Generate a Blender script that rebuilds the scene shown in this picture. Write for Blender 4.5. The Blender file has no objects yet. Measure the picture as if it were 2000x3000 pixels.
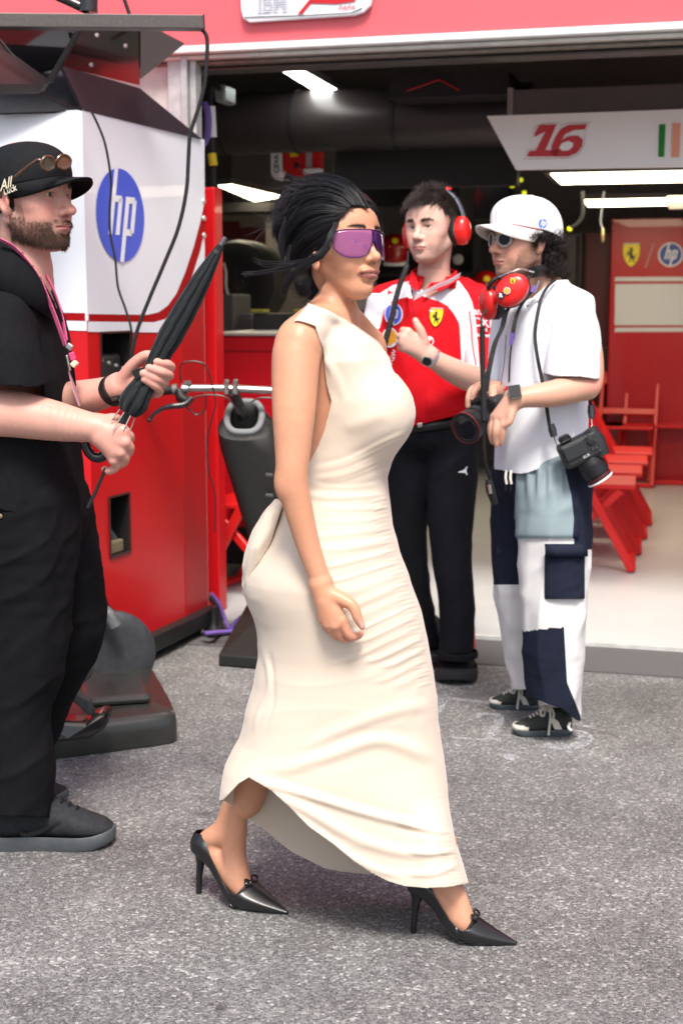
import bpy, bmesh, math, random
import numpy as np
from mathutils import Vector, Matrix

SC = bpy.context.scene
COL = SC.collection
rng = np.random.default_rng(7)
random.seed(7)

# ------------------------------------------------------------------ camera
F_PX, CXP, CYP, CAM_H = 4167.0, 1000.0, 1500.0, 1.43
TILT = math.atan(625 / 4167)
cam_d = bpy.data.cameras.new('camera')
cam_d.sensor_fit = 'VERTICAL'
cam_d.sensor_height = 36.0
cam_d.sensor_width = 24.0
cam_d.lens = 50.0
cam_d.clip_start = 0.05
cam_d.clip_end = 500
cam_d.dof.use_dof = True
cam_d.dof.focus_distance = 3.12
cam_d.dof.aperture_fstop = 5.0
cam = bpy.data.objects.new('camera', cam_d)
cam.location = (0, 0, CAM_H)
cam.rotation_euler = (math.radians(90) - TILT, 0, 0)
COL.objects.link(cam)
SC.camera = cam

# ------------------------------------------------------------------ sky and sun
SUN_EL, SUN_AZ = math.radians(57), math.radians(174)   # azimuth measured clockwise from +Y
world = bpy.data.worlds.new('World')
SC.world = world
world.use_nodes = True
wn = world.node_tree
bg = wn.nodes['Background']
sky = wn.nodes.new('ShaderNodeTexSky')
sky.sky_type = 'NISHITA'
sky.sun_disc = False
sky.sun_elevation = SUN_EL
sky.sun_rotation = SUN_AZ
sky.air_density = 1.0
sky.dust_density = 4.0
sky.ozone_density = 1.0
wn.links.new(sky.outputs[0], bg.inputs[0])
bg.inputs[1].default_value = 0.118
sun_d = bpy.data.lights.new('sun', 'SUN')
sun_d.energy = 2.45
sun_d.angle = math.radians(15)
sun_d.color = (1.0, 0.95, 0.88)
sun = bpy.data.objects.new('sun', sun_d)
sdir = Vector((math.sin(SUN_AZ) * math.cos(SUN_EL), math.cos(SUN_AZ) * math.cos(SUN_EL), math.sin(SUN_EL)))
sun.rotation_euler = sdir.to_track_quat('Z', 'Y').to_euler()
COL.objects.link(sun)
SC.view_settings.view_transform = 'Standard'
SC.view_settings.look = 'None'
SC.view_settings.exposure = 0.90
SC.view_settings.gamma = 1.0

# ------------------------------------------------------------------ pixel helpers (photo px -> place, always with a real depth)
_c, _s = math.cos(TILT), math.sin(TILT)
def ray(px, py):
    u = (px - CXP) / F_PX; v = (CYP - py) / F_PX
    return np.array((u, _c + v * _s, -_s + v * _c))
def at(px, py, Y):
    d = ray(px, py); t = Y / d[1]
    return np.array((d[0] * t, Y, CAM_H + d[2] * t))
def on_ground(px, py, z=0.0):
    d = ray(px, py); t = (z - CAM_H) / d[2]
    return np.array((d[0] * t, d[1] * t, z))
def on_plane(px, py, p0, n):
    d = ray(px, py); o = np.array((0, 0, CAM_H))
    t = np.dot(np.asarray(p0) - o, n) / np.dot(d, n)
    return o + d * t
# ------------------------------------------------------------------ materials
MATS = {}
def srgb(r, g, b):
    f = lambda c: (c / 255 / 12.92) if c / 255 <= 0.04045 else ((c / 255 + 0.055) / 1.055) ** 2.4
    return (f(r), f(g), f(b), 1)
def mat(name, col=(0.5, 0.5, 0.5, 1), rough=0.5, metal=0.0, spec=0.5, noise=0.0, nscale=20.0, bump=0.0, bscale=200.0,
        coat=0.0, trans=0.0, emit=None, estr=0.0, sss=0.0, vcol=False, alpha=1.0, sheen=0.0, bdist=0.002, ior=1.45):
    if name in MATS: return MATS[name]
    m = bpy.data.materials.new(name); m.use_nodes = True
    nt = m.node_tree; p = nt.nodes['Principled BSDF']
    p.inputs['Roughness'].default_value = rough
    p.inputs['Metallic'].default_value = metal
    p.inputs['Specular IOR Level'].default_value = spec
    p.inputs['Coat Weight'].default_value = coat
    p.inputs['Transmission Weight'].default_value = trans
    p.inputs['Alpha'].default_value = alpha
    p.inputs['IOR'].default_value = ior
    p.inputs['Sheen Weight'].default_value = sheen
    if len(col) == 3: col = (*col, 1)
    p.inputs['Base Color'].default_value = col
    src = None
    if vcol:
        a = nt.nodes.new('ShaderNodeVertexColor'); a.layer_name = 'Col'; src = a.outputs['Color']
    if noise > 0:
        tc = nt.nodes.new('ShaderNodeTexCoord')
        n = nt.nodes.new('ShaderNodeTexNoise'); n.inputs['Scale'].default_value = nscale
        n.inputs['Detail'].default_value = 6; n.inputs['Roughness'].default_value = 0.6
        nt.links.new(tc.outputs['Object'], n.inputs['Vector'])
        mr = nt.nodes.new('ShaderNodeMapRange')
        mr.inputs['From Min'].default_value = 0.25; mr.inputs['From Max'].default_value = 0.75
        mr.inputs['To Min'].default_value = 1 - noise; mr.inputs['To Max'].default_value = 1 + noise
        nt.links.new(n.outputs['Fac'], mr.inputs['Value'])
        mx = nt.nodes.new('ShaderNodeMix'); mx.data_type = 'RGBA'; mx.blend_type = 'MULTIPLY'
        mx.inputs[0].default_value = 1
        if src is not None: nt.links.new(src, mx.inputs[6])
        else: mx.inputs[6].default_value = col
        nt.links.new(mr.outputs[0], mx.inputs[7])
        src = mx.outputs[2]
    if src is not None: nt.links.new(src, p.inputs['Base Color'])
    if bump > 0:
        tc = nt.nodes.new('ShaderNodeTexCoord')
        n = nt.nodes.new('ShaderNodeTexNoise'); n.inputs['Scale'].default_value = bscale
        n.inputs['Detail'].default_value = 3
        nt.links.new(tc.outputs['Object'], n.inputs['Vector'])
        b = nt.nodes.new('ShaderNodeBump'); b.inputs['Strength'].default_value = bump
        b.inputs['Distance'].default_value = bdist
        nt.links.new(n.outputs['Fac'], b.inputs['Height'])
        nt.links.new(b.outputs[0], p.inputs['Normal'])
    if sss > 0:
        p.inputs['Subsurface Weight'].default_value = sss
        p.inputs['Subsurface Radius'].default_value = (1.0, 0.35, 0.2)
        p.inputs['Subsurface Scale'].default_value = 0.006
    if emit is not None:
        p.inputs['Emission Color'].default_value = (*emit[:3], 1)
        p.inputs['Emission Strength'].default_value = estr
    MATS[name] = m
    return m

# ------------------------------------------------------------------ objects
def empty(name, loc=(0, 0, 0)):
    o = bpy.data.objects.new(name, None); o.location = loc; COL.objects.link(o)
    o.empty_display_size = 0.05
    return o
def tag(o, label=None, cat=None, group=None, kind=None):
    if label: o['label'] = label
    if cat: o['category'] = cat
    if group: o['group'] = group
    if kind: o['kind'] = kind
    return o
def thing(name, label, cat, loc=(0, 0, 0), group=None):
    return tag(empty(name, tuple(float(v) for v in loc)), label, cat, group)
bpy.context.view_layer.update()
def place(o, parent):
    if parent is not None:
        o.parent = parent
        # geometry is given in world space: undo the chain of parents (all unrotated empties or meshes at the origin)
        off = Vector((0, 0, 0)); p = parent
        while p is not None:
            off += p.location; p = p.parent
        o.location = -off
    return o
def link_mesh(name, me, m, parent=None, smooth=False, bevel=0.0, solid=0.0, kind=None):
    if m is not None:
        for mm in (m if isinstance(m, (list, tuple)) else [m]): me.materials.append(mm)
    if smooth and len(me.polygons):
        me.polygons.foreach_set('use_smooth', np.ones(len(me.polygons), dtype=bool))
    o = bpy.data.objects.new(name, me); COL.objects.link(o)
    place(o, parent)
    if solid:
        md = o.modifiers.new('solid', 'SOLIDIFY'); md.thickness = solid; md.offset = -1
    if bevel:
        md = o.modifiers.new('bevel', 'BEVEL'); md.width = bevel; md.segments = 2; md.limit_method = 'ANGLE'
        md.angle_limit = math.radians(40)
    if kind: o['kind'] = kind
    return o
def np_mesh(name, V, faces, col=None, mi=None):
    """V (n,3), faces (m,3|4) int array"""
    me = bpy.data.meshes.new(name)
    V = np.ascontiguousarray(V, dtype=np.float32); Fc = np.ascontiguousarray(faces, dtype=np.int32)
    n, k = Fc.shape
    me.vertices.add(len(V)); me.vertices.foreach_set('co', V.ravel())
    me.loops.add(n * k); me.loops.foreach_set('vertex_index', Fc.ravel())
    me.polygons.add(n)
    me.polygons.foreach_set('loop_start', np.arange(0, n * k, k, dtype=np.int32))
    try: me.polygons.foreach_set('loop_total', np.full(n, k, dtype=np.int32))
    except Exception: pass
    if mi is not None: me.polygons.foreach_set('material_index', np.ascontiguousarray(mi, dtype=np.int32))
    me.update(calc_edges=True); me.validate()
    if col is not None:
        a = me.color_attributes.new('Col', 'FLOAT_COLOR', 'POINT')
        c = np.ones((len(V), 4), dtype=np.float32); c[:, :3] = col[:, :3]
        a.data.foreach_set('color', c.ravel())
    return me

class MB:
    """collects simple shapes in world space, then links them as ONE mesh object"""
    def __init__(s): s.v = []; s.f = []
    def add(s, V, Fc):
        b = len(s.v); s.v += [tuple(float(c) for c in p) for p in V]; s.f += [tuple(int(i) + b for i in f) for f in Fc]; return s
    def hexa(s, p):   # 8 points: bottom 4 (ccw) then top 4
        return s.add(p, [(3, 2, 1, 0), (4, 5, 6, 7), (0, 1, 5, 4), (1, 2, 6, 5), (2, 3, 7, 6), (3, 0, 4, 7)])
    def box(s, lo, hi, M=None):
        (x0, y0, z0), (x1, y1, z1) = lo, hi
        P = [(x0, y0, z0), (x1, y0, z0), (x1, y1, z0), (x0, y1, z0), (x0, y0, z1), (x1, y0, z1), (x1, y1, z1), (x0, y1, z1)]
        if M is not None: P = [tuple(M @ Vector(p)) for p in P]
        return s.hexa(P)
    def bar(s, a, b, w, h, up=(0, 0, 1)):
        a = Vector([float(c) for c in a]); b = Vector([float(c) for c in b]); d = (b - a).normalized(); u = Vector(up)
        r = d.cross(u)
        if r.length < 1e-4: r = d.cross(Vector((1, 0, 0)))
        r.normalize(); u = r.cross(d).normalized()
        P = []
        for q in (a, b):
            P.append([q + r * x * w / 2 + u * y * h / 2 for x, y in ((-1, -1), (1, -1), (1, 1), (-1, 1))])
        return s.hexa(P[0] + P[1])
    def prism(s, poly, off):
        """planar polygon (3d points) extruded by vector off"""
        n = len(poly); P = [np.asarray(p, float) for p in poly]; o = np.asarray(off, float)
        V = P + [p + o for p in P]
        Fc = [tuple(range(n))[::-1], tuple(range(n, 2 * n))] + [(i, (i + 1) % n, n + (i + 1) % n, n + i) for i in range(n)]
        return s.add(V, Fc)
    def tube(s, pts, r, n=8, cap=True):
        P = np.array([[float(c) for c in p] for p in pts]); m = len(P)
        R = np.full(m, r) if np.isscalar(r) else np.array(r, float)
        T = np.gradient(P, axis=0); T /= np.linalg.norm(T, axis=1)[:, None] + 1e-12
        up = np.array((0, 0, 1.0)) if abs(T[0, 2]) < 0.9 else np.array((1.0, 0, 0))
        V = []; nrm = np.cross(T[0], up); nrm /= np.linalg.norm(nrm)
        for i in range(m):
            nrm = nrm - T[i] * nrm.dot(T[i]); nrm /= np.linalg.norm(nrm) + 1e-12
            b = np.cross(T[i], nrm)
            for k in range(n):
                a = 2 * math.pi * k / n
                V.append(P[i] + R[i] * (math.cos(a) * nrm + math.sin(a) * b))
        Fc = []
        for i in range(m - 1):
            for k in range(n):
                Fc.append((i * n + k, i * n + (k + 1) % n, (i + 1) * n + (k + 1) % n, (i + 1) * n + k))
        if cap: Fc += [tuple(range(n))[::-1], tuple(range((m - 1) * n, m * n))]
        return s.add(V, Fc)
    def lathe(s, o, axis, prof, n=24, cap=True):
        """prof: list of (dist along axis, radius)"""
        o = np.asarray(o, float); ax = np.asarray(axis, float); ax = ax / np.linalg.norm(ax)
        pts = [o + ax * d for d, r in prof]
        u = np.cross(ax, (0, 0, 1.0) if abs(ax[2]) < 0.9 else (1.0, 0, 0)); u /= np.linalg.norm(u); w = np.cross(ax, u)
        V = []
        for (d, r), p in zip(prof, pts):
            for k in range(n):
                a = 2 * math.pi * k / n; V.append(p + r * (math.cos(a) * u + math.sin(a) * w))
        Fc = [(i * n + k, i * n + (k + 1) % n, (i + 1) * n + (k + 1) % n, (i + 1) * n + k) for i in range(len(prof) - 1) for k in range(n)]
        if cap: Fc += [tuple(range(n))[::-1], tuple(range((len(prof) - 1) * n, len(prof) * n))]
        return s.add(V, Fc)
    def sheet(s, grid):
        """grid[i][j] of points -> quads"""
        a = len(grid); b = len(grid[0]); V = [p for row in grid for p in row]
        return s.add(V, [(i * b + j, i * b + j + 1, (i + 1) * b + j + 1, (i + 1) * b + j) for i in range(a - 1) for j in range(b - 1)])
    def mesh(s, name):
        me = bpy.data.meshes.new(name); me.from_pydata(s.v, [], s.f); me.update(); me.validate()
        bm = bmesh.new(); bm.from_mesh(me); bmesh.ops.recalc_face_normals(bm, faces=bm.faces); bm.to_mesh(me); bm.free()
        return me
    def build(s, name, m, parent=None, smooth=False, bevel=0.0, solid=0.0, kind=None):
        me = s.mesh(name)
        o = link_mesh(name, me, m, parent, False, bevel, solid, kind)
        if smooth: me.shade_smooth(); me.set_sharp_from_angle(angle=math.radians(40))
        return o

def spline(pts, n=40):
    """Catmull-Rom through pts -> n points"""
    P = np.array([[float(c) for c in p] for p in pts]); P = np.vstack([2 * P[0] - P[1], P, 2 * P[-1] - P[-2]])
    m = len(P) - 3; out = []
    for t in np.linspace(0, m - 1e-9, n):
        i = int(t); f = t - i; p0, p1, p2, p3 = P[i:i + 4]
        out.append(0.5 * (2 * p1 + (p2 - p0) * f + (2 * p0 - 5 * p1 + 4 * p2 - p3) * f * f + (3 * p1 - p0 - 3 * p2 + p3) * f ** 3))
    return np.array(out)

# ------------------------------------------------------------------ signed distance modelling
def axis(lo, hi, coarse, fine=()):
    out = [lo]
    while out[-1] < hi:
        h = coarse
        for a, b, s in fine:
            if a - coarse * .5 <= out[-1] <= b: h = min(h, s)
        out.append(out[-1] + h)
    return np.array(out, dtype=np.float32)
def smin(a, b, k):
    if k <= 0: return np.minimum(a, b)
    h = np.maximum(k - np.abs(a - b), 0) / k
    return np.minimum(a, b) - h * h * k * 0.25
def rotm(yaw=0, pitch=0, roll=0):
    """columns: forward, left, up of a frame turned by yaw (about z), pitch (nose up +), roll"""
    return np.array(Matrix.Rotation(yaw, 3, 'Z') @ Matrix.Rotation(-pitch, 3, 'Y') @ Matrix.Rotation(roll, 3, 'X'))
class Vol:
    def __init__(s, xs, ys, zs):
        s.x, s.y, s.z = xs, ys, zs
        s.d = np.full((len(xs), len(ys), len(zs)), 1.0, dtype=np.float32)
        s.M = np.eye(3); s.o = np.zeros(3); s.sc = 1.0     # local frame for following primitives
    def frame(s, o=(0, 0, 0), M=None, sc=1.0):
        s.o = np.asarray(o, float); s.M = np.eye(3) if M is None else np.asarray(M, float); s.sc = sc; return s
    def w(s, p): return s.M @ (np.asarray(p, float) * s.sc) + s.o
    def _op(s, fn, lo, hi, k, sub):
        i0, i1 = np.searchsorted(s.x, (lo[0], hi[0])); j0, j1 = np.searchsorted(s.y, (lo[1], hi[1])); k0, k1 = np.searchsorted(s.z, (lo[2], hi[2]))
        if i1 <= i0 or j1 <= j0 or k1 <= k0: return
        X = s.x[i0:i1, None, None]; Y = s.y[None, j0:j1, None]; Z = s.z[None, None, k0:k1]
        v = fn(X, Y, Z).astype(np.float32); D = s.d[i0:i1, j0:j1, k0:k1]
        s.d[i0:i1, j0:j1, k0:k1] = -smin(-D, v, k) if sub else smin(D, v, k)
    def cone(s, a, b, ra, rb, k=0.01, sub=False):
        a = s.w(a); b = s.w(b); ra *= s.sc; rb *= s.sc; k *= s.sc
        ba = b - a; l2 = ba.dot(ba) + 1e-12; m = max(ra, rb) + 1.5 * k + 0.015
        def fn(X, Y, Z):
            px, py, pz = X - a[0], Y - a[1], Z - a[2]
            t = np.clip((px * ba[0] + py * ba[1] + pz * ba[2]) / l2, 0, 1)
            return np.sqrt((px - t * ba[0]) ** 2 + (py - t * ba[1]) ** 2 + (pz - t * ba[2]) ** 2) - (ra + (rb - ra) * t)
        s._op(fn, np.minimum(a, b) - m, np.maximum(a, b) + m, k, sub); return s
    def path(s, pts, rs, k=0.01, n=None):
        """one limb: a smooth tapering tube through pts, joined to the rest with blend k"""
        n = n or max(2, (len(pts) - 1) * 4 + 1)
        q = spline([(*s.w(p), r * s.sc) for p, r in zip(pts, rs)], n) if len(pts) > 2 else np.array([(*s.w(p), r * s.sc) for p, r in zip(pts, rs)])
        P, R = q[:, :3], np.maximum(q[:, 3], 0.001); k *= s.sc; m = R.max() + 1.5 * k + 0.015
        lo, hi = P.min(0) - m, P.max(0) + m; rng_ = [np.searchsorted(ax, (l, h)) for ax, l, h in zip((s.x, s.y, s.z), lo, hi)]
        (i0, i1), (j0, j1), (k0, k1) = rng_
        if i1 <= i0 or j1 <= j0 or k1 <= k0: return s
        tmp = np.full((i1 - i0, j1 - j0, k1 - k0), 1.0, dtype=np.float32)
        for i in range(len(P) - 1):
            a = P[i]; b = P[i + 1]; ba = b - a; l2 = ba.dot(ba) + 1e-12; mm = max(R[i], R[i + 1]) + 1.5 * k + 0.015
            q = [np.searchsorted(ax, (l, h)) for ax, l, h in zip((s.x, s.y, s.z), np.minimum(a, b) - mm, np.maximum(a, b) + mm)]
            (u0, u1), (v0, v1), (w0, w1) = q
            if u1 <= u0 or v1 <= v0 or w1 <= w0: continue
            px = s.x[u0:u1, None, None] - np.float32(a[0]); py = s.y[None, v0:v1, None] - np.float32(a[1]); pz = s.z[None, None, w0:w1] - np.float32(a[2]); f4 = np.float32
            t = np.clip((px * f4(ba[0]) + py * f4(ba[1]) + pz * f4(ba[2])) / f4(l2), 0, 1)
            d = np.sqrt((px - t * f4(ba[0])) ** 2 + (py - t * f4(ba[1])) ** 2 + (pz - t * f4(ba[2])) ** 2) - (f4(R[i]) + f4(R[i + 1] - R[i]) * t)
            sl = tmp[u0 - i0:u1 - i0, v0 - j0:v1 - j0, w0 - k0:w1 - k0]; np.minimum(sl, d, out=sl)
        D = s.d[i0:i1, j0:j1, k0:k1]; s.d[i0:i1, j0:j1, k0:k1] = smin(D, tmp, k); return s
    def ell(s, c, r, k=0.01, sub=False, R=None):
        c = s.w(c); M = s.M if R is None else s.M @ np.asarray(R); r = np.asarray(r, float) * s.sc; k *= s.sc
        ext = np.sqrt(((M * r[None, :]) ** 2).sum(1)) + 2 * k + 0.015
        Mi = M.T
        def fn(X, Y, Z):
            px, py, pz = X - c[0], Y - c[1], Z - c[2]
            q = [Mi[i, 0] * px + Mi[i, 1] * py + Mi[i, 2] * pz for i in range(3)]
            k0 = np.sqrt(sum((q[i] / r[i]) ** 2 for i in range(3))); k1 = np.sqrt(sum((q[i] / r[i] ** 2) ** 2 for i in range(3)))
            return np.where(k1 > 1e-6, k0 * (k0 - 1) / np.maximum(k1, 1e-6), -r.min())
        s._op(fn, c - ext, c + ext, k, sub); return s
    def loft(s, zs, xc, yc, rx, ry, k=0.02, e=2.0, rot=0.0):
        """vertical stack of (super)ellipses; ends are rounded off by clamping"""
        zs = np.asarray(zs, float); o = np.argsort(zs); zs = zs[o]
        if np.ndim(e): e = np.asarray(e, float)[o]
        xc, yc, rx, ry = [np.asarray(np.broadcast_to(q, zs.shape), float)[o] for q in (xc, yc, rx, ry)]
        m = 1.5 * k + 0.015; cr, sr = math.cos(rot), math.sin(rot); R = np.maximum(rx, ry)
        lo = ((xc - R).min() - m, (yc - R).min() - m, zs[0] - m); hi = ((xc + R).max() + m, (yc + R).max() + m, zs[-1] + m)
        def fn(X, Y, Z):
            ip = lambda q: np.interp(Z, zs, q)
            a, b = ip(rx), ip(ry); dx = X - ip(xc); dy = Y - ip(yc)
            px = dx * cr + dy * sr; py = -dx * sr + dy * cr
            ee = ip(np.broadcast_to(e, zs.shape)) if np.ndim(e) else e
            if np.ndim(e) == 0 and e == 2.0:
                k0 = np.sqrt((px / a) ** 2 + (py / b) ** 2); k1 = np.sqrt((px / a ** 2) ** 2 + (py / b ** 2) ** 2)
                dd = np.where(k1 > 1e-5, k0 * (k0 - 1) / np.maximum(k1, 1e-5), -np.minimum(a, b))
            else:
                dd = ((np.abs(px / a) ** ee + np.abs(py / b) ** ee) ** (1 / ee) - 1) * np.minimum(a, b)
            dz = np.maximum(zs[0] - Z, Z - zs[-1])
            return np.maximum(dd, dz)
        s._op(fn, lo, hi, k, sub=False); return s
    def mesh(s):
        d = s.d; ins = d < 0
        nx, ny, nz = d.shape
        c = ins[:-1, :-1, :-1].astype(np.uint8)
        for a, b, e in ((1, 0, 0), (0, 1, 0), (0, 0, 1), (1, 1, 0), (1, 0, 1), (0, 1, 1), (1, 1, 1)):
            c += ins[a:nx - 1 + a, b:ny - 1 + b, e:nz - 1 + e]
        act = np.flatnonzero((c > 0) & (c < 8)); shp = c.shape; del c
        I, J, K = np.unravel_index(act, shp)
        cor = [(a, b, e) for a in (0, 1) for b in (0, 1) for e in (0, 1)]
        val = np.stack([d[I + a, J + b, K + e] for a, b, e in cor], 1)
        pos = np.stack([np.stack([s.x[I + a], s.y[J + b], s.z[K + e]], 1) for a, b, e in cor], 1)
        acc = np.zeros((len(I), 3)); cnt = np.zeros(len(I))
        for p in range(8):
            for q in range(p + 1, 8):
                if sum(abs(cor[p][i] - cor[q][i]) for i in range(3)) != 1: continue
                vp, vq = val[:, p], val[:, q]; cr = (vp < 0) != (vq < 0)
                t = vp[cr] / (vp[cr] - vq[cr])
                acc[cr] += pos[cr, p] + (pos[cr, q] - pos[cr, p]) * t[:, None]; cnt[cr] += 1
        V = acc / cnt[:, None]
        quads = []
        for ax in range(3):
            sl0 = [slice(None)] * 3; sl1 = [slice(None)] * 3; sl0[ax] = slice(0, -1); sl1[ax] = slice(1, None)
            A = ins[tuple(sl0)]; B = ins[tuple(sl1)]
            idx = np.argwhere(A != B); o1, o2 = [a for a in range(3) if a != ax]
            ok = (idx[:, o1] > 0) & (idx[:, o2] > 0) & (idx[:, o1] < d.shape[o1] - 1) & (idx[:, o2] < d.shape[o2] - 1); idx = idx[ok]
            cells = []
            for u, v in ((1, 1), (0, 1), (0, 0), (1, 0)):
                q = idx.copy(); q[:, o1] -= u; q[:, o2] -= v
                cells.append(np.searchsorted(act, np.ravel_multi_index(q.T, shp)))
            Q = np.stack(cells, 1); flip = A[tuple(idx.T)] if ax != 1 else ~A[tuple(idx.T)]
            Q[~flip] = Q[~flip][:, ::-1]; quads.append(Q)
        return V, np.vstack(quads)

def normals(V, Q):
    N = np.zeros_like(V)
    a = V[Q[:, 0]]; n = np.cross(V[Q[:, 1]] - a, V[Q[:, 2]] - a)
    if Q.shape[1] == 4: n = n + np.cross(V[Q[:, 2]] - a, V[Q[:, 3]] - a)
    for i in range(Q.shape[1]): np.add.at(N, Q[:, i], n)
    return N / (np.linalg.norm(N, axis=1)[:, None] + 1e-12)
def smooth_v(V, Q, it=1, f=0.5):
    n = len(V)
    for _ in range(it):
        A = np.zeros_like(V); c = np.zeros(n); k = Q.shape[1]
        for i in range(k):
            a, b = Q[:, i], Q[:, (i + 1) % k]
            np.add.at(A, a, V[b]); np.add.at(A, b, V[a]); np.add.at(c, a, 1); np.add.at(c, b, 1)
        V = V * (1 - f) + f * A / np.maximum(c, 1)[:, None]
    return V
def to_tris(Q): return np.vstack([Q[:, [0, 1, 2]], Q[:, [0, 2, 3]]]) if Q.shape[1] == 4 else Q
def split(V, T, f, extra=()):
    """cut triangles along f=0; returns V, Tpos, Tneg, [extra arrays]"""
    s = f[T] > 0; npos = s.sum(1)
    pos = [T[npos == 3]]; neg = [T[npos == 0]]
    M = T[(npos == 1) | (npos == 2)]; sm = f[M] > 0; two = sm.sum(1) == 2
    odd = np.where(two, np.argmin(sm, 1), np.argmax(sm, 1))
    r = np.arange(len(M)); A = M[r, odd]; B = M[r, (odd + 1) % 3]; C = M[r, (odd + 2) % 3]
    E = np.vstack([np.stack([A, B], 1), np.stack([A, C], 1)]); Es = np.sort(E, 1)
    if len(Es):
        U, inv = np.unique(Es, axis=0, return_inverse=True); inv = inv.ravel()
        t = f[U[:, 0]] / (f[U[:, 0]] - f[U[:, 1]]); t = np.clip(np.nan_to_num(t), 0, 1)
        n0 = len(V); lerp = lambda a: np.concatenate([a, a[U[:, 0]] + (a[U[:, 1]] - a[U[:, 0]]) * (t[:, None] if a.ndim > 1 else t)])
        V = lerp(V); extra = [lerp(e) for e in extra]
        m = len(M); AB = n0 + inv[:m]; AC = n0 + inv[m:]
        tip = np.stack([A, AB, AC], 1); q1 = np.stack([AB, B, C], 1); q2 = np.stack([AB, C, AC], 1)
        pos += [tip[~two], q1[two], q2[two]]; neg += [tip[two], q1[~two], q2[~two]]
    return V, np.vstack(pos), np.vstack(neg), list(extra)
def keep(V, T, f, extra=()):
    V, P, N, ex = split(V, T, f, extra); return V, P, ex
def compact(V, T, extra=()):
    u, inv = np.unique(T, return_inverse=True); return V[u], inv.reshape(T.shape), [e[u] for e in extra]
def sstep(a, b, x):
    t = np.clip((x - a) / (b - a), 0, 1); return t * t * (3 - 2 * t)
def gauss(x, c, w): return np.exp(-((x - c) / w) ** 2)
_perm = np.random.default_rng(3).permutation(512)
def vnoise(P, scale=1.0, seed=0):
    """smooth value noise in -1..1 on points (n,3)"""
    q = P * scale + seed * 17.13; i = np.floor(q).astype(int); f = q - i; f = f * f * (3 - 2 * f); out = 0
    def h(a, b, c): return (_perm[(_perm[(_perm[(a + seed) & 511] + b) & 511] + c) & 511] / 255.5) - 1
    for a in (0, 1):
        for b in (0, 1):
            for c in (0, 1):
                wgt = (f[:, 0] if a else 1 - f[:, 0]) * (f[:, 1] if b else 1 - f[:, 1]) * (f[:, 2] if c else 1 - f[:, 2])
                out = out + wgt * h(i[:, 0] + a, i[:, 1] + b, i[:, 2] + c)
    return out
def strands(curves, r0, r1, sides=3):
    """curves (n,m,3) -> tapered thin tubes"""
    C = np.asarray(curves, float); n, m, _ = C.shape
    T = np.gradient(C, axis=1); T /= np.linalg.norm(T, axis=2)[..., None] + 1e-9
    ref = rng.normal(size=(n, 1, 3)); U = np.cross(T, ref); U /= np.linalg.norm(U, axis=2)[..., None] + 1e-9
    W = np.cross(T, U); R = np.linspace(0, 1, m); R = (r0 * (1 - R) + r1 * R) * np.minimum(1, (1.02 - R) * 6) ** 0.5
    if np.ndim(r0) == 0: R = np.broadcast_to(R, (n, m))
    V = np.stack([C + R[..., None] * (math.cos(a) * U + math.sin(a) * W) for a in np.arange(sides) * 2 * math.pi / sides], 2)
    idx = np.arange(n * m * sides).reshape(n, m, sides); Q = []
    for k in range(sides):
        k2 = (k + 1) % sides
        Q.append(np.stack([idx[:, :-1, k], idx[:, :-1, k2], idx[:, 1:, k2], idx[:, 1:, k]], -1).reshape(-1, 4))
    return V.reshape(-1, 3), np.vstack(Q)
def text_mesh(body, size=1.0, bold=0.0, shear=0.0, extrude=0.0):
    cu = bpy.data.curves.new('text', 'FONT'); cu.body = body; cu.size = size; cu.align_x = 'CENTER'; cu.align_y = 'CENTER'
    cu.offset = bold; cu.shear = shear; cu.extrude = extrude; cu.resolution_u = 3
    o = bpy.data.objects.new('text', cu); COL.objects.link(o)
    bpy.context.view_layer.update()
    me = bpy.data.meshes.new_from_object(o.evaluated_get(bpy.context.evaluated_depsgraph_get()))
    COL.objects.unlink(o); bpy.data.objects.remove(o); bpy.data.curves.remove(cu)
    return me
def text_on(name, body, o, ex, ey, size, m, parent, bold=0.0, shear=0.0, sx=1.0):
    """flat lettering at o, x axis ex, y axis ey"""
    me = text_mesh(body, size, bold, shear)
    ex = np.asarray(ex, float); ey = np.asarray(ey, float); o = np.asarray(o, float)
    V = np.zeros(len(me.vertices) * 3, dtype=np.float32); me.vertices.foreach_get('co', V); V = V.reshape(-1, 3)
    W = o + V[:, :1] * ex * sx + V[:, 1:2] * ey
    me.vertices.foreach_set('co', np.ascontiguousarray(W, dtype=np.float32).ravel()); me.update(); me.materials.clear()
    return link_mesh(name, me, m, parent)
def flat(name, polys, o, ex, ey, m, parent, lift=0.0):
    """flat printed shape: polys of 2-d points on the plane at o"""
    o = np.asarray(o, float); ex = np.asarray(ex, float); ey = np.asarray(ey, float); n = np.cross(ex, ey); n /= np.linalg.norm(n)
    b = MB()
    for poly in polys: b.add([o + ex * p[0] + ey * p[1] + n * lift for p in poly], [tuple(range(len(poly)))])
    me = bpy.data.meshes.new(name); me.from_pydata(b.v, [], b.f); me.update()
    bm = bmesh.new(); bm.from_mesh(me); bmesh.ops.triangulate(bm, faces=bm.faces); bm.to_mesh(me); bm.free()
    return link_mesh(name, me, m, parent)
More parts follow.
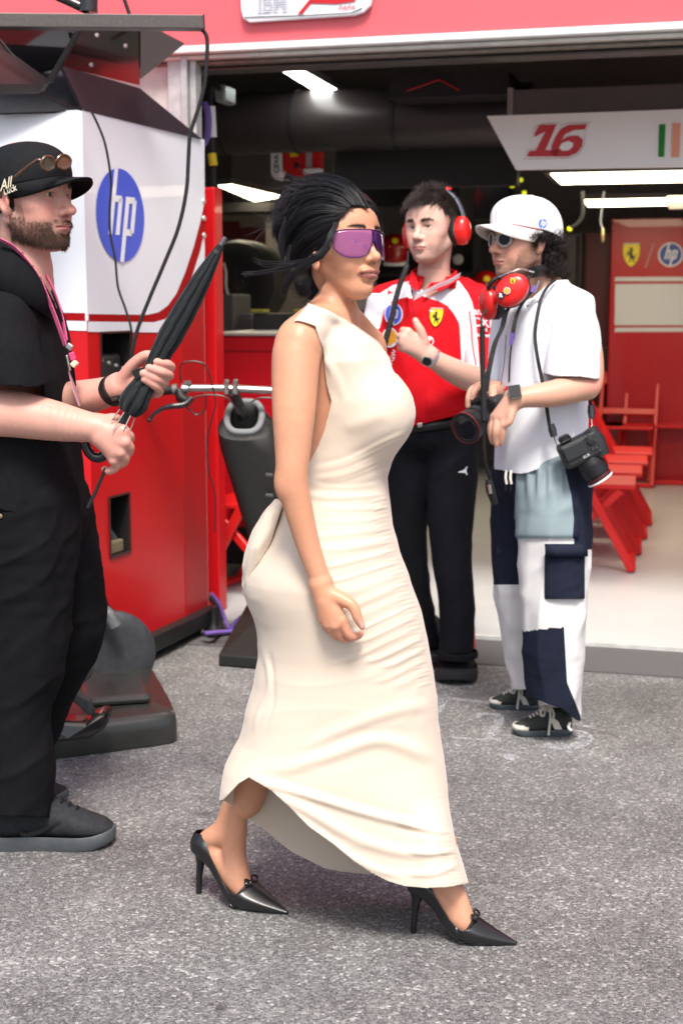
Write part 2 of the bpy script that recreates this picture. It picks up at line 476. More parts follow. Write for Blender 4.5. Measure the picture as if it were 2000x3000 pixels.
# ------------------------------------------------------------------ colours shared by the setting
RED = (0.56, 0.004, 0.008)
M_red = mat('red_paint', RED, 0.38, noise=0.05, nscale=3, coat=0.1)
M_white = mat('white_paint', (0.80, 0.82, 0.87), 0.32, coat=0.15, noise=0.015, nscale=4)
M_black = mat('black_plastic', (0.012, 0.012, 0.013), 0.5, noise=0.3, nscale=30)
M_gloss = mat('carbon_gloss', (0.018, 0.015, 0.018), 0.16, coat=0.4, noise=0.2, nscale=40)
M_rubber = mat('black_rubber', (0.01, 0.01, 0.011), 0.65)
M_steel = mat('brushed_steel', (0.55, 0.54, 0.52), 0.28, metal=1.0, noise=0.1, nscale=60)
M_alu = mat('aluminium_trim', (0.62, 0.61, 0.58), 0.45, metal=0.6, noise=0.15, nscale=12)
M_conc = mat('pale_concrete', (0.50, 0.50, 0.48), 0.85, noise=0.22, nscale=14, bump=0.3, bscale=60)
M_blue = mat('logo_blue', (0.06, 0.105, 0.62), 0.4)
M_yel = mat('logo_yellow', (0.85, 0.66, 0.02), 0.45)
M_print_w = mat('print_white', (0.82, 0.82, 0.84), 0.45)
M_print_k = mat('print_black', (0.01, 0.01, 0.01), 0.5)
M_print_r = mat('print_red', (0.52, 0.012, 0.02), 0.4)

# ------------------------------------------------------------------ ground
def asphalt():
    m = bpy.data.materials.new('asphalt'); m.use_nodes = True; nt = m.node_tree; N = nt.nodes; L = nt.links
    p = N['Principled BSDF']; p.inputs['Roughness'].default_value = 0.82; p.inputs['Specular IOR Level'].default_value = 0.3
    tc = N.new('ShaderNodeTexCoord')
    def noise(sc, det=4, dist=0.0):
        n = N.new('ShaderNodeTexNoise'); n.inputs['Scale'].default_value = sc; n.inputs['Detail'].default_value = det
        n.inputs['Distortion'].default_value = dist; L.new(tc.outputs['Object'], n.inputs['Vector']); return n.outputs['Fac']
    def ramp(fac, stops):
        r = N.new('ShaderNodeValToRGB'); e = r.color_ramp.elements
        while len(e) < len(stops): e.new(0.5)
        for k, (q, c) in zip(e, stops): k.position = q; k.color = (*c, 1)
        L.new(fac, r.inputs[0]); return r.outputs[0]
    def vor(sc, warp=False, feat='F1'):
        # warp the lookup so that stones are irregular
        v = N.new('ShaderNodeTexVoronoi'); v.inputs['Scale'].default_value = sc; v.feature = feat; v.inputs['Randomness'].default_value = 1
        if not warp:
            L.new(tc.outputs['Object'], v.inputs['Vector']); return v
        wn_ = N.new('ShaderNodeTexNoise'); wn_.inputs['Scale'].default_value = sc * 0.9; wn_.inputs['Detail'].default_value = 1
        L.new(tc.outputs['Object'], wn_.inputs['Vector'])
        ma = N.new('ShaderNodeMix'); ma.data_type = 'RGBA'; ma.blend_type = 'LINEAR_LIGHT'; ma.inputs[0].default_value = 0.35 / sc
        L.new(tc.outputs['Object'], ma.inputs[6]); L.new(wn_.outputs['Color'], ma.inputs[7]); L.new(ma.outputs[2], v.inputs['Vector'])
        return v
    def mixc(a, b, fac, mode='MIX'):
        x = N.new('ShaderNodeMix'); x.data_type = 'RGBA'; x.blend_type = mode
        (x.inputs[0].__setattr__('default_value', fac) if not hasattr(fac, 'links') else L.new(fac, x.inputs[0]))
        for s_, v_ in ((6, a), (7, b)):
            if hasattr(v_, 'links'): L.new(v_, x.inputs[s_])
            else: x.inputs[s_].default_value = (*v_, 1)
        return x.outputs[2]
    v1 = vor(135, True); v2 = vor(280); v3 = vor(600)
    sep = N.new('ShaderNodeSeparateColor'); L.new(v1.outputs['Color'], sep.inputs[0])
    sep2 = N.new('ShaderNodeSeparateColor'); L.new(v2.outputs['Color'], sep2.inputs[0])
    sep3 = N.new('ShaderNodeSeparateColor'); L.new(v3.outputs['Color'], sep3.inputs[0])
    stone = ramp(sep.outputs[0], [(0.0, (0.085, 0.083, 0.086)), (0.35, (0.15, 0.147, 0.15)), (0.65, (0.19, 0.187, 0.187)), (0.88, (0.25, 0.247, 0.243)), (1.0, (0.36, 0.357, 0.352))])
    mid = ramp(sep2.outputs[0], [(0.0, (0.05, 0.049, 0.051)), (0.4, (0.11, 0.107, 0.11)), (0.75, (0.17, 0.168, 0.167)), (1.0, (0.27, 0.267, 0.263))])
    fine = ramp(sep3.outputs[1], [(0.0, (0.05, 0.049, 0.051)), (0.6, (0.125, 0.122, 0.124)), (1.0, (0.28, 0.275, 0.27))])
    sel = N.new('ShaderNodeMath'); sel.operation = 'GREATER_THAN'; sel.inputs[1].default_value = 0.55; L.new(sep.outputs[1], sel.inputs[0])
    sel2 = N.new('ShaderNodeMath'); sel2.operation = 'GREATER_THAN'; sel2.inputs[1].default_value = 0.45; L.new(sep2.outputs[1], sel2.inputs[0])
    base = mixc(mixc(fine, mid, sel2.outputs[0]), stone, sel.outputs[0])
    # wear: broad lighter and darker patches
    patch = ramp(noise(1.3, 3, 0.3), [(0.30, (0.80, 0.805, 0.79)), (0.5, (1.08, 1.095, 1.075)), (0.7, (1.30, 1.315, 1.29))])
    patch2 = ramp(noise(6.0, 2), [(0.3, (0.88, 0.86, 0.87)), (0.7, (1.10, 1.10, 1.09))])
    stain = ramp(noise(9.0, 2, 0.0), [(0.67, (1, 1, 1)), (0.74, (0.52, 0.50, 0.50))])
    c = mixc(mixc(mixc(base, patch, 1.0, 'MULTIPLY'), patch2, 1.0, 'MULTIPLY'), stain, 0.8, 'MULTIPLY')
    L.new(c, p.inputs['Base Color'])
    b = N.new('ShaderNodeBump'); b.inputs['Strength'].default_value = 0.8; b.inputs['Distance'].default_value = 0.0035
    L.new(v1.outputs['Distance'], b.inputs['Height']); b.invert = True
    L.new(b.outputs[0], p.inputs['Normal'])
    return m
M_asph = asphalt()
g = MB().add([(-60, -60, 0), (60, -60, 0), (60, 60, 0), (-60, 60, 0)], [(0, 1, 2, 3)]).build('ground', M_asph)
tag(g, 'grey worn asphalt of the pit lane', 'ground', kind='structure')

# garage frame: s along the front, t into the garage
GA = np.array((0.366, 5.96, 0.0)); GU = np.array((0.965, -0.263, 0.0)); GN = np.array((0.263, 0.965, 0.0)); GZ = np.array((0, 0, 1.0))
def gp(s, t, z): return GA + GU * s + GN * t + GZ * z
def gpx(px, py, t):
    p = on_plane(px, py, GA + GN * t, GN); return float(np.dot(p - GA, GU)), float(p[2])
def gbox(mb, s0, s1, t0, t1, z0, z1):
    return mb.hexa([gp(s0, t0, z0), gp(s1, t0, z0), gp(s1, t1, z0), gp(s0, t1, z0), gp(s0, t0, z1), gp(s1, t0, z1), gp(s1, t1, z1), gp(s0, t1, z1)])
def gboxpx(mb, x0, y0, x1, y1, t, depth):
    s0, z1 = gpx(x0, y0, t); s1, z0 = gpx(x1, y1, t); return gbox(mb, s0, s1, t, t + depth, z0, z1)

M_gfloor = mat('garage_floor_paint', (0.56, 0.565, 0.56), 0.28, noise=0.07, nscale=2.5, bump=0.06, bscale=8, coat=0.15)
f = gbox(MB(), -3.2, 7, 0.0, 7.0, -0.05, 0.018).build('garage_floor', M_gfloor, bevel=0.006); tag(f, 'pale painted floor inside the garage', 'floor', kind='structure')
f = gbox(MB(), -1.2, 7, -0.43, -0.035, -0.05, 0.006).build('threshold_strip', mat('dark_asphalt', (0.10, 0.095, 0.098), 0.85, noise=0.3, nscale=160, bump=0.4, bscale=180)); tag(f, 'darker asphalt strip along the garage threshold', 'pavement', kind='structure')
f = gbox(MB(), -1.2, 7, -0.033, -0.002, -0.05, 0.022).build('threshold_edge', M_conc); tag(f, 'thin pale concrete edge of the garage floor', 'kerb', kind='structure')

# ------------------------------------------------------------------ the building: header over the opening, pillars, walls, ceiling
B = thing('garage_building', 'pit garage building with a red banner over its dark opening', 'building', gp(0, 0, 0))
M_banner = mat('banner_red_sunlit', (0.74, 0.115, 0.135), 0.45, noise=0.04, nscale=2, coat=0.25)  # red lightened towards coral: sunlight and glossy haze put into the base colour
gbox(MB(), -2.6, 7, -0.10, 0.05, 2.470, 5.5).build('header_banner', M_banner, B)
gbox(MB(), -2.6, 7, -0.115, 0.05, 2.438, 2.467).build('header_trim', mat('trim_white', (0.72, 0.74, 0.74), 0.45, noise=0.12, nscale=14), B, bevel=0.004)
gbox(MB(), -2.6, 7, -0.07, 0.10, 2.418, 2.436).build('door_rail', M_alu, B, bevel=0.003)
rail = gbox(MB(), -2.6, 7, -0.03, 0.10, 2.402, 2.416).build('door_rail', mat('dull_rail', (0.22, 0.20, 0.18), 0.5, metal=0.5, noise=0.3, nscale=20), B, bevel=0.006)
gbox(MB(), -2.6, 7, 0.02, 0.14, 2.384, 2.400).build('roller_slat', mat('roller_slat', (0.085, 0.08, 0.075), 0.45, metal=0.4, noise=0.25, nscale=15), B, bevel=0.008)
for i in range(5): gbox(MB(), *( [-0.75 + 0.75 * i, -0.71 + 0.75 * i]), -0.078, -0.071, 2.419, 2.434).build('rail_clip', M_alu, B)
gbox(MB(), -1.32, -1.125, -0.02, 0.35, 0.0, 2.437).build('pillar', M_conc, B)
pr = MB()
gbox(pr, -1.122, -1.06, -0.06, 0.02, 0, 2.437); gbox(pr, -1.058, -1.03, -0.075, 0.02, 0, 2.437); gbox(pr, -1.028, -1.0, -0.05, 0.02, 0, 2.437)
pr.build('pillar_channel', mat('galvanised', (0.46, 0.47, 0.47), 0.5, metal=0.4, noise=0.25, nscale=18), B, bevel=0.004)
gbox(MB(), -6, -1.325, 0.0, 0.3, 0, 2.437).build('front_wall', M_conc, B)
gbox(MB(), gpx(575, 700, 0.10)[0], gpx(630, 700, 0.10)[0], 0.10, 0.2, 0.02, gpx(620, 548, 0.10)[1]).build('red_post', M_red, B, bevel=0.006)
M_ceil = mat('ceiling_dark', (0.022, 0.022, 0.022), 0.7, noise=0.3, nscale=6)
gbox(MB(), -3.2, 7, 0.31, 7, 2.95, 3.05).build('ceiling', M_ceil, B)
M_bwall = mat('back_wall_beige', (0.30, 0.285, 0.25), 0.7, noise=0.06, nscale=3)
gbox(MB(), -3.2, 7, 6.6, 6.75, 0, 2.95).build('back_wall', M_bwall, B)
gbox(MB(), -3.3, -3.2, 0.31, 6.6, 0, 2.95).build('side_wall', mat('side_wall_grey', (0.16, 0.15, 0.14), 0.7), B)
gbox(MB(), 6.0, 6.1, 0.31, 6.6, 0, 2.95).build('side_wall', mat('side_wall_red', (0.2, 0.005, 0.006), 0.6), B)

# small sponsor sign on the banner
def sign_board():
    S = thing('sponsor_sign', 'white rounded sponsor sign on the red banner above the opening', 'sign', gp(-0.6, -0.2, 2.6))
    t = -0.13
    pts = [(700, -60), (706, 30), (712, 55), (730, 65), (1035, 45), (1065, 35), (1085, 15), (1100, -60)]
    P = [gp(s, t, z) for s, z in (gpx(x, y, t) for x, y in pts)]
    MB().prism(P, GN * 0.025).build('panel', M_white, S, bevel=0.004)
    pts = [(880, -60), (878, 30), (872, 42), (1040, 33), (1062, 20), (1085, -60)]
    o = gp(0, t - 0.004, 0)
    pl = [[gpx(x, y, t) for x, y in [(872, 42), (930, -30), (945, -30), (886, 41)]]]
    flat('stripe', pl, o, GU, GZ, M_print_r, S)
    pl = [[gpx(x, y, t) for x, y in [(905, 10), (935, -8), (1010, -6), (1050, -20), (1040, 5), (985, 12)]]]
    flat('car_graphic', pl, o, GU, GZ, M_print_r, S)
    pl = [[gpx(x, y, t) for x, y in [(715, 50), (900, 44), (1030, 37), (1062, 22), (1060, 27), (1032, 40), (900, 47.5), (717, 53.5)]]]
    flat('edge_line', pl, o, GU, GZ, M_print_k, S)
    s, z = gpx(799, 14, t); s1, z1 = gpx(843, 36, t)
    text_on('lettering', 'IBM', gp(s, t - 0.004, z), GU, GZ, 0.083, mat('ibm_grey', (0.32, 0.35, 0.45), 0.5), S, bold=0.0025, sx=0.95)
    st = []
    for k in range(7):
        zz = z - 0.028 + 0.0093 * k
        st.append([(s - 0.075, zz), (s + 0.075, zz), (s + 0.075, zz + 0.0035), (s - 0.075, zz + 0.0035)])
    flat('letter_stripes', st, gp(0, t - 0.006, 0), GU, GZ, M_white, S)
    s, z = gpx(1015, 24, t)
    text_on('small_lettering', 'PAPA', gp(s, t - 0.004, z), GU, GZ, 0.03, M_print_r, S, shear=0.3)
sign_board()

# ------------------------------------------------------------------ inside the garage
def hp_logo(o, ex, ey, R, parent, blue=M_blue, white=M_print_w, ring=False, lift=0.002):
    """round computer-maker badge: blue disc with slanted h and p cut in white. o centre, ex/ey unit axes"""
    o = np.asarray(o, float); ex = np.asarray(ex, float); ey = np.asarray(ey, float)
    n = np.cross(ex, ey); n = n / np.linalg.norm(n)
    circ = [(R * math.cos(a), R * math.sin(a)) for a in np.linspace(0, 2 * math.pi, 49)[:-1]]
    if ring:
        flat('logo_ring', [[(1.12 * x, 1.12 * y) for x, y in circ]], o, ex, ey, white, parent, lift * 0.5)
    L = flat('logo_disc', [circ], o, ex, ey, blue, parent, lift)
    sh = 0.22
    def q(x0, y0, x1, y1):   # slanted bar in unit circle coordinates
        return [((x + sh * y) * R, y * R) for x, y in ((x0, y0), (x1, y0), (x1, y1), (x0, y1))]
    def clampq(x0, x1, ytop, ybot):
        return q(x0, ybot, x1, ytop)
    w = 0.16
    bars = [clampq(-0.47, -0.47 + w, 1.0, -0.42), clampq(-0.47 + w - 0.01, -0.05, 0.42, 0.28), clampq(-0.17, -0.17 + w, 0.36, -0.42),
            clampq(0.12, 0.12 + w, 0.42, -1.0), clampq(0.12 + w - 0.01, 0.50, 0.42, 0.28), clampq(0.42, 0.42 + w, 0.36, -0.36), clampq(0.12 + w - 0.01, 0.50, -0.28, -0.42)]
    out = []
    for b in bars:   # keep the long strokes inside the disc
        cl = []
        for x, y in b:
            r = math.hypot(x, y); k = min(1.0, 1.0 * R / r) if r > 0 else 1
            cl.append((x * k, y * k))
        out.append(cl)
    flat('logo_letters', out, o, ex, ey, white, parent, lift * 2)
    return L
def horse_shield(o, ex, ey, h, parent, lift=0.002):
    """yellow shield with a rearing black horse, white-edged top"""
    o = np.asarray(o, float)
    half = [(0.0, -0.5), (0.13, -0.40), (0.26, -0.22), (0.34, 0.02), (0.36, 0.25), (0.34, 0.46), (0.17, 0.50), (0.0, 0.505)]
    sh = [(x * h, y * h) for x, y in half] + [(-x * h, y * h) for x, y in half[-2:0:-1]]
    flat('badge_edge', [[(x * 1.07, y * 1.05) for x, y in sh]], o, ex, ey, mat('badge_dark', (0.10, 0.06, 0.01), 0.5), parent, lift * .5)
    flat('badge_shield', [sh], o, ex, ey, M_yel, parent, lift)
    horse = [(-0.06, 0.30), (-0.01, 0.36), (0.03, 0.33), (0.06, 0.24), (0.05, 0.14), (0.02, 0.08), (0.08, 0.02), (0.11, -0.06), (0.17, -0.02), (0.20, 0.08),
             (0.22, 0.05), (0.19, -0.08), (0.13, -0.13), (0.12, -0.22), (0.17, -0.29), (0.12, -0.31), (0.07, -0.22), (0.04, -0.14), (-0.02, -0.18), (-0.04, -0.30), (-0.10, -0.31),
             (-0.08, -0.25), (-0.07, -0.14), (-0.05, -0.06), (-0.10, 0.02), (-0.17, 0.0), (-0.20, -0.06), (-0.22, -0.04), (-0.18, 0.06), (-0.10, 0.09), (-0.17, 0.13), (-0.21, 0.10), (-0.22, 0.14), (-0.15, 0.18), (-0.07, 0.15), (-0.05, 0.22), (-0.10, 0.24)]
    flat('badge_horse', [[(x * h, y * h) for x, y in horse]], o, ex, ey, M_print_k, parent, lift * 2)
    flat('badge_top', [[(-0.34 * h, 0.47 * h), (0.34 * h, 0.47 * h), (0.34 * h, 0.53 * h), (-0.34 * h, 0.53 * h)]], o, ex, ey, mat('badge_top', (0.55, 0.5, 0.42), 0.5), parent, lift * 2)

def interior():
    # number board
    S = thing('number_board', 'white slanted board with red number sixteen hanging over the opening', 'sign', gp(0.5, 0.8, 2.0))
    t = 0.8
    pts = [(1425, 340), (1800, 327), (2400, 305), (2400, 482), (1800, 492), (1510, 497)]
    MB().prism([gp(*(lambda q: (q[0], t, q[1]))(gpx(x, y, t))) for x, y in pts], GN * 0.03).build('board', mat('board_white', (0.84, 0.81, 0.78), 0.45), S)
    o = gp(0, t - 0.004, 0)
    def px(L): return [gpx(x, y, t) for x, y in L]
    k = lambda x, y: (1400 + x * 600 / 1568, 240 + y * 600 / 1568)
    one = [k(*q) for q in [(470, 330), (600, 325), (515, 522), (620, 520), (600, 572), (370, 572), (390, 528), (440, 525), (515, 380), (425, 425), (440, 380)]]
    flat('digit_one', [px(one)], o, GU, GZ, M_print_r, S)
    six_o = [(690, 330), (835, 323), (815, 365), (735, 370), (665, 400), (640, 445), (690, 415), (760, 410), (800, 440), (795, 490), (755, 545), (690, 572), (600, 573), (560, 545), (560, 490), (590, 420), (630, 360)]
    six_i = [(620, 505), (640, 470), (690, 452), (728, 470), (722, 500), (690, 525), (640, 527)]
    flat('digit_six', [px([k(*q) for q in six_o])], o, GU, GZ, M_print_r, S)
    flat('digit_counter', [px([k(*q) for q in six_i])], o, GU, GZ, MATS['board_white'], S, 0.002)
    outl = [k(*q) for q in [(440, 340), (510, 318), (625, 313), (620, 330), (700, 312), (858, 308), (820, 385), (812, 480), (770, 555), (700, 585), (350, 592), (372, 518), (420, 515), (450, 460), (395, 460), (430, 360)]]
    inn = [(x + (1600 - x) * 0.012, y + (410 - y) * 0.03) for x, y in outl]
    ring = [[outl[i], outl[(i + 1) % len(outl)], inn[(i + 1) % len(outl)], inn[i]] for i in range(len(outl))]
    flat('digit_outline', [px(q) for q in ring], o, GU, GZ, mat('outline_pink', (0.45, 0.25, 0.23), 0.5), S)
    flat('green_bar', [px([(1929, 364), (1948, 364), (1944, 460), (1926, 460)])], o, GU, GZ, mat('flag_green', (0.0, 0.19, 0.006), 0.5), S)
    flat('orange_bar', [px([(1967, 360), (1992, 360), (1988, 461), (1964, 461)])], o, GU, GZ, mat('flag_orange', (0.80, 0.33, 0.22), 0.5), S)
    # grey housing above it
    H_ = thing('light_housing', 'grey brown metal housing above the number board', 'housing', gp(0.5, 0.9, 2.3))
    s0, z1 = gpx(1495, 262, 0.9); _, z0 = gpx(1495, 345, 0.9)
    gbox(MB(), s0, 4, 0.9, 1.5, z0, z1).build('box', mat('housing_grey', (0.115, 0.10, 0.095), 0.55, noise=0.1, nscale=8), H_, bevel=0.006)
    gbox(MB(), s0 - 0.012, s0 + 0.012, 0.885, 1.52, z0 - 0.005, z1 + 0.006).build('end_flange', mat('flange', (0.3, 0.28, 0.27), 0.5), H_)
    # big duct
    D = thing('ventilation_duct', 'thick black ventilation duct under the garage ceiling', 'duct', gp(-0.5, 1.6, 2.3))
    s0, zt = gpx(615, 270, 1.3); s1, _ = gpx(1500, 260, 1.3); _, zb = gpx(615, 450, 1.3)
    r = 0.155; cz = zt - r + 0.01; M_duct = mat('duct_black', (0.03, 0.026, 0.025), 0.4, noise=0.15, nscale=5)
    MB().lathe(gp(s0 - 0.02, 1.3 + r, cz), GU, [(0, r * .97), (0.02, r), (s1 - s0 + 0.1, r)], 40).build('pipe', M_duct, D, smooth=True)
    for ss in (s0 + 0.02, s0 + 0.42, s0 + 0.95, s1 - 0.02):
        MB().lathe(gp(ss, 1.3 + r, cz), GU, [(0, r + .001), (0, r + .006), (0.02, r + 0.006), (0.02, r + .001)], 40, cap=False).build('joint_ring', M_black, D, smooth=True)
    gbox(MB(), gpx(985, 500, 1.50)[0], s1, 1.50, 1.60, gpx(1200, 548, 1.50)[1], cz - r + 0.08).build('hanger_curtain', mat('curtain_black', (0.010, 0.010, 0.010), 0.8), D)
    # red v-shaped strap on the dark box above the duct
    K = thing('ceiling_box', 'black equipment box with a thin red cord on the ceiling', 'box', gp(0, 1.2, 2.5))
    x = MB(); gboxpx(x, 1140, 222, 1490, 275, 1.05, 0.4); x.build('case', M_black, K)
    pts = [gp(*(lambda q: (q[0], 1.03, q[1]))(gpx(a, b, 1.03))) for a, b in ((1192, 266), (1285, 233), (1345, 264))]
    MB().tube(pts, 0.004, 6).build('cord', mat('cord_red', (0.45, 0.01, 0.01), 0.5), K)
    # lamps
    M_lw = mat('lamp_cool', (1, 1, 1), 0.5, emit=(1.0, 0.99, 0.95), estr=9.0); M_lwarm = mat('lamp_warm', (1, 1, 1), 0.5, emit=(1.0, 0.86, 0.60), estr=7.0)
    M_lf = mat('lamp_frame', (0.10, 0.095, 0.09), 0.5)
    def lamp(label, quad, t0, drop, m):
        """quad: four photo pixels on the lamp's underside at height z"""
        T = thing('ceiling_lamp', label, 'lamp', drop_pts(quad, drop)[0], 'garage lamps')
        P = drop_pts(quad, drop)
        MB().prism(P, (0, 0, 0.004)).build('diffuser', m, T)
        c = sum(P) / 4; Q = [c + (p - c) * 1.06 + np.array((0, 0, 0.006)) for p in P]
        MB().prism(Q, (0, 0, 0.035)).build('frame', M_lf, T)
    def drop_pts(quad, z): return [np.array(on_ground(x, y, z)) for x, y in quad]
    lamp('cool white lamp panel high above the striding woman', [(820, 205), (872, 200), (1003, 274), (938, 277)], 0, 2.50, M_lw)
    lamp('warm white lamp left of the striding woman', [(640, 546), (680, 543), (832, 578), (745, 590)], 0, 2.10, M_lwarm)
    lamp('long warm strip lamp right under the number board', [(1612, 511), (2300, 497), (2300, 528), (1642, 540)], 0, 2.12, M_lwarm)
    lamp('short warm strip lamp above the horse badge', [(1708, 588), (1948, 583), (1966, 601), (1722, 606)], 0, 2.08, M_lwarm)
    # back panels on the right: bright red panel with badges, darker red panel
    R_ = thing('red_partition', 'red partition panel with horse badge and round blue badge', 'partition', gp(0.5, 5.4, 0))
    t = 5.4
    s0, z1 = gpx(1790, 640, t); M_part = mat('partition_red', (0.42, 0.006, 0.010), 0.35, noise=0.05, nscale=2, coat=0.3)
    gbox(MB(), s0, 4, t, t + 0.08, 0.02, z1).build('panel', M_part, R_, bevel=0.01)
    o = gp(0, t - 0.004, 0)
    for ya, yb, nm in ((812, 824, 'white_line'), (832, 953, 'white_field'), (960, 972, 'white_line')):
        flat(nm, [[gpx(x, y, t) for x, y in ((1801, ya), (2300, ya - 3), (2300, yb - 1), (1799, yb))]], o, GU, GZ, mat('field_white', (0.60, 0.61, 0.63), 0.35), R_)
    s, z = gpx(1848, 748, t); s2, za = gpx(1848, 715, t); _, zb = gpx(1848, 783, t)
    horse_shield(gp(s, t - 0.004, z), GU, GZ, za - zb, R_)
    s, z = gpx(1963, 746, t); s2, _ = gpx(1997, 746, t); hp_logo(gp(s, t - 0.006, z), GU, GZ, (s2 - s) * 0.95, R_, blue=mat('badge_blue', (0.03, 0.06, 0.30), 0.4), ring=True)
    flat('slash', [[gpx(x, y, t) for x, y in ((1911, 714), (1915, 714), (1891, 784), (1887, 784))]], o, GU, GZ, mat('slash_grey', (0.4, 0.25, 0.25), 0.5), R_)
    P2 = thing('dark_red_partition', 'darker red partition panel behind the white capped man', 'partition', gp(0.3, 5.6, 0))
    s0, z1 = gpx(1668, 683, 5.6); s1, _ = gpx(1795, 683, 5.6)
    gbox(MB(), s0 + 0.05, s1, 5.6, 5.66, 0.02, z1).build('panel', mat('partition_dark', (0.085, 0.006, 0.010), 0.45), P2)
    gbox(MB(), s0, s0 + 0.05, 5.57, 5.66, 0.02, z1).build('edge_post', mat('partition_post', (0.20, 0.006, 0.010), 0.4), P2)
    b = MB(); gboxpx(b, 1735, 1015, 1790, 1100, 5.5, 0.1); tag(b.build('equipment_case', M_black, bevel=0.01), 'small black case low against the dark red partition', 'case')
    # smoke detector and hanging cables
    s, z = gpx(1980, 590, 3.0)
    d = MB().lathe(gp(s, 3.0, z + 0.03), (0, 0, -1), [(0, 0.06), (0.03, 0.062), (0.05, 0.055), (0.075, 0.04)], 24).build('smoke_detector', mat('detector', (0.5, 0.46, 0.42), 0.5), smooth=True)
    tag(d, 'round off-white smoke detector beside the short strip lamp', 'detector')
    def cable(name, label, pxs, t, r, m, cat='cable', n=40):
        P = [gp(s, t, z) for s, z in (gpx(x, y, t) for x, y in pxs)]
        return tag(MB().tube(spline(P, n), r, 8).build(name, m, smooth=True), label, cat)
    cable('hanging_cable', 'black cable with yellow tip hanging above the white cap', [(1705, 560), (1706, 620), (1695, 650), (1668, 670)], 3.0, 0.012, M_rubber)
    cable('air_hose', 'thin grey air hose with brass end beside the red partition', [(1768, 560), (1762, 610), (1758, 650), (1764, 672)], 3.2, 0.006, mat('hose_grey', (0.2, 0.22, 0.25), 0.4))
    s, z = gpx(1764, 685, 3.2); tag(MB().lathe(gp(s, 3.2, z + 0.035), (0.02, 0, -1), [(0, 0.006), (0.03, 0.012), (0.07, 0.011), (0.085, 0.006)], 12).build('hose_nozzle', mat('brass', (0.5, 0.38, 0.2), 0.35, metal=0.8), smooth=True), 'brass nozzle on the end of the thin hose', 'nozzle')
    M_tag_glow = mat('tag_yellow', (0.7, 0.75, 0.02), 0.4, emit=(0.8, 0.9, 0.02), estr=0.4)  # plastic tags, no lamps: a faint glow is put into their yellow
    for i, (x, y, w_) in enumerate(((1499, 544, 'left'), (1524, 527, 'upper'), (1534, 565, 'lower'), (1667, 671, 'right'))):
        s, z = gpx(x, y, 3.0); tag(MB().lathe(gp(s - 0.012, 3.0, z), GU, [(0, 0.010), (0.006, 0.013), (0.02, 0.013), (0.025, 0.01)], 10).build('cable_tag', M_tag_glow, smooth=True), ('%s yellow cable tag of those above the white cap' % w_) if w_ != 'right' else 'yellow cable tag on the curved cable right of the cap', 'tag', 'yellow cable tags')
    M_led = mat('led_red', (0.8, 0.02, 0.02), 0.4, emit=(1, 0.03, 0.03), estr=5)
    for y, w_ in ((535, 'upper'), (552, 'lower')):
        s, z = gpx(1316, y, 3.5); tag(MB().lathe(gp(s - 0.01, 3.5, z), GN, [(0, 0.013), (0.01, 0.016), (0.02, 0.013)], 12).build('indicator_light', M_led, smooth=True), '%s red indicator light above the headset man' % w_, 'light')
    # dark middle: rack with helmets and gear, screens
    RK = thing('equipment_rack', 'black equipment rack behind the man in red', 'rack', gp(-0.2, 5.0, 0))
    b = MB(); gboxpx(b, 1080, 690, 1690, 1240, 5.2, 0.3); b.build('back_panel', mat('rack_black', (0.008, 0.008, 0.009), 0.5), RK)
    for y in (800, 905, 1010): 
        b = MB(); gboxpx(b, 1085, y, 1670, y + 10, 4.9, 0.3); b.build('shelf', M_black, RK)
    for x in (1085, 1385, 1660):
        b = MB(); gboxpx(b, x, 690, x + 12, 1240, 4.9, 0.3); b.build('post', M_black, RK)
    M_helm = mat('helmet_red', (0.40, 0.006, 0.008), 0.25, coat=0.5)
    def helmet(x, y, r, lab):
        s, z = gpx(x, y, 4.8); T = thing('racing_helmet', lab, 'helmet', gp(s, 4.8, z), 'helmets on the rack')
        v = Vol(*[axis(a, a_ + 0.0, 0.012) for a, a_ in zip(gp(s, 4.8, z) - 0.17, gp(s, 4.8, z) + 0.17)])
        c = gp(s, 4.8, z); v.ell(c, (r, r * 1.05, r * 0.95)); v.ell(c + np.array((0, -0.02, -r * .55)), (r * .75, r * .9, r * .5), 0.03); V, Q = v.mesh()
        link_mesh('shell', np_mesh('shell', V, Q), M_helm, T, True)
        MB().lathe(c + np.array((0, 0, -0.02)), (0, 0, 1), [(0, r * 1.01), (r * .4, r * .96)], 24, cap=False).build('visor', mat('visor', (0.02, 0.02, 0.025), 0.1), T, smooth=True, solid=0.003)
        MB().lathe(c + np.array((0, -r * 1.02, r * .42)), (0, -1, 0.4), [(0, r * .2), (0.004, r * .2)], 16).build('badge', M_yel, T)
        MB().lathe(c + np.array((0, 0, -r * .75)), (0, 0, -1), [(0, r * .72), (0.02, r * .75), (0.04, r * .7)], 20).build('collar', M_print_w, T)
    helmet(1155, 728, 0.12, 'red racing helmet between the woman and the headset man')
    helmet(1420, 838, 0.12, 'red racing helmet right of the headset man')
    helmet(1448, 965, 0.12, 'red racing helmet low beside the red sleeve')
    for x, y, q in ((1160, 760, 'left'), (1342, 760, 'right')):
        s, z = gpx(x, y, 4.8); tag(MB().lathe(gp(s, 4.8, z), -GN, [(0, 0.035), (0.02, 0.04), (0.03, 0.03)], 20).build('wheel_nut', mat('nut_grey', (0.35, 0.35, 0.35), 0.5), smooth=True), 'pale round fitting on the black rack, %s of the face' % q, 'fitting')
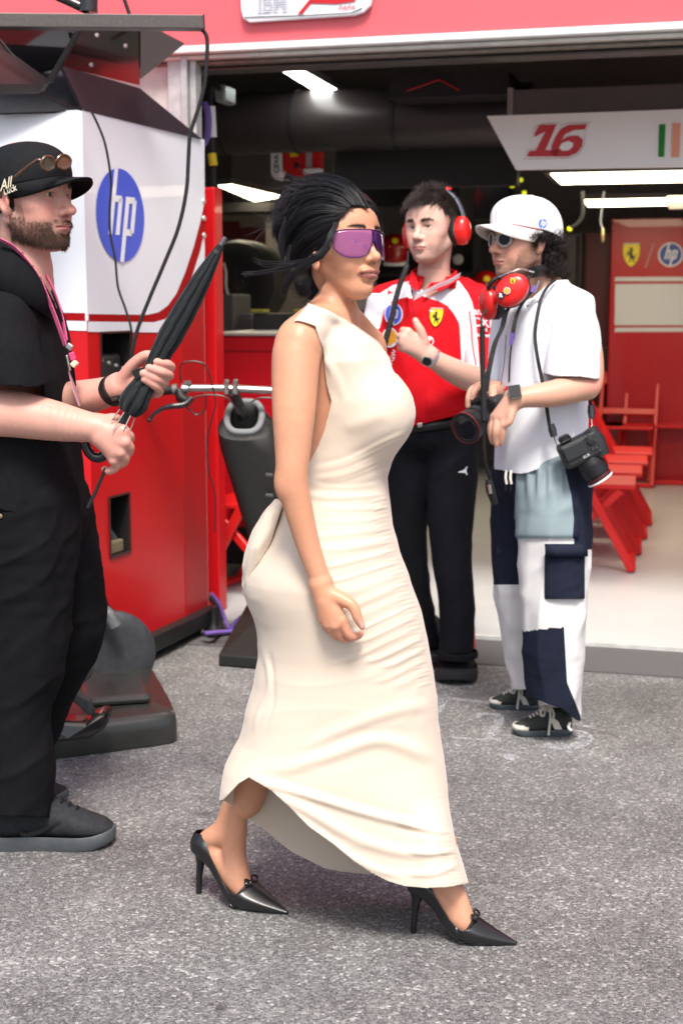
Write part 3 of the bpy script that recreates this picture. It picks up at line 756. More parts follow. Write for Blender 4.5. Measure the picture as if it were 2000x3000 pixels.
    def screen(x0, y0, x1, y1, t, lab):
        T = thing('monitor', lab, 'monitor', gp(*(lambda q: (q[0], t, q[1]))(gpx((x0 + x1) / 2, y1, t))), 'garage monitors')
        b = MB(); gboxpx(b, x0, y0, x1, y1, t, 0.05); b.build('case', M_black, T, bevel=0.008)
        b = MB(); gboxpx(b, x0 + 4, y0 + 4, x1 - 4, y1 - 4, t - 0.004, 0.003); b.build('panel', mat('screen_off', (0.006, 0.006, 0.007), 0.2), T)
        s, z = gpx((x0 + x1) / 2, y0, t); gbox(MB(), s - 0.02, s + 0.02, t + 0.05, t + 0.09, z - 0.1, 2.93).build('bracket', M_black, T)
    screen(1388, 540, 1505, 642, 4.0, 'switched off monitor between the headset man and the white cap')
    screen(1060, 545, 1340, 600, 4.2, 'wide dark monitor behind the headset man')
    # hanging red and white bodywork
    N_ = thing('car_bodywork', 'red and white car bodywork panel hung above the woman', 'bodywork', gp(*(lambda q: (q[0], 2.3, q[1]))(gpx(860, 530, 2.3))))
    t = 2.3
    wv = [(792, 440), (824, 440), (826, 500), (818, 528), (802, 524), (793, 505)]
    MB().prism([gp(*(lambda q: (q[0], t, q[1]))(gpx(x, y, t))) for x, y in wv], GN * 0.08).build('white_end_plate', M_print_w, N_, bevel=0.006)
    rv = [(826, 440), (936, 440), (934, 500), (905, 524), (860, 515), (828, 500)]
    MB().prism([gp(*(lambda q: (q[0], t + 0.004, q[1]))(gpx(x, y, t))) for x, y in rv], GN * 0.1).build('red_panel', mat('body_red', (0.62, 0.012, 0.01), 0.3, coat=0.4), N_, bevel=0.006)
    b = MB(); gboxpx(b, 888, 494, 940, 508, t - 0.02, 0.06); b.build('white_flap', M_print_w, N_, bevel=0.004)
    b = MB(); gboxpx(b, 896, 444, 913, 490, t - 0.003, 0.004); b.build('white_patch', mat('patch_grey', (0.4, 0.35, 0.35), 0.5), N_)
    b = MB(); gboxpx(b, 862, 476, 875, 492, t - 0.003, 0.004); b.build('black_patch', M_print_k, N_)
    b = MB(); gboxpx(b, 850, 448, 872, 458, t - 0.003, 0.004); b.build('yellow_patch', M_yel, N_)
    s, z = gpx(811, 480, t); text_on('lettering', 'CEVA', gp(s, t - 0.003, z), GZ, -GU, 0.042, M_print_k, N_, bold=0.001)
    # left side behind the counter
    def slab(name, x0, y0, x1, y1, t, dep, m, label, cat, bev=0.0):
        b = MB(); gboxpx(b, x0, y0, x1, y1, t, dep); return tag(b.build(name, m, bevel=bev), label, cat)
    slab('grey_partition', 778, 600, 1090, 1100, 3.4, 0.1, mat('taupe_panel', (0.105, 0.09, 0.085), 0.6, noise=0.05), 'taupe partition directly behind the woman\'s bun', 'partition')
    slab('maroon_panel', 695, 666, 780, 800, 4.0, 0.06, mat('maroon', (0.09, 0.004, 0.006), 0.5), 'maroon wall panel left of the taupe partition', 'panel')
    slab('maroon_panel', 650, 648, 694, 800, 3.95, 0.06, MATS['maroon'], 'narrow maroon wall panel beside the umbrella tip', 'panel')
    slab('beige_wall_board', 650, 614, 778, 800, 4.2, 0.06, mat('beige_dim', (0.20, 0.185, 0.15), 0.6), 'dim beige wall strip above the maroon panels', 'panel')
    slab('ceiling_tray', 600, 595, 790, 618, 3.3, 0.4, M_ceil, 'dark cable tray under the warm lamp', 'tray')
    # tyre on its stand
    T = thing('spare_racing_wheel', 'black racing wheel standing behind the counter', 'wheel', gp(*(lambda q: (q[0], 2.6, q[1]))(gpx(715, 905, 2.6))))
    s, z = gpx(712, 830, 2.6)
    MB().lathe(gp(s, 2.45, z), GN, [(0, 0.15), (0.0, 0.20), (0.02, 0.245), (0.06, 0.262), (0.26, 0.262), (0.30, 0.245), (0.32, 0.2), (0.32, 0.15)], 40).build('tread', mat('tyre', (0.006, 0.008, 0.007), 0.6), T, smooth=True)
    MB().lathe(gp(s, 2.44, z), GN, [(0, 0.02), (0.02, 0.15), (0.05, 0.152)], 30).build('rim', M_gloss, T, smooth=True)
    MB().tube(spline([gp(*(lambda q: (q[0], 2.35, q[1]))(gpx(x, y, 2.35))) for x, y in ((655, 770), (662, 800), (662, 840), (670, 870), (674, 885))], 20), 0.008, 8).build('guard_hoop', M_alu, T)
    slab('tool_box', 740, 918, 900, 972, 1.5, 0.3, mat('box_charcoal', (0.05, 0.05, 0.048), 0.5), 'charcoal tool box on the counter behind her shoulder', 'box', 0.01)
    slab('tool_box', 630, 862, 685, 972, 1.6, 0.3, mat('box_slate', (0.085, 0.088, 0.082), 0.5), 'slate tool box at the left end of the counter', 'box', 0.01)
    slab('tool_box', 684, 918, 736, 972, 1.7, 0.25, mat('box_warm', (0.13, 0.12, 0.115), 0.5), 'pale grey tool box between the other two', 'box', 0.01)
    b = MB(); gboxpx(b, 735, 906, 772, 914, 1.45, 0.1); tag(b.build('yellow_tape', mat('tape_yellow', (0.5, 0.42, 0.05), 0.5)), 'yellow tape strip on the counter left of the woman', 'tape')
    b = MB(); gboxpx(b, 862, 905, 895, 914, 1.45, 0.1); tag(b.build('yellow_tape', MATS['tape_yellow']), 'yellow tape strip right behind her shoulder', 'tape')
    b = MB(); gboxpx(b, 848, 928, 874, 942, 1.44, 0.05); tag(b.build('label_card', mat('card', (0.6, 0.66, 0.6), 0.5)), 'small white card on the charcoal tool box', 'card')
    # beige block seen under her chin
    slab('beige_cabinet', 1035, 873, 1125, 1000, 2.6, 0.3, mat('cabinet_beige', (0.42, 0.39, 0.33), 0.5), 'beige cabinet seen under the woman\'s chin', 'cabinet', 0.01)
    b = MB(); gboxpx(b, 1040, 908, 1080, 945, 2.59, 0.02); tag(b.build('vent_plate', mat('plate', (0.14, 0.13, 0.12), 0.5), bevel=0.004), 'grey plate on the beige cabinet', 'plate')
    # red counter with silver edge
    C_ = thing('red_counter', 'red counter with a silver edge behind the bicycle handlebar', 'counter', gp(-1.0, 0.8, 0))
    t = 0.8
    s0, z1 = gpx(600, 984, t); s1, _ = gpx(1100, 984, t)
    gbox(MB(), s0, s1, t, t + 0.7, 0.30, z1).build('body', mat('counter_red', (0.50, 0.004, 0.012), 0.4, noise=0.04, nscale=3), C_, bevel=0.006)
    gbox(MB(), s0, s1, t - 0.012, t + 0.7, z1 + 0.002, z1 + 0.016).build('edge', M_alu, C_, bevel=0.003)
    gbox(MB(), s0, s1, t + 0.05, t + 0.7, 0.10, 0.298).build('plinth', M_black, C_)
    gbox(MB(), s0, s1, t - 0.004, t - 0.001, z1 - 0.075, z1 - 0.07).build('seam', mat('seam_dark', (0.2, 0.002, 0.004), 0.5), C_)
    for ss in (s0 + 0.15, s1 - 0.2):
        MB().lathe(gp(ss, t + 0.2, 0.06), GU, [(0, 0.045), (0.03, 0.045)], 20).build('castor', M_rubber, C_, smooth=True)
    # hanging hoses by the pillar
    def loop(name, label, pxs, t, r, m): return cable(name, label, pxs, t, r, m)
    M_purple = mat('hose_purple', (0.16, 0.09, 0.36), 0.4)
    for i, dx in enumerate((0, 6)):
        loop('purple_hose', ('outer' if i else 'inner') + ' purple hose coiled by the pillar', [(594 + dx, 300), (604 + dx, 320), (608 + dx, 360), (604 + dx, 400), (594 + dx * .5, 428)], 0.25, 0.011, M_purple)
    loop('lifting_strap', 'black strap with white and yellow sleeves hanging by the pillar', [(628, 560), (624, 480), (620, 400), (617, 300), (620, 262), (632, 250), (645, 262)], 0.3, 0.013, M_rubber)
    for x0, y0, x1, y1, m, q in ((618, 312, 623, 402, M_print_w, 'white'), (621, 450, 626, 485, mat('sleeve_yellow', (0.75, 0.55, 0.01), 0.4), 'yellow')):
        P = [gp(s, 0.29, z) for s, z in (gpx(x0, y0, 0.29), gpx(x1, y1, 0.29))]; tag(MB().tube(P, 0.019, 12).build('strap_sleeve', m, smooth=True), q + ' sleeve on the hanging black strap', 'sleeve')
    s, z = gpx(655, 275, 0.4); tag(gbox(MB(), s - 0.025, s + 0.025, 0.35, 0.5, z - 0.04, z + 0.035).build('strap_clamp', mat('clamp', (0.3, 0.36, 0.36), 0.4, metal=0.5), bevel=0.01), 'pale metal clamp at the left end of the duct', 'clamp')
interior()
# ------------------------------------------------------------------ red and white cabinet with the blue badge
C0 = np.array((-0.912, 5.15, 0.0)); E1 = np.array((0.343, 0.939, 0.0)); E1 /= np.linalg.norm(E1); E2 = np.array((-E1[1], E1[0], 0.0))
def cw(s, z, out=0.0): return C0 + E1 * s + GZ * z - E2 * out            # right-hand face, out = towards the lane
def cpx(px, py):
    p = on_plane(px, py, C0, E2); return float(np.dot(p - C0, E1)), float(p[2])
def lw(s, z, out=0.0): return C0 + E2 * s + GZ * z - E1 * out            # left-hand face
def lpx(px, py):
    p = on_plane(px, py, C0, E1); return float(np.dot(p - C0, E2)), float(p[2])
def cabinet():
    T = thing('equipment_cabinet', 'tall red and white cabinet with a big round blue badge', 'cabinet', C0)
    L, W = cpx(602, 1100)[0], 1.1
    ztop0 = cpx(243, 322)[1]; ztop1 = cpx(596, 408)[1]; zb = cpx(617, 1800)[1]; ztop = (ztop0 + ztop1) / 2
    # right face as panels around the two openings
    h1 = [cpx(293, 975), cpx(386, 1112)]; h2 = [cpx(318, 1458), cpx(381, 1615)]
    s_a0, s_a1, z_a1, z_a0 = h1[0][0], h1[1][0], h1[0][1], h1[1][1]
    s_b0, s_b1, z_b1, z_b0 = h2[0][0], h2[1][0], h2[0][1], h2[1][1]
    sm = cpx(538, 1400)[0]   # seam
    ss = sorted([0, s_a0, s_b0, s_a1, s_b1, sm - 0.006]); zs = sorted([zb, z_b0, z_b1, z_a0, z_a1, ztop])
    th = 0.03; body = MB()
    def blk(s0, s1, z0, z1, t0, t1, mb): mb.hexa([cw(s0, z0, -t1), cw(s1, z0, -t1), cw(s1, z0, -t0), cw(s0, z0, -t0), cw(s0, z1, -t1), cw(s1, z1, -t1), cw(s1, z1, -t0), cw(s0, z1, -t0)]); return mb
    # face grid, z rows merged where no hole
    def face(mb, s0, s1, holes):
        rows = sorted({zb, ztop, *[h[2] for h in holes], *[h[3] for h in holes]}); cols = sorted({s0, s1, *[h[0] for h in holes], *[h[1] for h in holes]})
        V = []; Fc = []
        for i in range(len(cols) - 1):
            for j in range(len(rows) - 1):
                cs, cz = (cols[i] + cols[i + 1]) / 2, (rows[j] + rows[j + 1]) / 2
                if any(h[0] < cs < h[1] and h[2] < cz < h[3] for h in holes): continue
                n = len(V); V += [cw(cols[i], rows[j]), cw(cols[i + 1], rows[j]), cw(cols[i + 1], rows[j + 1]), cw(cols[i], rows[j + 1])]; Fc.append((n, n + 1, n + 2, n + 3))
        mb.add(V, Fc)
    holes = [(s_a0, s_a1, z_a0, z_a1), (s_b0, s_b1, z_b0, z_b1)]
    face(body, 0, sm - 0.006, holes)
    body.add([cw(0, zb), cw(0, ztop), lw(W, ztop), lw(W, zb)], [(0, 1, 2, 3)])
    body.add([cw(0, ztop), cw(L, ztop), cw(L, ztop) + E2 * W, lw(W, ztop)], [(0, 1, 2, 3)])
    body.add([cw(0, zb), cw(sm - .006, zb), cw(sm - .006, zb) + E2 * W, lw(W, zb)], [(0, 1, 2, 3)])
    body.add([cw(sm - .006, zb), cw(sm - .006, ztop), cw(sm - .006, ztop) + E2 * .5, cw(sm - .006, zb) + E2 * .5], [(0, 1, 2, 3)])
    body.build('body', M_red, T)
    col = MB(); col.hexa([cw(sm, zb), cw(L, zb), cw(L, zb) + E2 * 0.6, cw(sm, zb) + E2 * 0.6, cw(sm, ztop - .004), cw(L, ztop - .004), cw(L, ztop - .004) + E2 * .6, cw(sm, ztop - .004) + E2 * .6])
    col.build('end_column', mat('column_red', (0.42, 0.004, 0.007), 0.4, noise=0.05, nscale=3), T, bevel=0.006)
    for (a0, a1, b0, b1), nm in zip(holes, ('screen_niche', 'lower_niche')):
        d = 0.16; m = MB()
        A = [cw(a0, b0), cw(a1, b0), cw(a1, b1), cw(a0, b1)]; Bk = [p + E2 * d for p in A]
        m.add(A + Bk, [(0, 1, 5, 4), (1, 2, 6, 5), (2, 3, 7, 6), (3, 0, 4, 7), (4, 5, 6, 7)]); m.build(nm, mat('niche_black', (0.012, 0.012, 0.012), 0.5), T)
        fr = MB()
        for p, q in zip(A, A[1:] + A[:1]): fr.bar(p - E2 * 0.002, q - E2 * 0.002, 0.008, 0.008, tuple(E2))
        fr.build('niche_frame', mat('niche_rim', (0.05, 0.012, 0.012), 0.4), T)
    # gear in the niches
    q0 = (s_a0 + 0.03, s_a1 - 0.02, z_a0, z_a0 + (z_a1 - z_a0) * 0.55)
    blk(q0[0], q0[1], q0[2], q0[3], 0.03, 0.13, MB()).build('control_unit', mat('unit_grey', (0.03, 0.032, 0.032), 0.45, noise=0.2), T, bevel=0.015)
    for k in range(4):
        c = cw(q0[0] + 0.02 + 0.055 * k, q0[3] - 0.02 - 0.012 * k, -0.028); MB().lathe(c, -E2, [(0, 0.007), (0.008, 0.006)], 12).build('unit_knob', M_alu, T, smooth=True)
    blk(s_b0 + 0.01, s_b1 - 0.01, z_b0 + 0.002, z_b0 + 0.05, 0.02, 0.14, MB()).build('niche_tray', mat('tray_tan', (0.20, 0.16, 0.10), 0.5), T, bevel=0.006)
    MB().tube(spline([cw(s_b0 + 0.03, z_b0 + 0.30, -0.1), cw(s_b0 + 0.08, z_b0 + 0.2, -0.07), cw(s_b1 - 0.08, z_b0 + 0.12, -0.06), cw(s_b1 - 0.03, z_b0 + 0.05, -0.05)], 16), 0.012, 8).build('niche_hose', mat('hose_slate', (0.09, 0.10, 0.11), 0.4), T, smooth=True)
    # white upper livery, right face
    def fl(nm, pxs, m, lift): flat(nm, [[(0.0 if s_ < 0.06 and x < 262 else s_, z_) for x, (s_, z_) in ((x, cpx(x, y)) for x, y in pxs)]], C0, E1, GZ, m, T, lift)
    curve = [(598, 590), (585, 650), (565, 725), (540, 800), (515, 860), (490, 895), (462, 915), (430, 922)]
    def shift(c, dx, dy): return [(x + dx, y + dy) for x, y in c]
    fl('white_panel', [(243, 323), (597, 409)] + curve + [(256, 920)], M_white, 0.003)
    band = lambda o1, o2: [(598, 590 + o1 * 2.2)] + [(min(598.5, x + o1 * .9), y + o1 * (0.35 + 0.65 * i / 7) + max(0, x + o1 * .9 - 598.5) * 2.5) for i, (x, y) in enumerate(curve[1:], 1)] + [(256, 920 + o1)]
    b0, b1, b2 = band(0, 0), band(22, 0), band(52, 0)
    fl('red_stripe', b0[:-1] + [b0[-1]] + b1[::-1], mat('stripe_red', (0.36, 0.003, 0.006), 0.6, spec=0.15), 0.0025)
    fl('white_stripe', b1 + b2[::-1], M_white, 0.0025)
    # left face
    def fl2(nm, pxs, m, lift):
        o = C0; flat(nm, [[(0.0 if x > 230 else s_, z_) for x, (s_, z_) in ((x, lpx(x, y)) for x, y in pxs)]], o, E2, GZ, m, T, -lift)
    fl2('white_panel', [(242, 322), (-60, 331), (-60, 912), (255, 917)], M_white, 0.003)
    fl2('red_stripe', [(255, 918), (-60, 912), (-60, 932), (255, 940)], MATS['stripe_red'], 0.0025)
    fl2('white_stripe', [(255, 941), (-60, 933), (-60, 960), (255, 969)], M_white, 0.0025)
    MB().bar(cw(0.0, cpx(256, 940)[1], 0.0), cw(0.0, ztop - 0.002, 0.0), 0.009, 0.009, tuple(E2)).build('corner_trim', M_white, T)
    # the badge
    s, z = cpx(349, 631); s1, _ = cpx(278, 631); s2, _ = cpx(419, 631); _, za = cpx(349, 494); _, zb2 = cpx(349, 768)
    R = (za - zb2) / 2; hp_logo(cw((s1 + s2) / 2, (za + zb2) / 2, 0.004), E1 * ((s2 - s1) / 2 / R), GZ, R, T, white=M_white, lift=0.002)
    # edge of the column, screw caps
    for y in (590, 640, 690):
        s_, z_ = cpx(600, y); MB().lathe(cw(L - 0.004, z_, 0), -E2, [(0, 0.012), (0.01, 0.01)], 12).build('edge_clip', M_alu, T, smooth=True)
    # chassis below: dark skirt wedge, base bar, feet
    M_sk = mat('skirt_red', (0.14, 0.003, 0.006), 0.4)
    k0 = cpx(300, 1775); k1 = cpx(470, 1845)
    bs = MB(); z0 = 0.05
    bs.hexa([cw(0.0, z0, -0.12), cw(L, z0, -0.12), cw(L, z0, -W), cw(0, z0, -W), cw(0.0, zb - 0.002, -0.12), cw(L, zb - 0.002, -0.12), cw(L, zb - 0.002, -W), cw(0, zb - 0.002, -W)])
    bs.build('underframe', mat('underframe_black', (0.01, 0.01, 0.01), 0.6), T)
    MB().bar(cw(-0.05, 0.075, 0.02), cw(L + 0.03, 0.075, 0.02), 0.05, 0.07).build('base_rail', M_black, T, bevel=0.006)
    MB().prism([cw(0, zb + 0.30, 0.001), cw(0.42, zb - 0.001, 0.001), cw(0, zb - 0.001, 0.001)], -E2 * 0.003).build('lower_chamfer', M_sk, T)
    for s_ in (0.1, 0.9):
        MB().lathe(cw(s_, 0, 0.06), (0, 0, 1), [(0, 0.07), (0.012, 0.075), (0.03, 0.03), (0.06, 0.015), (0.12, 0.015)], 24).build('levelling_foot', M_black, T, smooth=True)
        MB().lathe(cw(s_, 0.03, 0.06), (0, 0, 1), [(0, 0.009), (0.06, 0.009)], 12).build('foot_bolt', M_steel, T, smooth=True)
cabinet()

# ------------------------------------------------------------------ black roof over the cabinet with its beam, cables
def roof():
    T = thing('canopy', 'glossy black carbon canopy with a long beam above the cabinet', 'canopy', (-0.9, 4.8, 2.1))
    def pan(name, pts, m, th=0.012, order=None):
        P = [at(*p) for p in pts[:3]]; n = np.cross(P[1] - P[0], P[2] - P[0]); n /= np.linalg.norm(n)
        P += [on_plane(p[0], p[1], P[0], n) for p in pts[3:]]
        if n[1] < 0: n = -n
        if order: P = [P[i] for i in order]
        return MB().prism(P, n * th).build(name, m, T)
    M_red_refl = mat('carbon_mirror', (0.012, 0.010, 0.012), 0.08, coat=0.6, spec=0.7)
    # lower wing sitting on the cabinet top: two facets
    pan('lower_wing', [(-40, 332, 5.2), (245, 324, 5.16), (185, 195, 5.25), (-40, 215, 5.3)], mat('carbon_dark', (0.020, 0.020, 0.025), 0.6, spec=0.2, noise=0.2, nscale=60))
    pan('lower_wing', [(245, 324, 5.155), (592, 407, 6.04), (410, 258, 5.6), (183, 193, 5.22)], mat('carbon_satin', (0.030, 0.020, 0.027), 0.45, spec=0.3, noise=0.25, nscale=60))
    # upper folded wing, mirror gloss
    pan('upper_wing', [(-40, 60, 5.05), (232, 60, 5.0), (185, 196, 5.2), (-40, 260, 5.1)], M_red_refl)
    pan('upper_wing', [(232, 60, 5.0), (410, 60, 5.3), (185, 196, 5.2), (410, 250, 5.45)], M_gloss, order=(0, 1, 3, 2))
    pan('upper_wing', [(412, 60, 5.3), (542, 128, 5.5), (412, 232, 5.46)], mat('carbon_edge', (0.06, 0.025, 0.03), 0.12, coat=0.5))
    pan('wing_fin', [(-40, 95, 4.86), (15, 140, 4.86), (150, 238, 4.9), (130, 246, 4.9), (-40, 246, 4.88)], mat('fin_black', (0.006, 0.006, 0.007), 0.5), 0.04)
    pan('wing_fin', [(225, 84, 4.88), (236, 88, 4.88), (150, 240, 4.9), (130, 246, 4.9)], MATS['fin_black'], 0.03)
    for x, y in ((285, 103), (368, 134), (268, 190)):
        MB().lathe(at(x, y, 5.08), (0, -1, 0), [(0, 0.008), (0.01, 0.006)], 10).build('rivet', M_steel, T, smooth=True)
    # beam
    a = at(-60, 62, 4.62); b = at(594, 68, 4.80)
    bm_ = mat('beam_carbon', (0.085, 0.075, 0.07), 0.4, noise=0.25, nscale=120, bump=0.2, bscale=400)
    MB().bar(a, b, 0.06, 0.043).build('beam', bm_, T, bevel=0.003)
    MB().bar(b - (b - a) * 0.004, b + (b - a) * 0.003, 0.064, 0.047).build('beam_end_cap', M_black, T, bevel=0.003)
    MB().tube([at(130, -30, 4.7), at(262, 30, 4.7)], 0.016, 10).build('stay_rod', M_gloss, T, smooth=True)
    MB().tube([at(355, -30, 4.75), at(382, 48, 4.75)], 0.006, 8).build('stay_wire', M_rubber, T, smooth=True)
    MB().tube([at(260, 35, 4.7), at(262, -30, 4.7)], 0.03, 12).build('stay_bracket', M_gloss, T, smooth=True)
roof()
def cable_at(name, label, pts, r, m, cat='cable', n=60):
    return tag(MB().tube(spline([at(*p) for p in pts], n), r, 8).build(name, m, smooth=True), label, cat)
cable_at('thick_cable', 'thick black cable hanging from the beam end past the cabinet', [(594, 86, 4.8), (607, 115, 4.8), (605, 190, 4.8), (596, 265, 4.8), (574, 340, 4.8), (557, 395, 4.8), (552, 470, 4.8), (546, 560, 4.8), (522, 670, 4.8), (478, 780, 4.8), (440, 870, 4.8), (405, 960, 4.8), (388, 1030, 4.8), (378, 1110, 4.82)], 0.0065, M_rubber)
cable_at('thin_cable', 'thin dark cable crossing the blue badge', [(268, 326, 5.0), (285, 360, 5.0), (305, 410, 5.0), (318, 470, 5.0), (326, 540, 5.0), (322, 620, 5.0), (324, 690, 5.0), (338, 760, 5.0), (346, 840, 5.0), (368, 905, 5.0), (384, 960, 5.0), (386, 1000, 5.02)], 0.0042, M_rubber)
cable_at('thin_cable', 'thin dark cable drooping from the black canopy', [(0, 115, 4.85), (60, 190, 4.85), (110, 262, 4.85), (170, 300, 4.95), (240, 322, 5.05)], 0.004, M_rubber)

# ------------------------------------------------------------------ handlebar trolley
def trolley():
    T = thing('handlebar_trolley', 'black padded trolley with a silver bicycle handlebar', 'trolley', on_ground(690, 1950))
    Y = 5.5
    p = lambda x, y, d=Y: at(x, y, d)
    MB().tube([p(535, 1137), p(640, 1137, Y + .02), p(800, 1144, Y + .03), p(980, 1150, Y + .05)], 0.0145, 16).build('handlebar', M_steel, T, smooth=True)
    MB().tube([p(410, 1152), p(455, 1148), p(508, 1142)], [0.0165, 0.017, 0.017], 14).build('grip', M_rubber, T, smooth=True)
    MB().tube([p(506, 1142), p(520, 1141)], 0.022, 14).build('grip_collar', mat('collar_grey', (0.15, 0.15, 0.14), 0.4), T, smooth=True)
    cl = MB(); cl.tube([p(534, 1140), p(552, 1139)], 0.021, 14); cl.bar(p(540, 1122, Y - .01), p(560, 1120, Y - .01), 0.02, 0.015); cl.build('brake_clamp', M_steel, T, smooth=True)
    br = MB(); br.tube([p(524, 1142, Y - .01), p(530, 1165, Y - .02), p(548, 1175, Y - .03)], [0.018, 0.022, 0.014], 10); br.build('brake_body', M_black, T, smooth=True)
    lv = MB(); lv.tube(spline([p(560, 1168, Y - .03), p(540, 1185, Y - .05), p(505, 1190, Y - .06), p(480, 1195, Y - .06), p(455, 1210, Y - .06), p(438, 1230, Y - .06)], 24), np.concatenate([np.linspace(0.014, 0.011, 12), np.linspace(0.010, 0.007, 12)]), 10)
    lv.lathe(p(438, 1230, Y - .06), (-.5, 0, -1), [(-0.008, 0.005), (0, 0.011), (0.008, 0.005)], 12); lv.build('brake_lever', M_gloss, T, smooth=True)
    st = MB()
    for x in (664, 690):
        for y in (1117, 1150): st.lathe(p(x, y, Y - .015), (0, -1, 0), [(-.02, 0.008), (0.012, 0.009), (0.016, 0.006)], 12)
        st.tube([p(x, 1114, Y - .008), p(x - 2, 1153, Y - .008)], 0.011, 8)
    st.build('stem_clamp', M_steel, T, smooth=True)
    MB().tube([p(683, 1150), p(700, 1185, Y + .03), p(712, 1225, Y + .06)], 0.021, 14).build('stem', M_gloss, T, smooth=True)
    for pts in ([(560, 1168), (600, 1158), (650, 1160), (680, 1180), (700, 1215)], [(735, 1178), (760, 1166), (800, 1166)], [(530, 1120), (532, 1065), (590, 1062), (612, 1090), (622, 1130), (632, 1180), (620, 1230), (608, 1290), (612, 1380), (630, 1450), (630, 1560)], [(604, 1160), (600, 1200), (575, 1215), (545, 1190)]):
        MB().tube(spline([p(x, y, Y - .03) for x, y in pts], 40), 0.0035, 6).build('brake_cable', mat('cable_black', (0.02, 0.012, 0.014), 0.4), T, smooth=True)
    # padded column, an open-topped sleeve
    cx = [(722, 1215), (728, 1290), (745, 1400), (768, 1560), (785, 1700), (790, 1800)]
    pa = MB()
    def ring(x, y, hw, hd, d=Y + .06, tilt=0.0):
        c = p(x, y, d); return [c + np.array((hw * (abs(math.cos(a)) ** 0.6) * np.sign(math.cos(a)), hd * (abs(math.sin(a)) ** 0.6) * np.sign(math.sin(a)), tilt * math.sin(a))) for a in np.linspace(0, 2 * math.pi, 33)]
    rows = [ring(716, 1222, 0.070, 0.07, tilt=0.055), ring(722, 1250, 0.112, 0.09, tilt=0.045), ring(738, 1310, 0.122, 0.085, tilt=0.02), ring(768, 1420, 0.118, 0.075), ring(802, 1560, 0.106, 0.065), ring(830, 1700, 0.095, 0.055), ring(850, 1850, 0.085, 0.05)]
    pa.sheet(rows); pa.build('padded_sleeve', mat('pad_black', (0.010, 0.011, 0.010), 0.6, noise=0.3, nscale=40, bump=0.1, bscale=40, bdist=0.004), T, smooth=True, solid=0.02)
    MB().tube(np.array(ring(716, 1221, 0.068, 0.066, tilt=0.055))[:, :], 0.013, 10).build('sleeve_rim', mat('rim_grey', (0.20, 0.215, 0.22), 0.8, bump=0.5, bscale=300), T, smooth=True)
    for y in (1390, 1450): MB().bar(p(778, y, Y - .06), p(800, y + 2, Y - .06), 0.008, 0.012).build('sleeve_buckle', mat('buckle', (0.08, 0.08, 0.08), 0.3), T, bevel=0.002)
    # wedge foot
    w = [on_ground(640, 1950, 0.004), on_ground(900, 1972, 0.004), on_ground(900, 1900, 0.004), on_ground(690, 1880, 0.004)]
    h_ = [on_ground(640, 1950, 0.004) + GZ * 0.045, on_ground(900, 1972, 0.004) + GZ * .045, on_ground(880, 1880, 0.004) + GZ * .26, on_ground(748, 1862, 0.004) + GZ * .2]
    MB().hexa(w + h_).build('wedge_foot', mat('wedge_black', (0.014, 0.016, 0.014), 0.45), T, bevel=0.006)
trolley()

# ------------------------------------------------------------------ red folding chairs
M_chair = mat('chair_red', (0.62, 0.010, 0.010), 0.4, noise=0.06, nscale=8)
def chair_meshes():
    """chair at the origin facing +X, seat 0.45 m wide along Y"""
    out = []
    w = 0.21; out_bar = []
    for s in (-1, 1):
        out.append(('side_frame', MB().bar((-0.19, s * w, 0.84), (0.27, s * w, 0.012), 0.028, 0.045).mesh('side_frame')))
        out.append(('rear_leg', MB().bar((0.20, s * (w - 0.032), 0.43), (-0.22, s * (w - 0.032), 0.012), 0.026, 0.04).mesh('rear_leg')))
    out.append(('foot_bar', MB().bar((0.265, -w, 0.02), (0.265, w, 0.02), 0.04, 0.03).mesh('foot_bar')))
    out.append(('foot_bar', MB().bar((-0.215, -w + .03, 0.02), (-0.215, w - .03, 0.02), 0.04, 0.03).mesh('foot_bar')))
    b = MB()   # top rail with a hand slot
    d = np.array((0.46, 0, -0.83)); d /= np.linalg.norm(d); a = np.array((-0.19, 0, 0.84))
    for y0, y1, q0, q1 in ((-w, w, 0.0, 0.03), (-w, -0.07, 0.03, 0.055), (0.07, w, 0.03, 0.055), (-w, w, 0.055, 0.10)):
        c = a + d * (q0 + q1) / 2; b.bar(c + np.array((0, y0, 0)), c + np.array((0, y1, 0)), q1 - q0, 0.02, (0.83, 0, 0.46))
    out.append(('top_rail', b.mesh('top_rail')))
    c = a + d * 0.33; out.append(('back_slat', MB().bar(c + np.array((0, -w, 0)), c + np.array((0, w, 0)), 0.05, 0.018, (0.83, 0, 0.46)).mesh('back_slat')))
    out.append(('seat', MB().box((-0.11, -w + 0.004, 0.437), (0.275, w - 0.004, 0.460)).mesh('seat')))
    return out
CH = chair_meshes()
for nm, me in CH: me.materials.append(M_chair)
def chair(pos, yaw, label, group):
    r = thing('folding_chair', label, 'chair', pos, group); r.rotation_euler = (0, 0, yaw)
    for nm, me in CH:
        o = bpy.data.objects.new(nm, me); COL.objects.link(o); o.parent = r
        md = o.modifiers.new('bevel', 'BEVEL'); md.width = 0.004; md.segments = 1
gyaw = math.atan2(GU[1], GU[0])
base = np.array((1.49, 7.26, 0)) - GU * 0.265 + GN * 0.21
for k, nm in enumerate(('nearest red folding chair of the row behind the white shirted man', 'second red folding chair of the row behind the white shirted man', 'third red folding chair of the row behind the white shirted man', 'farthest red folding chair of the row behind the white shirted man')):
    p_ = base + GN * 0.53 * k; chair((p_[0], p_[1], 0.018), gyaw + 0.06, nm, 'row of red chairs in the garage')
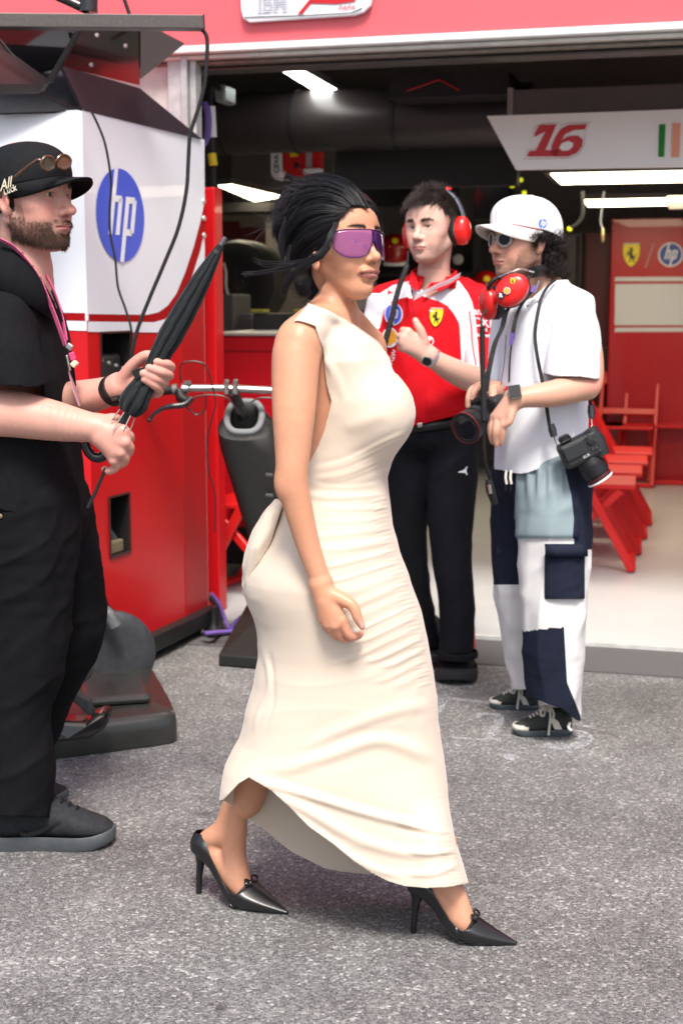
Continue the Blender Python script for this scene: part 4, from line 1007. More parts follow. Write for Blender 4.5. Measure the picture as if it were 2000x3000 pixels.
for k, (x, nm) in enumerate(((1745, 'red folding chair against the back partition behind the camera'), (1825, 'red folding chair against the partition, left of the rightmost one'), (1985, 'rightmost red folding chair against the back partition'))):
    p_ = on_ground(x, 1410 + 0 * k, 0.018); chair((p_[0] , p_[1] - 0.1 * (k == 1), 0.018), gyaw - math.pi / 2, nm, 'red chairs along the back partition')
p_ = on_ground(690, 1772, 0.018); chair((p_[0] + 0.14, p_[1] + 0.25, 0.018), gyaw + math.pi * 0.95, 'red folding chair partly hidden left of the woman', 'red chair by the counter')

# ------------------------------------------------------------------ purple air hoses, black floor unit
M_purple2 = MATS['hose_purple']
cable_at('floor_hose', 'purple hose looping from the cabinet foot', [(619, 1740, 6.2), (640, 1765, 6.1), (655, 1800, 6.0), (668, 1838, 5.95), (676, 1846, 5.9), (690, 1822, 5.9), (720, 1802, 5.9), (760, 1797, 5.9)], 0.009, M_purple2, 'hose')
cable_at('floor_hose', 'straight purple hose lying on the ground by the cabinet', [(600, 1856, 5.75), (640, 1852, 5.78), (700, 1848, 5.82), (760, 1842, 5.85)], 0.009, M_purple2, 'hose')
cable_at('floor_hose', 'black hose curling beside the cabinet foot', [(617, 1752, 6.15), (636, 1775, 6.1), (646, 1815, 6.0), (640, 1850, 5.9), (620, 1862, 5.8), (590, 1850, 5.8)], 0.012, M_rubber, 'hose')
def floor_unit():
    T = thing('floor_unit', 'dark green-black wheeled base unit on the asphalt by the man in black', 'base unit', on_ground(330, 2180))
    M_u = mat('unit_black', (0.028, 0.029, 0.026), 0.32, noise=0.35, nscale=9, coat=0.15)
    # platform: bottom outline on the ground, top inset and higher
    bot = [on_ground(100, 2235), on_ground(525, 2178), on_ground(500, 2120), on_ground(430, 1995), on_ground(100, 2010)]
    hz = [0.10, 0.10, 0.11, 0.12, 0.12]
    r = []
    c = sum(bot) / 5
    rows = []
    for f_, h_ in ((1.0, 0.003), (1.0, 0.055), (0.985, 0.082), (0.955, 0.098), (0.90, 0.104), (0.0, 0.112)):
        rows.append([c + (b - c) * f_ * np.array((1, 1, 0)) + GZ * h_ for b in bot + bot[:1]])
    def dense(row):
        out = []
        for a, b in zip(row[:-1], row[1:]):
            for q in np.linspace(0, 1, 12)[:-1]:
                out.append(a + (b - a) * q)
        out.append(out[0])
        A = np.array(out[:-1]); 
        for _ in range(3): A = (np.roll(A, 1, 0) + 2 * A + np.roll(A, -1, 0)) / 4
        A = list(A); return A + A[:1]
    MB().sheet([dense(q) for q in rows]).build('platform', M_u, T, smooth=True)
    # raised step on top
    pts = [on_ground(240, 1995, 0.11), on_ground(415, 1990, 0.11), on_ground(445, 2060, 0.11), on_ground(240, 2075, 0.11)]
    MB().prism(pts, (0, 0, 0.03)).build('raised_step', M_u, T, bevel=0.02)
    # brake block
    d = 4.25
    M_bl = mat('block_grey', (0.045, 0.046, 0.047), 0.5, noise=0.3, nscale=50)
    MB().prism([at(196, 1970, d), at(256, 1932, d + .08), at(268, 1934, d + .08), at(268, 1985, d + .08), at(222, 2020, d), at(198, 2010, d)], (0.0, 0.06, 0.0)).build('brake_block', M_bl, T, bevel=0.008)
    MB().prism([at(194, 2010, d - .02), at(225, 2030, d - .02), at(262, 2055, d - .02), at(272, 2100, d - .02), at(258, 2095, d - .02), at(200, 2045, d - .02)], (0.0, 0.05, 0)).build('brake_arm', M_bl, T, bevel=0.006)
    MB().tube([at(210, 1985, d - .03), at(216, 2008, d - .03)], 0.007, 8).build('red_marker', mat('marker_red', (0.45, 0.05, 0.06), 0.5), T, smooth=True)
    # rounded black foot plate in front
    fp = [at(120, 2110, 4.15), at(250, 2118, 4.18), at(290, 2090, 4.2), at(312, 2084, 4.22), at(320, 2110, 4.22), at(305, 2140, 4.2), at(270, 2165, 4.18), at(200, 2175, 4.15), at(120, 2180, 4.12)]
    MB().prism(fp, (0, 0.09, 0)).build('foot_plate', mat('plate_gloss', (0.008, 0.008, 0.009), 0.2, coat=0.4), T, bevel=0.012)
    MB().box((-0.012, -0.012, 0), (0.012, 0.012, 0.012), Matrix.Translation(Vector([float(q) for q in on_ground(286, 2063, 0.113)]))).build('white_nut', M_print_w, T, bevel=0.002)
    # castor wheel behind
    c = at(320, 1870, 5.0); c[2] = 0.165
    MB().lathe(c + np.array((0, 0.03, 0)), (0.35, -1, 0), [(0, 0.10), (0.0, 0.135), (0.015, 0.155), (0.05, 0.155), (0.065, 0.135), (0.065, 0.10)], 36).build('castor_tyre', mat('castor_rubber', (0.035, 0.037, 0.042), 0.5, noise=0.3, nscale=40), T, smooth=True)
    MB().lathe(c + np.array((0, 0.03, 0)), (0.35, -1, 0), [(0, 0.02), (0.01, 0.10), (0.055, 0.10), (0.06, 0.02)], 30).build('castor_hub', M_black, T, smooth=True)
    MB().tube(spline([at(275, 1775, 4.9), at(295, 1785, 4.9), at(320, 1800, 4.9), at(340, 1835, 4.9)], 14), 0.022, 10).build('castor_fork', mat('fork_grey', (0.16, 0.17, 0.17), 0.4, metal=0.4, noise=0.3, nscale=30), T, smooth=True)
floor_unit()

# ------------------------------------------------------------------ chalk marks and stains on the asphalt (thin worn paint)
def chalk_mat():
    m = bpy.data.materials.new('chalk'); m.use_nodes = True; nt = m.node_tree; p = nt.nodes['Principled BSDF']
    p.inputs['Base Color'].default_value = (0.55, 0.57, 0.60, 1); p.inputs['Roughness'].default_value = 0.9
    tc = nt.nodes.new('ShaderNodeTexCoord'); n = nt.nodes.new('ShaderNodeTexNoise'); n.inputs['Scale'].default_value = 110; n.inputs['Detail'].default_value = 4
    nt.links.new(tc.outputs['Object'], n.inputs['Vector'])
    r = nt.nodes.new('ShaderNodeMapRange'); r.inputs['From Min'].default_value = 0.40; r.inputs['From Max'].default_value = 0.60; r.inputs['To Max'].default_value = 0.55
    nt.links.new(n.outputs['Fac'], r.inputs['Value']); nt.links.new(r.outputs[0], p.inputs['Alpha'])
    return m
M_chalk = chalk_mat()
def chalk(label, lines, wpx=0.03):
    b = MB()
    for pts in lines:
        P = spline([on_ground(x, y, 0.004) for x, y in pts], 24); T = np.gradient(P, axis=0); T /= np.linalg.norm(T, axis=1)[:, None]
        Nn = np.stack([-T[:, 1], T[:, 0], 0 * T[:, 0]], 1); b.sheet([P + Nn * wpx / 2, P - Nn * wpx / 2])
    tag(b.build('chalk_mark', M_chalk), label, 'marking', 'chalk marks on the asphalt')
chalk('chalk corner mark left of the white laced shoes', [[(1270, 2040), (1350, 2050), (1445, 2060)], [(1300, 2045), (1285, 2075), (1272, 2095)]], 0.035)
chalk('hooked chalk line in front of the white laced shoes', [[(1385, 2102), (1420, 2092), (1460, 2098), (1455, 2125), (1430, 2165)]], 0.032)
chalk('straight thin chalk line below the hooked one', [[(1315, 2160), (1380, 2164), (1465, 2169)]], 0.02)
chalk('curved chalk ring round the white laced shoe', [[(1590, 2182), (1640, 2190), (1690, 2184), (1715, 2165), (1700, 2148), (1670, 2142)]], 0.05)
chalk('small chalk blot below the white laced shoe', [[(1475, 2208), (1495, 2218), (1515, 2224)]], 0.05)
chalk('faint chalk arc behind the patchwork trousers', [[(1700, 2125), (1725, 2128), (1735, 2135)]], 0.03)
chalk('faint white ring on the dark threshold strip', [[(1820, 1972), (1860, 1966), (1900, 1972), (1905, 1980)]], 0.012)
# ------------------------------------------------------------------ people: shared builders
SC.cycles.max_bounces = 5
SC.cycles.diffuse_bounces = 2
SC.cycles.glossy_bounces = 2
SC.cycles.use_adaptive_sampling = True
SC.cycles.adaptive_threshold = 0.02
SC.cycles.transmission_bounces = 6
SC.cycles.transparent_max_bounces = 12

def head(v, o, M, sc=1.0, female=False, jaw=1.0, nose=1.0, lips=1.0, brow=1.0, chin=0.0, eyeopen=1.0, ears=(1, -1), cheek=1.0, nosew=1.0):
    """head in its own frame: x forward, y to its left, z up, origin between the eyes' height and the ears. Sizes in metres."""
    v.frame(o, M, sc)
    f = 1 if female else 0
    v.ell((-0.012, 0, 0.035), (0.097, 0.0755, 0.086), 0.0)                 # skull
    v.ell((0.026, 0, 0.040), (0.064, 0.064 - .002 * f, 0.060), 0.03)               # forehead
    v.ell((0.026 + 0.002 * f, 0, -0.030 + 0.003 * f), (0.062, 0.0585 - 0.005 * f, 0.072 - 0.006 * f), 0.03)              # mid face
    v.ell((0.040, 0, -0.070), (0.044, 0.041 * jaw, 0.040), 0.03)            # muzzle block
    for s in (1, -1):
        v.cone((-0.004 - 0.004 * f, s * 0.056 * jaw, -0.050 + 0.010 * f), (0.052, s * 0.020 * jaw, -0.094 - chin), 0.017, 0.016, 0.028)   # jaw line
        v.ell((0.048, s * 0.042 * cheek, -0.026), (0.030, 0.024, 0.021), 0.022)             # cheekbone
        v.ell((0.052, s * (0.036 - 0.002 * f), -0.052 + 0.003 * f), (0.026 - 0.003 * f, 0.021 - 0.003 * f, 0.026 - 0.004 * f), 0.02)             # cheek
        v.ell((0.044, s * 0.060, 0.015), (0.020, 0.012, 0.03), 0.03)       # temple
    v.ell((0.066 + .002 * (1 - f), 0, -0.098 - chin), (0.019, 0.019 * jaw, 0.0155), 0.022)              # chin
    # brow ridge and sockets
    for s in (1, -1):
        v.cone((0.083, s * 0.014, 0.017), (0.066, s * 0.047, 0.017), 0.009 * brow, 0.009 * brow, 0.016)
        v.ell((0.098, s * 0.0315, -0.003), (0.020, 0.0175, 0.0135), 0.014, sub=True)
        v.ell((0.0665, s * 0.031, -0.001), (0.0165, 0.0165, 0.0155), 0.010)   # eyeball under lids
        v.ell((0.084, s * 0.0312, -0.0012), (0.013, 0.0135, 0.0050 * eyeopen), 0.002, sub=True)   # lid opening
    # nose
    v.cone((0.082, 0, 0.010), (0.100 + 0.003 * nose, 0, -0.032), 0.0085, 0.0098 * nosew, 0.012)
    v.ell((0.104 + 0.004 * nose, 0, -0.036), (0.0115, 0.0105 * nosew, 0.0098), 0.010)
    for s in (1, -1):
        v.ell((0.093, s * 0.0125 * nosew, -0.040), (0.0115, 0.0078, 0.0082), 0.007)
        v.ell((0.1015, s * 0.0066 * nosew, -0.0475), (0.0058, 0.0036, 0.0042), 0.003, sub=True)
    # lips
    L = lips
    v.ell((0.084, 0, -0.066), (0.012, 0.021, 0.013), 0.014)                # upper dental swell
    Lx = min(L, 1.1)
    for s in (1, -1): v.ell((0.0905, s * (0.0075 + 0.003 * f), -0.0645), (0.0078 * Lx, 0.0150 + 0.002 * f, 0.0052 * L), 0.006)
    v.ell((0.0885, 0, -0.0750 - 0.001 * f), (0.0095 * Lx, 0.0185 + 0.004 * f, 0.0060 * L), 0.006)
    v.cone((0.1015, 0, -0.0697), (0.086, 0.0240, -0.0705), 0.0014, 0.0010, 0.0025, sub=True)
    v.cone((0.1015, 0, -0.0697), (0.086, -0.0240, -0.0705), 0.0014, 0.0010, 0.0025, sub=True)
    v.cone((0.094, 0, -0.0865), (0.090, 0, -0.0865), 0.006, 0.004, 0.01, sub=True)   # dip under the lip
    # ears
    for s in ears:
        R = np.array(Matrix.Rotation(math.radians(18) * s, 3, 'Z') @ Matrix.Rotation(math.radians(-12), 3, 'Y'))
        v.ell((-0.010, s * 0.0775, -0.010), (0.018, 0.0075, 0.031), 0.008, R=R)
        v.ell((-0.008, s * 0.0845, -0.008), (0.0105, 0.0050, 0.021), 0.004, sub=True, R=R)
        v.ell((0.000, s * 0.0775, -0.036), (0.0085, 0.0055, 0.0095), 0.006)
        v.ell((0.002, s * 0.078, -0.012), (0.004, 0.006, 0.006), 0.004)       # tragus
    v.frame()

def local(V, o, M, sc=1.0): return ((V - np.asarray(o)) @ np.asarray(M)) / sc
def paint(C, w, col):
    w = np.clip(w, 0, 1)[:, None]; return C * (1 - w) + np.asarray(col, float) * w
def face_paint(C, V, o, M, sc, skin, lip, brows, female=False, brow_lift=0.0, stubble=None, stubble_amt=0.0, blush=(0.75, 0.25, 0.2), flush=0.18, brow_amt=0.9, shave_z=None):
    p = local(V, o, M, sc); x, y, z = p.T; ay = np.abs(y)
    inh = (x > -0.12) & (x < 0.13) & (ay < 0.1) & (z > -0.14) & (z < 0.14)
    # warm areas: nose tip, cheeks, ears
    w = flush * (gauss(ay, 0.042, 0.025) * gauss(z, -0.035, 0.025) * (x > 0.03) + 0.9 * gauss(ay, 0, 0.016) * gauss(z, -0.038, 0.014) * (x > 0.09) + 1.0 * (ay > 0.073) * gauss(z, -0.012, 0.04) * (x < 0.02))
    C = paint(C, w * inh, blush)
    # brows
    t = (ay - 0.012) / 0.040; zc = 0.0185 + brow_lift + 0.0055 * np.sin(np.clip(t, 0, 1) * 2.2) - 0.004 * t
    th = np.interp(t, [0, .15, .6, 1], [0.0030, 0.0042, 0.0034, 0.0012]) * (1.15 if female else 1.6)
    w = brow_amt * sstep(0, 0.08, t) * (1 - sstep(0.92, 1.05, t)) * np.exp(-((z - zc) / th) ** 2 * 0.9) * (x > 0.03)
    nz = 0.8 + 0.3 * vnoise(p, 700, 2)
    C = paint(C, w * nz * inh, brows)
    # lips
    e = (y / (0.0285 if female else 0.0245)) ** 2
    up = -0.0700 + (0.0078 if female else 0.0052) * np.sqrt(np.clip(1 - e, 0, 1)) * (1 - 0.22 * gauss(y, 0, 0.004)); lo = -0.0702 - (0.0115 if female else 0.0085) * np.sqrt(np.clip(1 - e, 0, 1))
    w = sstep(lo - 0.0016, lo + 0.0006, z) * (1 - sstep(up - 0.0006, up + 0.0016, z)) * (e < 1) * (x > 0.06)
    C = paint(C, w * inh * 0.92, lip)
    w = gauss(z, -0.0700, 0.0011) * (ay < 0.025) * (x > 0.075); C = paint(C, w * inh * 0.75, np.asarray(lip) * 0.25)
    # lash line
    w = gauss(z, 0.0026 + 0.0005, 0.0014) * gauss(ay, 0.031, 0.012) * (x > 0.06); C = paint(C, w * inh * 0.85, (0.03, 0.016, 0.012))
    # nostril dark
    w = gauss(z, -0.0478, 0.0026) * gauss(ay, 0.0066, 0.0035) * (x > 0.092); C = paint(C, w * inh * 0.6, np.asarray(skin) * 0.2)
    if stubble is not None:
        reg = sstep(-0.045, -0.062, z) * (1 - sstep(-0.13, -0.15, z))
        side = (x < 0.062) * sstep(-0.02, -0.045, z + 0.012 * (x > 0.02)) * (x > -0.012)
        mous = gauss(z, -0.0575, 0.006) * (ay < 0.028) * (x > 0.07)
        chin_ = (z < -0.083) * 1.0
        w = np.maximum(np.maximum(side * sstep(0.03, 0.05, ay + 0.02) * (z < -0.03), mous), chin_ * sstep(-0.082, -0.090, z)) * (x > -0.005)
        w = w * (0.75 + 0.35 * vnoise(p, 420, 5) + 0.2 * vnoise(p, 900, 9)) * (1 - (e < 1) * (z < up) * (z > lo) * (x > 0.06))
        C = paint(C, w * inh * stubble_amt, stubble)
    return C
M_eyew = mat('eye_white', (0.62, 0.58, 0.55), 0.15, coat=0.6); M_iris_brown = mat('iris_brown', (0.05, 0.022, 0.01), 0.15, coat=0.6); M_iris_blue = mat('iris_blue', (0.06, 0.07, 0.075), 0.15, coat=0.6)
def eyes(parent, o, M, sc, look=(1, 0, 0), iris=M_iris_brown):
    o = np.asarray(o, float); M = np.asarray(M); lk = np.asarray(look, float); lk /= np.linalg.norm(lk)
    for s in (1, -1):
        c = o + M @ (np.array((0.0683, s * 0.031, -0.001)) * sc); b = MB(); r = 0.0130 * sc; d = M @ lk
        b.lathe(c, d, [(r * math.cos(a), r * math.sin(a)) for a in np.linspace(math.pi - .1, 0.42, 14)], 20); e = b.build('eye', M_eyew, parent, smooth=True)
        MB().lathe(c, d, [(r * math.cos(a), r * math.sin(a) + 1e-5) for a in np.linspace(0.43, 0.0, 5)], 16).build('iris', iris, e, smooth=True)
        MB().lathe(c, d, [(r * 1.006 * math.cos(a), r * math.sin(a) + 1e-5) for a in np.linspace(0.19, 0.0, 4)], 14).build('pupil', M_print_k, e, smooth=True)

def eyebrows(P, V, N, o, M, sc, lift, m, n=420, ln=0.007, w=1.0):
    p = local(V, o, M, sc); x, y, z = p.T; ay = np.abs(y); t = (ay - 0.012) / 0.040; zc = 0.0185 + lift + 0.0055 * np.sin(np.clip(t, 0, 1) * 2.2) - 0.004 * t
    mk = (t > 0.02) & (t < 1.0) & (np.abs(z - zc) < w * np.interp(t, [0, .2, .6, 1], [0.0038, 0.0048, 0.0036, 0.0014])) & (x > 0.03) & (ay < 0.06)
    if mk.sum() > 5: short_hair(P, 'eyebrows', V, N, mk, n, ln, 0.0, 0.00042, m, lambda R_: (np.sign(local(R_, o, M, sc)[:, 1])[:, None] * np.asarray(M)[:, 1][None]) * 2.2 + np.array((0, 0, 0.4)), seg=4, lift=0.35)
def skin_mat(name, rough=0.42, sss=0.0):
    m = mat(name, rough=rough, vcol=True, sss=sss, spec=0.4, noise=0.05, nscale=90, bump=0.12, bscale=700, bdist=0.001); return m
def finger(v, pts, rs, k=0.004):
    v.path(pts, rs, k)
def hand_frame(wrist, knuck, palm_n):
    """axes: f along the palm, n out of the palm's back, s towards the thumb side"""
    f = np.asarray(knuck, float) - np.asarray(wrist, float); L = np.linalg.norm(f); f /= L
    n = np.asarray(palm_n, float); n = n - f * n.dot(f); n /= np.linalg.norm(n); s = np.cross(n, f)
    return f, n, s, L
def scalp_roots(V, N, mask, n):
    idx = np.flatnonzero(mask); pick = rng.choice(idx, n); return V[pick] + rng.normal(0, 0.0012, (n, 3)), N[pick]
def hair_mesh(parent, name, curves, r0, r1, m, sides=3, kind=None):
    V, Q = strands(curves, r0, r1, sides); o = link_mesh(name, np_mesh(name, V, Q), m, parent, True); o['kind'] = 'stuff'
    return o
def fold_disp(P, N, amp, dirs, seed=0):
    """cloth folds: ridged noise stretched along dirs (list of (direction, wavelength, weight))"""
    d = 0
    for i, (dv, wl, w) in enumerate(dirs):
        dv = np.asarray(dv, float); dv /= np.linalg.norm(dv)
        q = P - (P @ dv)[:, None] * dv[None, :] * 0.82          # stretched along dv
        n = vnoise(q, 1 / wl, seed + i * 7); r = 1 - np.abs(n); d = d + w * (r * r - 0.5)
        n2 = vnoise(q, 2.3 / wl, seed + i * 7 + 3); d = d + 0.35 * w * n2
    return P + N * (amp * d)[:, None]
# ------------------------------------------------------------------ wardrobe builders shared by the men
def garment(parent, name, V, T, m, solid=0.003, mi=None):
    V, T, _ = compact(V, T) if mi is None else (V, T, None)
    return link_mesh(name, np_mesh(name, V, T, mi=mi), m, parent, True, solid=solid)
def sneaker(parent, heel, toe, M_up, M_sole, M_lace, L0=0.30, panel=None, lace_n=5, name='shoe', label=None, high=1.0, side=None):
    heel = np.asarray(heel, float); toe = np.asarray(toe, float); d = toe - heel; L = np.linalg.norm(d[:2]); d = d / L; d[2] = 0; s = np.array((-d[1], d[0], 0)); k = L / 0.30
    S = thing(name, label, 'shoe', heel) if label else empty_child(parent, name, heel)
    F = lambda x, y, z: heel + (d * x + s * y + GZ * z) * k
    X = [0, .012, .03, .06, .10, .14, .18, .22, .255, .28, .294, .30]; Wd = [.014, .028, .035, .0385, .0375, .039, .0445, .0495, .047, .038, .022, .006]
    ZT = np.array([.080, .100, .108, .112, .118, .112, .092, .074, .062, .052, .044, .034]) * high
    xs_ = np.linspace(0, .30, 60); xs_ = .15 - .15 * np.cos(np.linspace(0, math.pi, 60)); w = np.interp(xs_, X, Wd); zt = np.interp(xs_, X, ZT); zb = np.full(60, .022) + .012 * np.clip((xs_ - .24) / .06, 0, 1) ** 2
    th = np.linspace(0, 2 * math.pi, 41); gy = np.sign(np.cos(th)) * np.abs(np.cos(th)) ** .8; gz = np.sign(np.sin(th)) * np.abs(np.sin(th)) ** .8
    grid = [[F(x, ww * gy_ * (1 if gz_ < 0 else 1 - 0.35 * gz_ ** 2), (a_ + b_) / 2 + (a_ - b_) / 2 * gz_) for gy_, gz_ in zip(gy, gz)] for x, ww, a_, b_ in zip(xs_, w, zt, zb)]
    MB().sheet(grid).build('upper', M_up, S, smooth=True)
    rows = []
    sole = [(x, ww * 1.07 + .002) for x, ww in zip(xs_, w)]; out = [(x, ww) for x, ww in sole] + [(x, -ww) for x, ww in sole[::-1]]
    for h, q in ((0.0, .97), (.004, 1.0), (.018, 1.01), (.030, 1.0), (.034, .965)):
        rows.append([F(.15 + (x - .15) * q * 1.012, y * q, h + .016 * max(0, (x - .22) / .08) ** 2 * (1 if h < .01 else .75)) for x, y in out + out[:1]])
    b = MB(); b.sheet(rows); b.add(rows[0][:-1], [tuple(range(len(out)))]); b.build('sole', M_sole, S, smooth=True)
    ztop = lambda x: float(np.interp(x, X, ZT))
    for i in range(lace_n):
        x = .125 + .017 * i; y_ = .022 - .001 * i
        MB().tube(spline([F(x, -y_, ztop(x) - .016), F(x + .004, -y_ * .5, ztop(x) - .001), F(x + .006, 0, ztop(x + .006) + .003), F(x + .004, y_ * .5, ztop(x) - .001), F(x, y_, ztop(x) - .016)], 12), .0035, 6).build('lace', M_lace, S, smooth=True)
    return S, F, ztop
def empty_child(parent, name, loc):
    o = bpy.data.objects.new(name, None); COL.objects.link(o); o.empty_display_size = .03
    o.parent = parent; o.location = Vector([float(c) for c in loc]) - parent.location; return o
def cap(parent, o, M, sc, M_cap, M_under, rim_z=0.040, pitch=0.0, rx=0.108, ry=0.087, h=0.092, brim=0.078, cx=-0.010, bend=0.035, front=0.02):
    """baseball cap as a part with crown, brim and button"""
    o = np.asarray(o, float); R = np.array(Matrix.Rotation(-pitch, 3, 'Y')); Mm = np.asarray(M) @ R
    Lf = lambda x, y, z: o + Mm @ (np.array((x, y, z)) * sc)
    K = empty_child(parent, 'cap', o)
    th = np.linspace(0, 2 * math.pi, 73); hs = np.linspace(0, 1, 22); grid = []
    for q in hs:
        r = (1 - q ** 2.3) ** (1 / 2.3) if q < 1 else 0.0
        row = []
        for t in th:
            fr = max(0, math.cos(t)); back = max(0, -math.cos(t)); seam = 1 - 0.006 * math.exp(-((((t + math.pi / 6) % (math.pi / 3)) - math.pi / 6) / 0.05) ** 2)
            rr = r * seam; x = cx + rx * rr * math.cos(t) + front * fr * q * (1 - q) * 2; y = ry * rr * math.sin(t)
            z = rim_z + h * q + 0.012 * fr * q * (1 - q) - 0.012 * back * (1 - q); row.append(Lf(x, y, z))
        grid.append(row)
    MB().sheet(grid).build('crown', M_cap, K, smooth=True, solid=0.002)
    # brim
    def bp(u, e, lift=0):
        t = u * 1.25; ext = brim * math.cos(t * 0.95) ** 0.55 if abs(t) < 1.6 else 0; q = e * ext
        x = cx + rx * math.cos(t) + q * (0.9 + 0.1 * math.cos(t)); y = ry * math.sin(t) * (1 - 0.10 * e); z = rim_z + 0.004 - bend * (math.sin(t) ** 2) * (0.25 + 0.75 * e) - 0.014 * e * math.cos(t) + lift
        return Lf(x, y, z)
    us = np.linspace(-1.18, 1.18, 36); es = np.linspace(0, 1, 9)
    br = MB().sheet([[bp(u, e, 0.0015) for u in us] for e in es]).build('brim', M_cap, K, smooth=True, solid=0.0025)
    MB().sheet([[bp(u, e, -0.0028) for u in us[::-1]] for e in es]).build('brim_underside', M_under, K, smooth=True, solid=0.001)
    MB().lathe(Lf(cx, 0, rim_z + h), Mm[:, 2], [(-0.003, 0.006), (0.002, 0.0055), (0.003, 0.001)], 12).build('button', M_cap, K, smooth=True)
    return K, Lf, bp
def short_hair(parent, name, V, N, mask, n, length, droop, r, m, flow=None, curl=0.0, seg=8, lift=1.0, clump=0.0):
    Rt, Nn = scalp_roots(V, N, mask, n); t = np.linspace(0, 1, seg)[None, :, None]
    ln = length * rng.uniform(0.6, 1.15, (n, 1, 1)); dirv = Nn * lift + rng.normal(0, 0.25, Nn.shape)
    if clump: 
        kk = np.stack([vnoise(Rt, clump, 31 + i) for i in range(3)], 1); dirv = dirv + kk * 0.9
    if flow is not None: dirv = dirv + (flow(Rt) if callable(flow) else np.asarray(flow))
    dirv /= np.linalg.norm(dirv, axis=1)[:, None]
    Cc = Rt[:, None] + dirv[:, None] * ln * t + np.array((0, 0, -1.0)) * droop * ln * t ** 2
    if curl:
        ph = (vnoise(Rt, 45, 3) * 6)[:, None, None]; a1 = np.cross(dirv, rng.normal(size=dirv.shape)); a1 /= np.linalg.norm(a1, axis=1)[:, None]; a2 = np.cross(dirv, a1)
        Cc = Cc + curl * (np.sin(t * 11 + ph) * a1[:, None] + (np.cos(t * 11 + ph) - np.cos(ph)) * a2[:, None]) * np.minimum(1, t * 3)
    return hair_mesh(parent, name, Cc, r, r * 0.5, m, 3)
def decal(verts, tris): pass
# ------------------------------------------------------------------ the striding woman
def proj(V):
    """world -> photo pixels"""
    d = V - np.array((0, 0, CAM_H)); f = d[:, 1] * _c - d[:, 2] * _s; u = d[:, 1] * _s + d[:, 2] * _c
    return CXP + F_PX * d[:, 0] / f, CYP - F_PX * u / f
WY = 3.12
W_FRONT = [(930, 1010), (960, 1040), (1003, 1092), (1044, 1124), (1084, 1143), (1129, 1166), (1162, 1181), (1207, 1190), (1240, 1187), (1276, 1172), (1317, 1154), (1362, 1136), (1399, 1124), (1423, 1127), (1472, 1132), (1543, 1140), (1584, 1153), (1624, 1163), (1665, 1180), (1716, 1196), (1788, 1223), (1874, 1242), (1951, 1255), (2048, 1271), (2112, 1273), (2189, 1285), (2265, 1295), (2357, 1303), (2439, 1318), (2495, 1334), (2531, 1346), (2587, 1361), (2640, 1375)]
W_BACK = [(930, 925), (960, 895), (1000, 875), (1050, 862), (1200, 858), (1300, 862), (1400, 858), (1450, 842), (1520, 815), (1584, 778), (1619, 750), (1650, 732), (1686, 720), (1706, 718), (1737, 722), (1778, 738), (1818, 756), (1859, 763), (1920, 766), (1951, 761), (2012, 752), (2079, 729), (2130, 721), (2158, 714), (2194, 692), (2235, 671), (2286, 660), (2342, 653), (2440, 640), (2640, 625)]
W_HALF = [(930, 0.05), (960, 0.09), (1000, 0.125), (1050, 0.135), (1200, 0.128), (1300, 0.118), (1420, 0.112), (1520, 0.135), (1600, 0.155), (1690, 0.168), (1800, 0.162), (1950, 0.15), (2100, 0.145), (2300, 0.15), (2450, 0.15), (2640, 0.15)]
def w_loft(v, p0, p1, infl, k, e=2.0):
    pys = np.linspace(p0, p1, 60); xs0 = np.interp(pys, *zip(*W_BACK)); xs1 = np.interp(pys, *zip(*W_FRONT)); hb = np.interp(pys, *zip(*W_HALF))
    A = np.array([at(x, y, WY) for x, y in zip(xs0, pys)]); Bq = np.array([at(x, y, WY) for x, y in zip(xs1, pys)])
    v.loft((A[:, 2] + Bq[:, 2]) / 2, (A[:, 0] + Bq[:, 0]) / 2, np.interp(pys, [1900, 2500], [WY + 0.01, WY - 0.025]), (Bq[:, 0] - A[:, 0]) / 2 + infl, hb + infl, k, e)
def w_torso(v, infl, p1=1800):
    """trunk shared by skin and dress"""
    w_loft(v, 935, p1, infl, 0.02)
    a = at
    v.cone(a(978, 900, 3.135), a(880, 985, 3.0), 0.042 + infl, 0.043 + infl, 0.03)     # near trapezius to shoulder
    v.cone(a(980, 905, 3.14), a(1070, 1003, 3.265), 0.040 + infl, 0.040 + infl, 0.03)      # far shoulder
    v.ell(a(1110, 1210, 3.06), (0.067 + infl, 0.068 + infl, 0.074 + infl), 0.045)        # bust
    v.ell(a(1113, 1210, 3.185), (0.067 + infl, 0.068 + infl, 0.074 + infl), 0.045)
W_HO = at(994, 721, 3.12); W_HS = 0.975; W_HM = rotm(math.radians(-44), math.radians(5), math.radians(-2)); W_SK = (0.60, 0.29, 0.175)
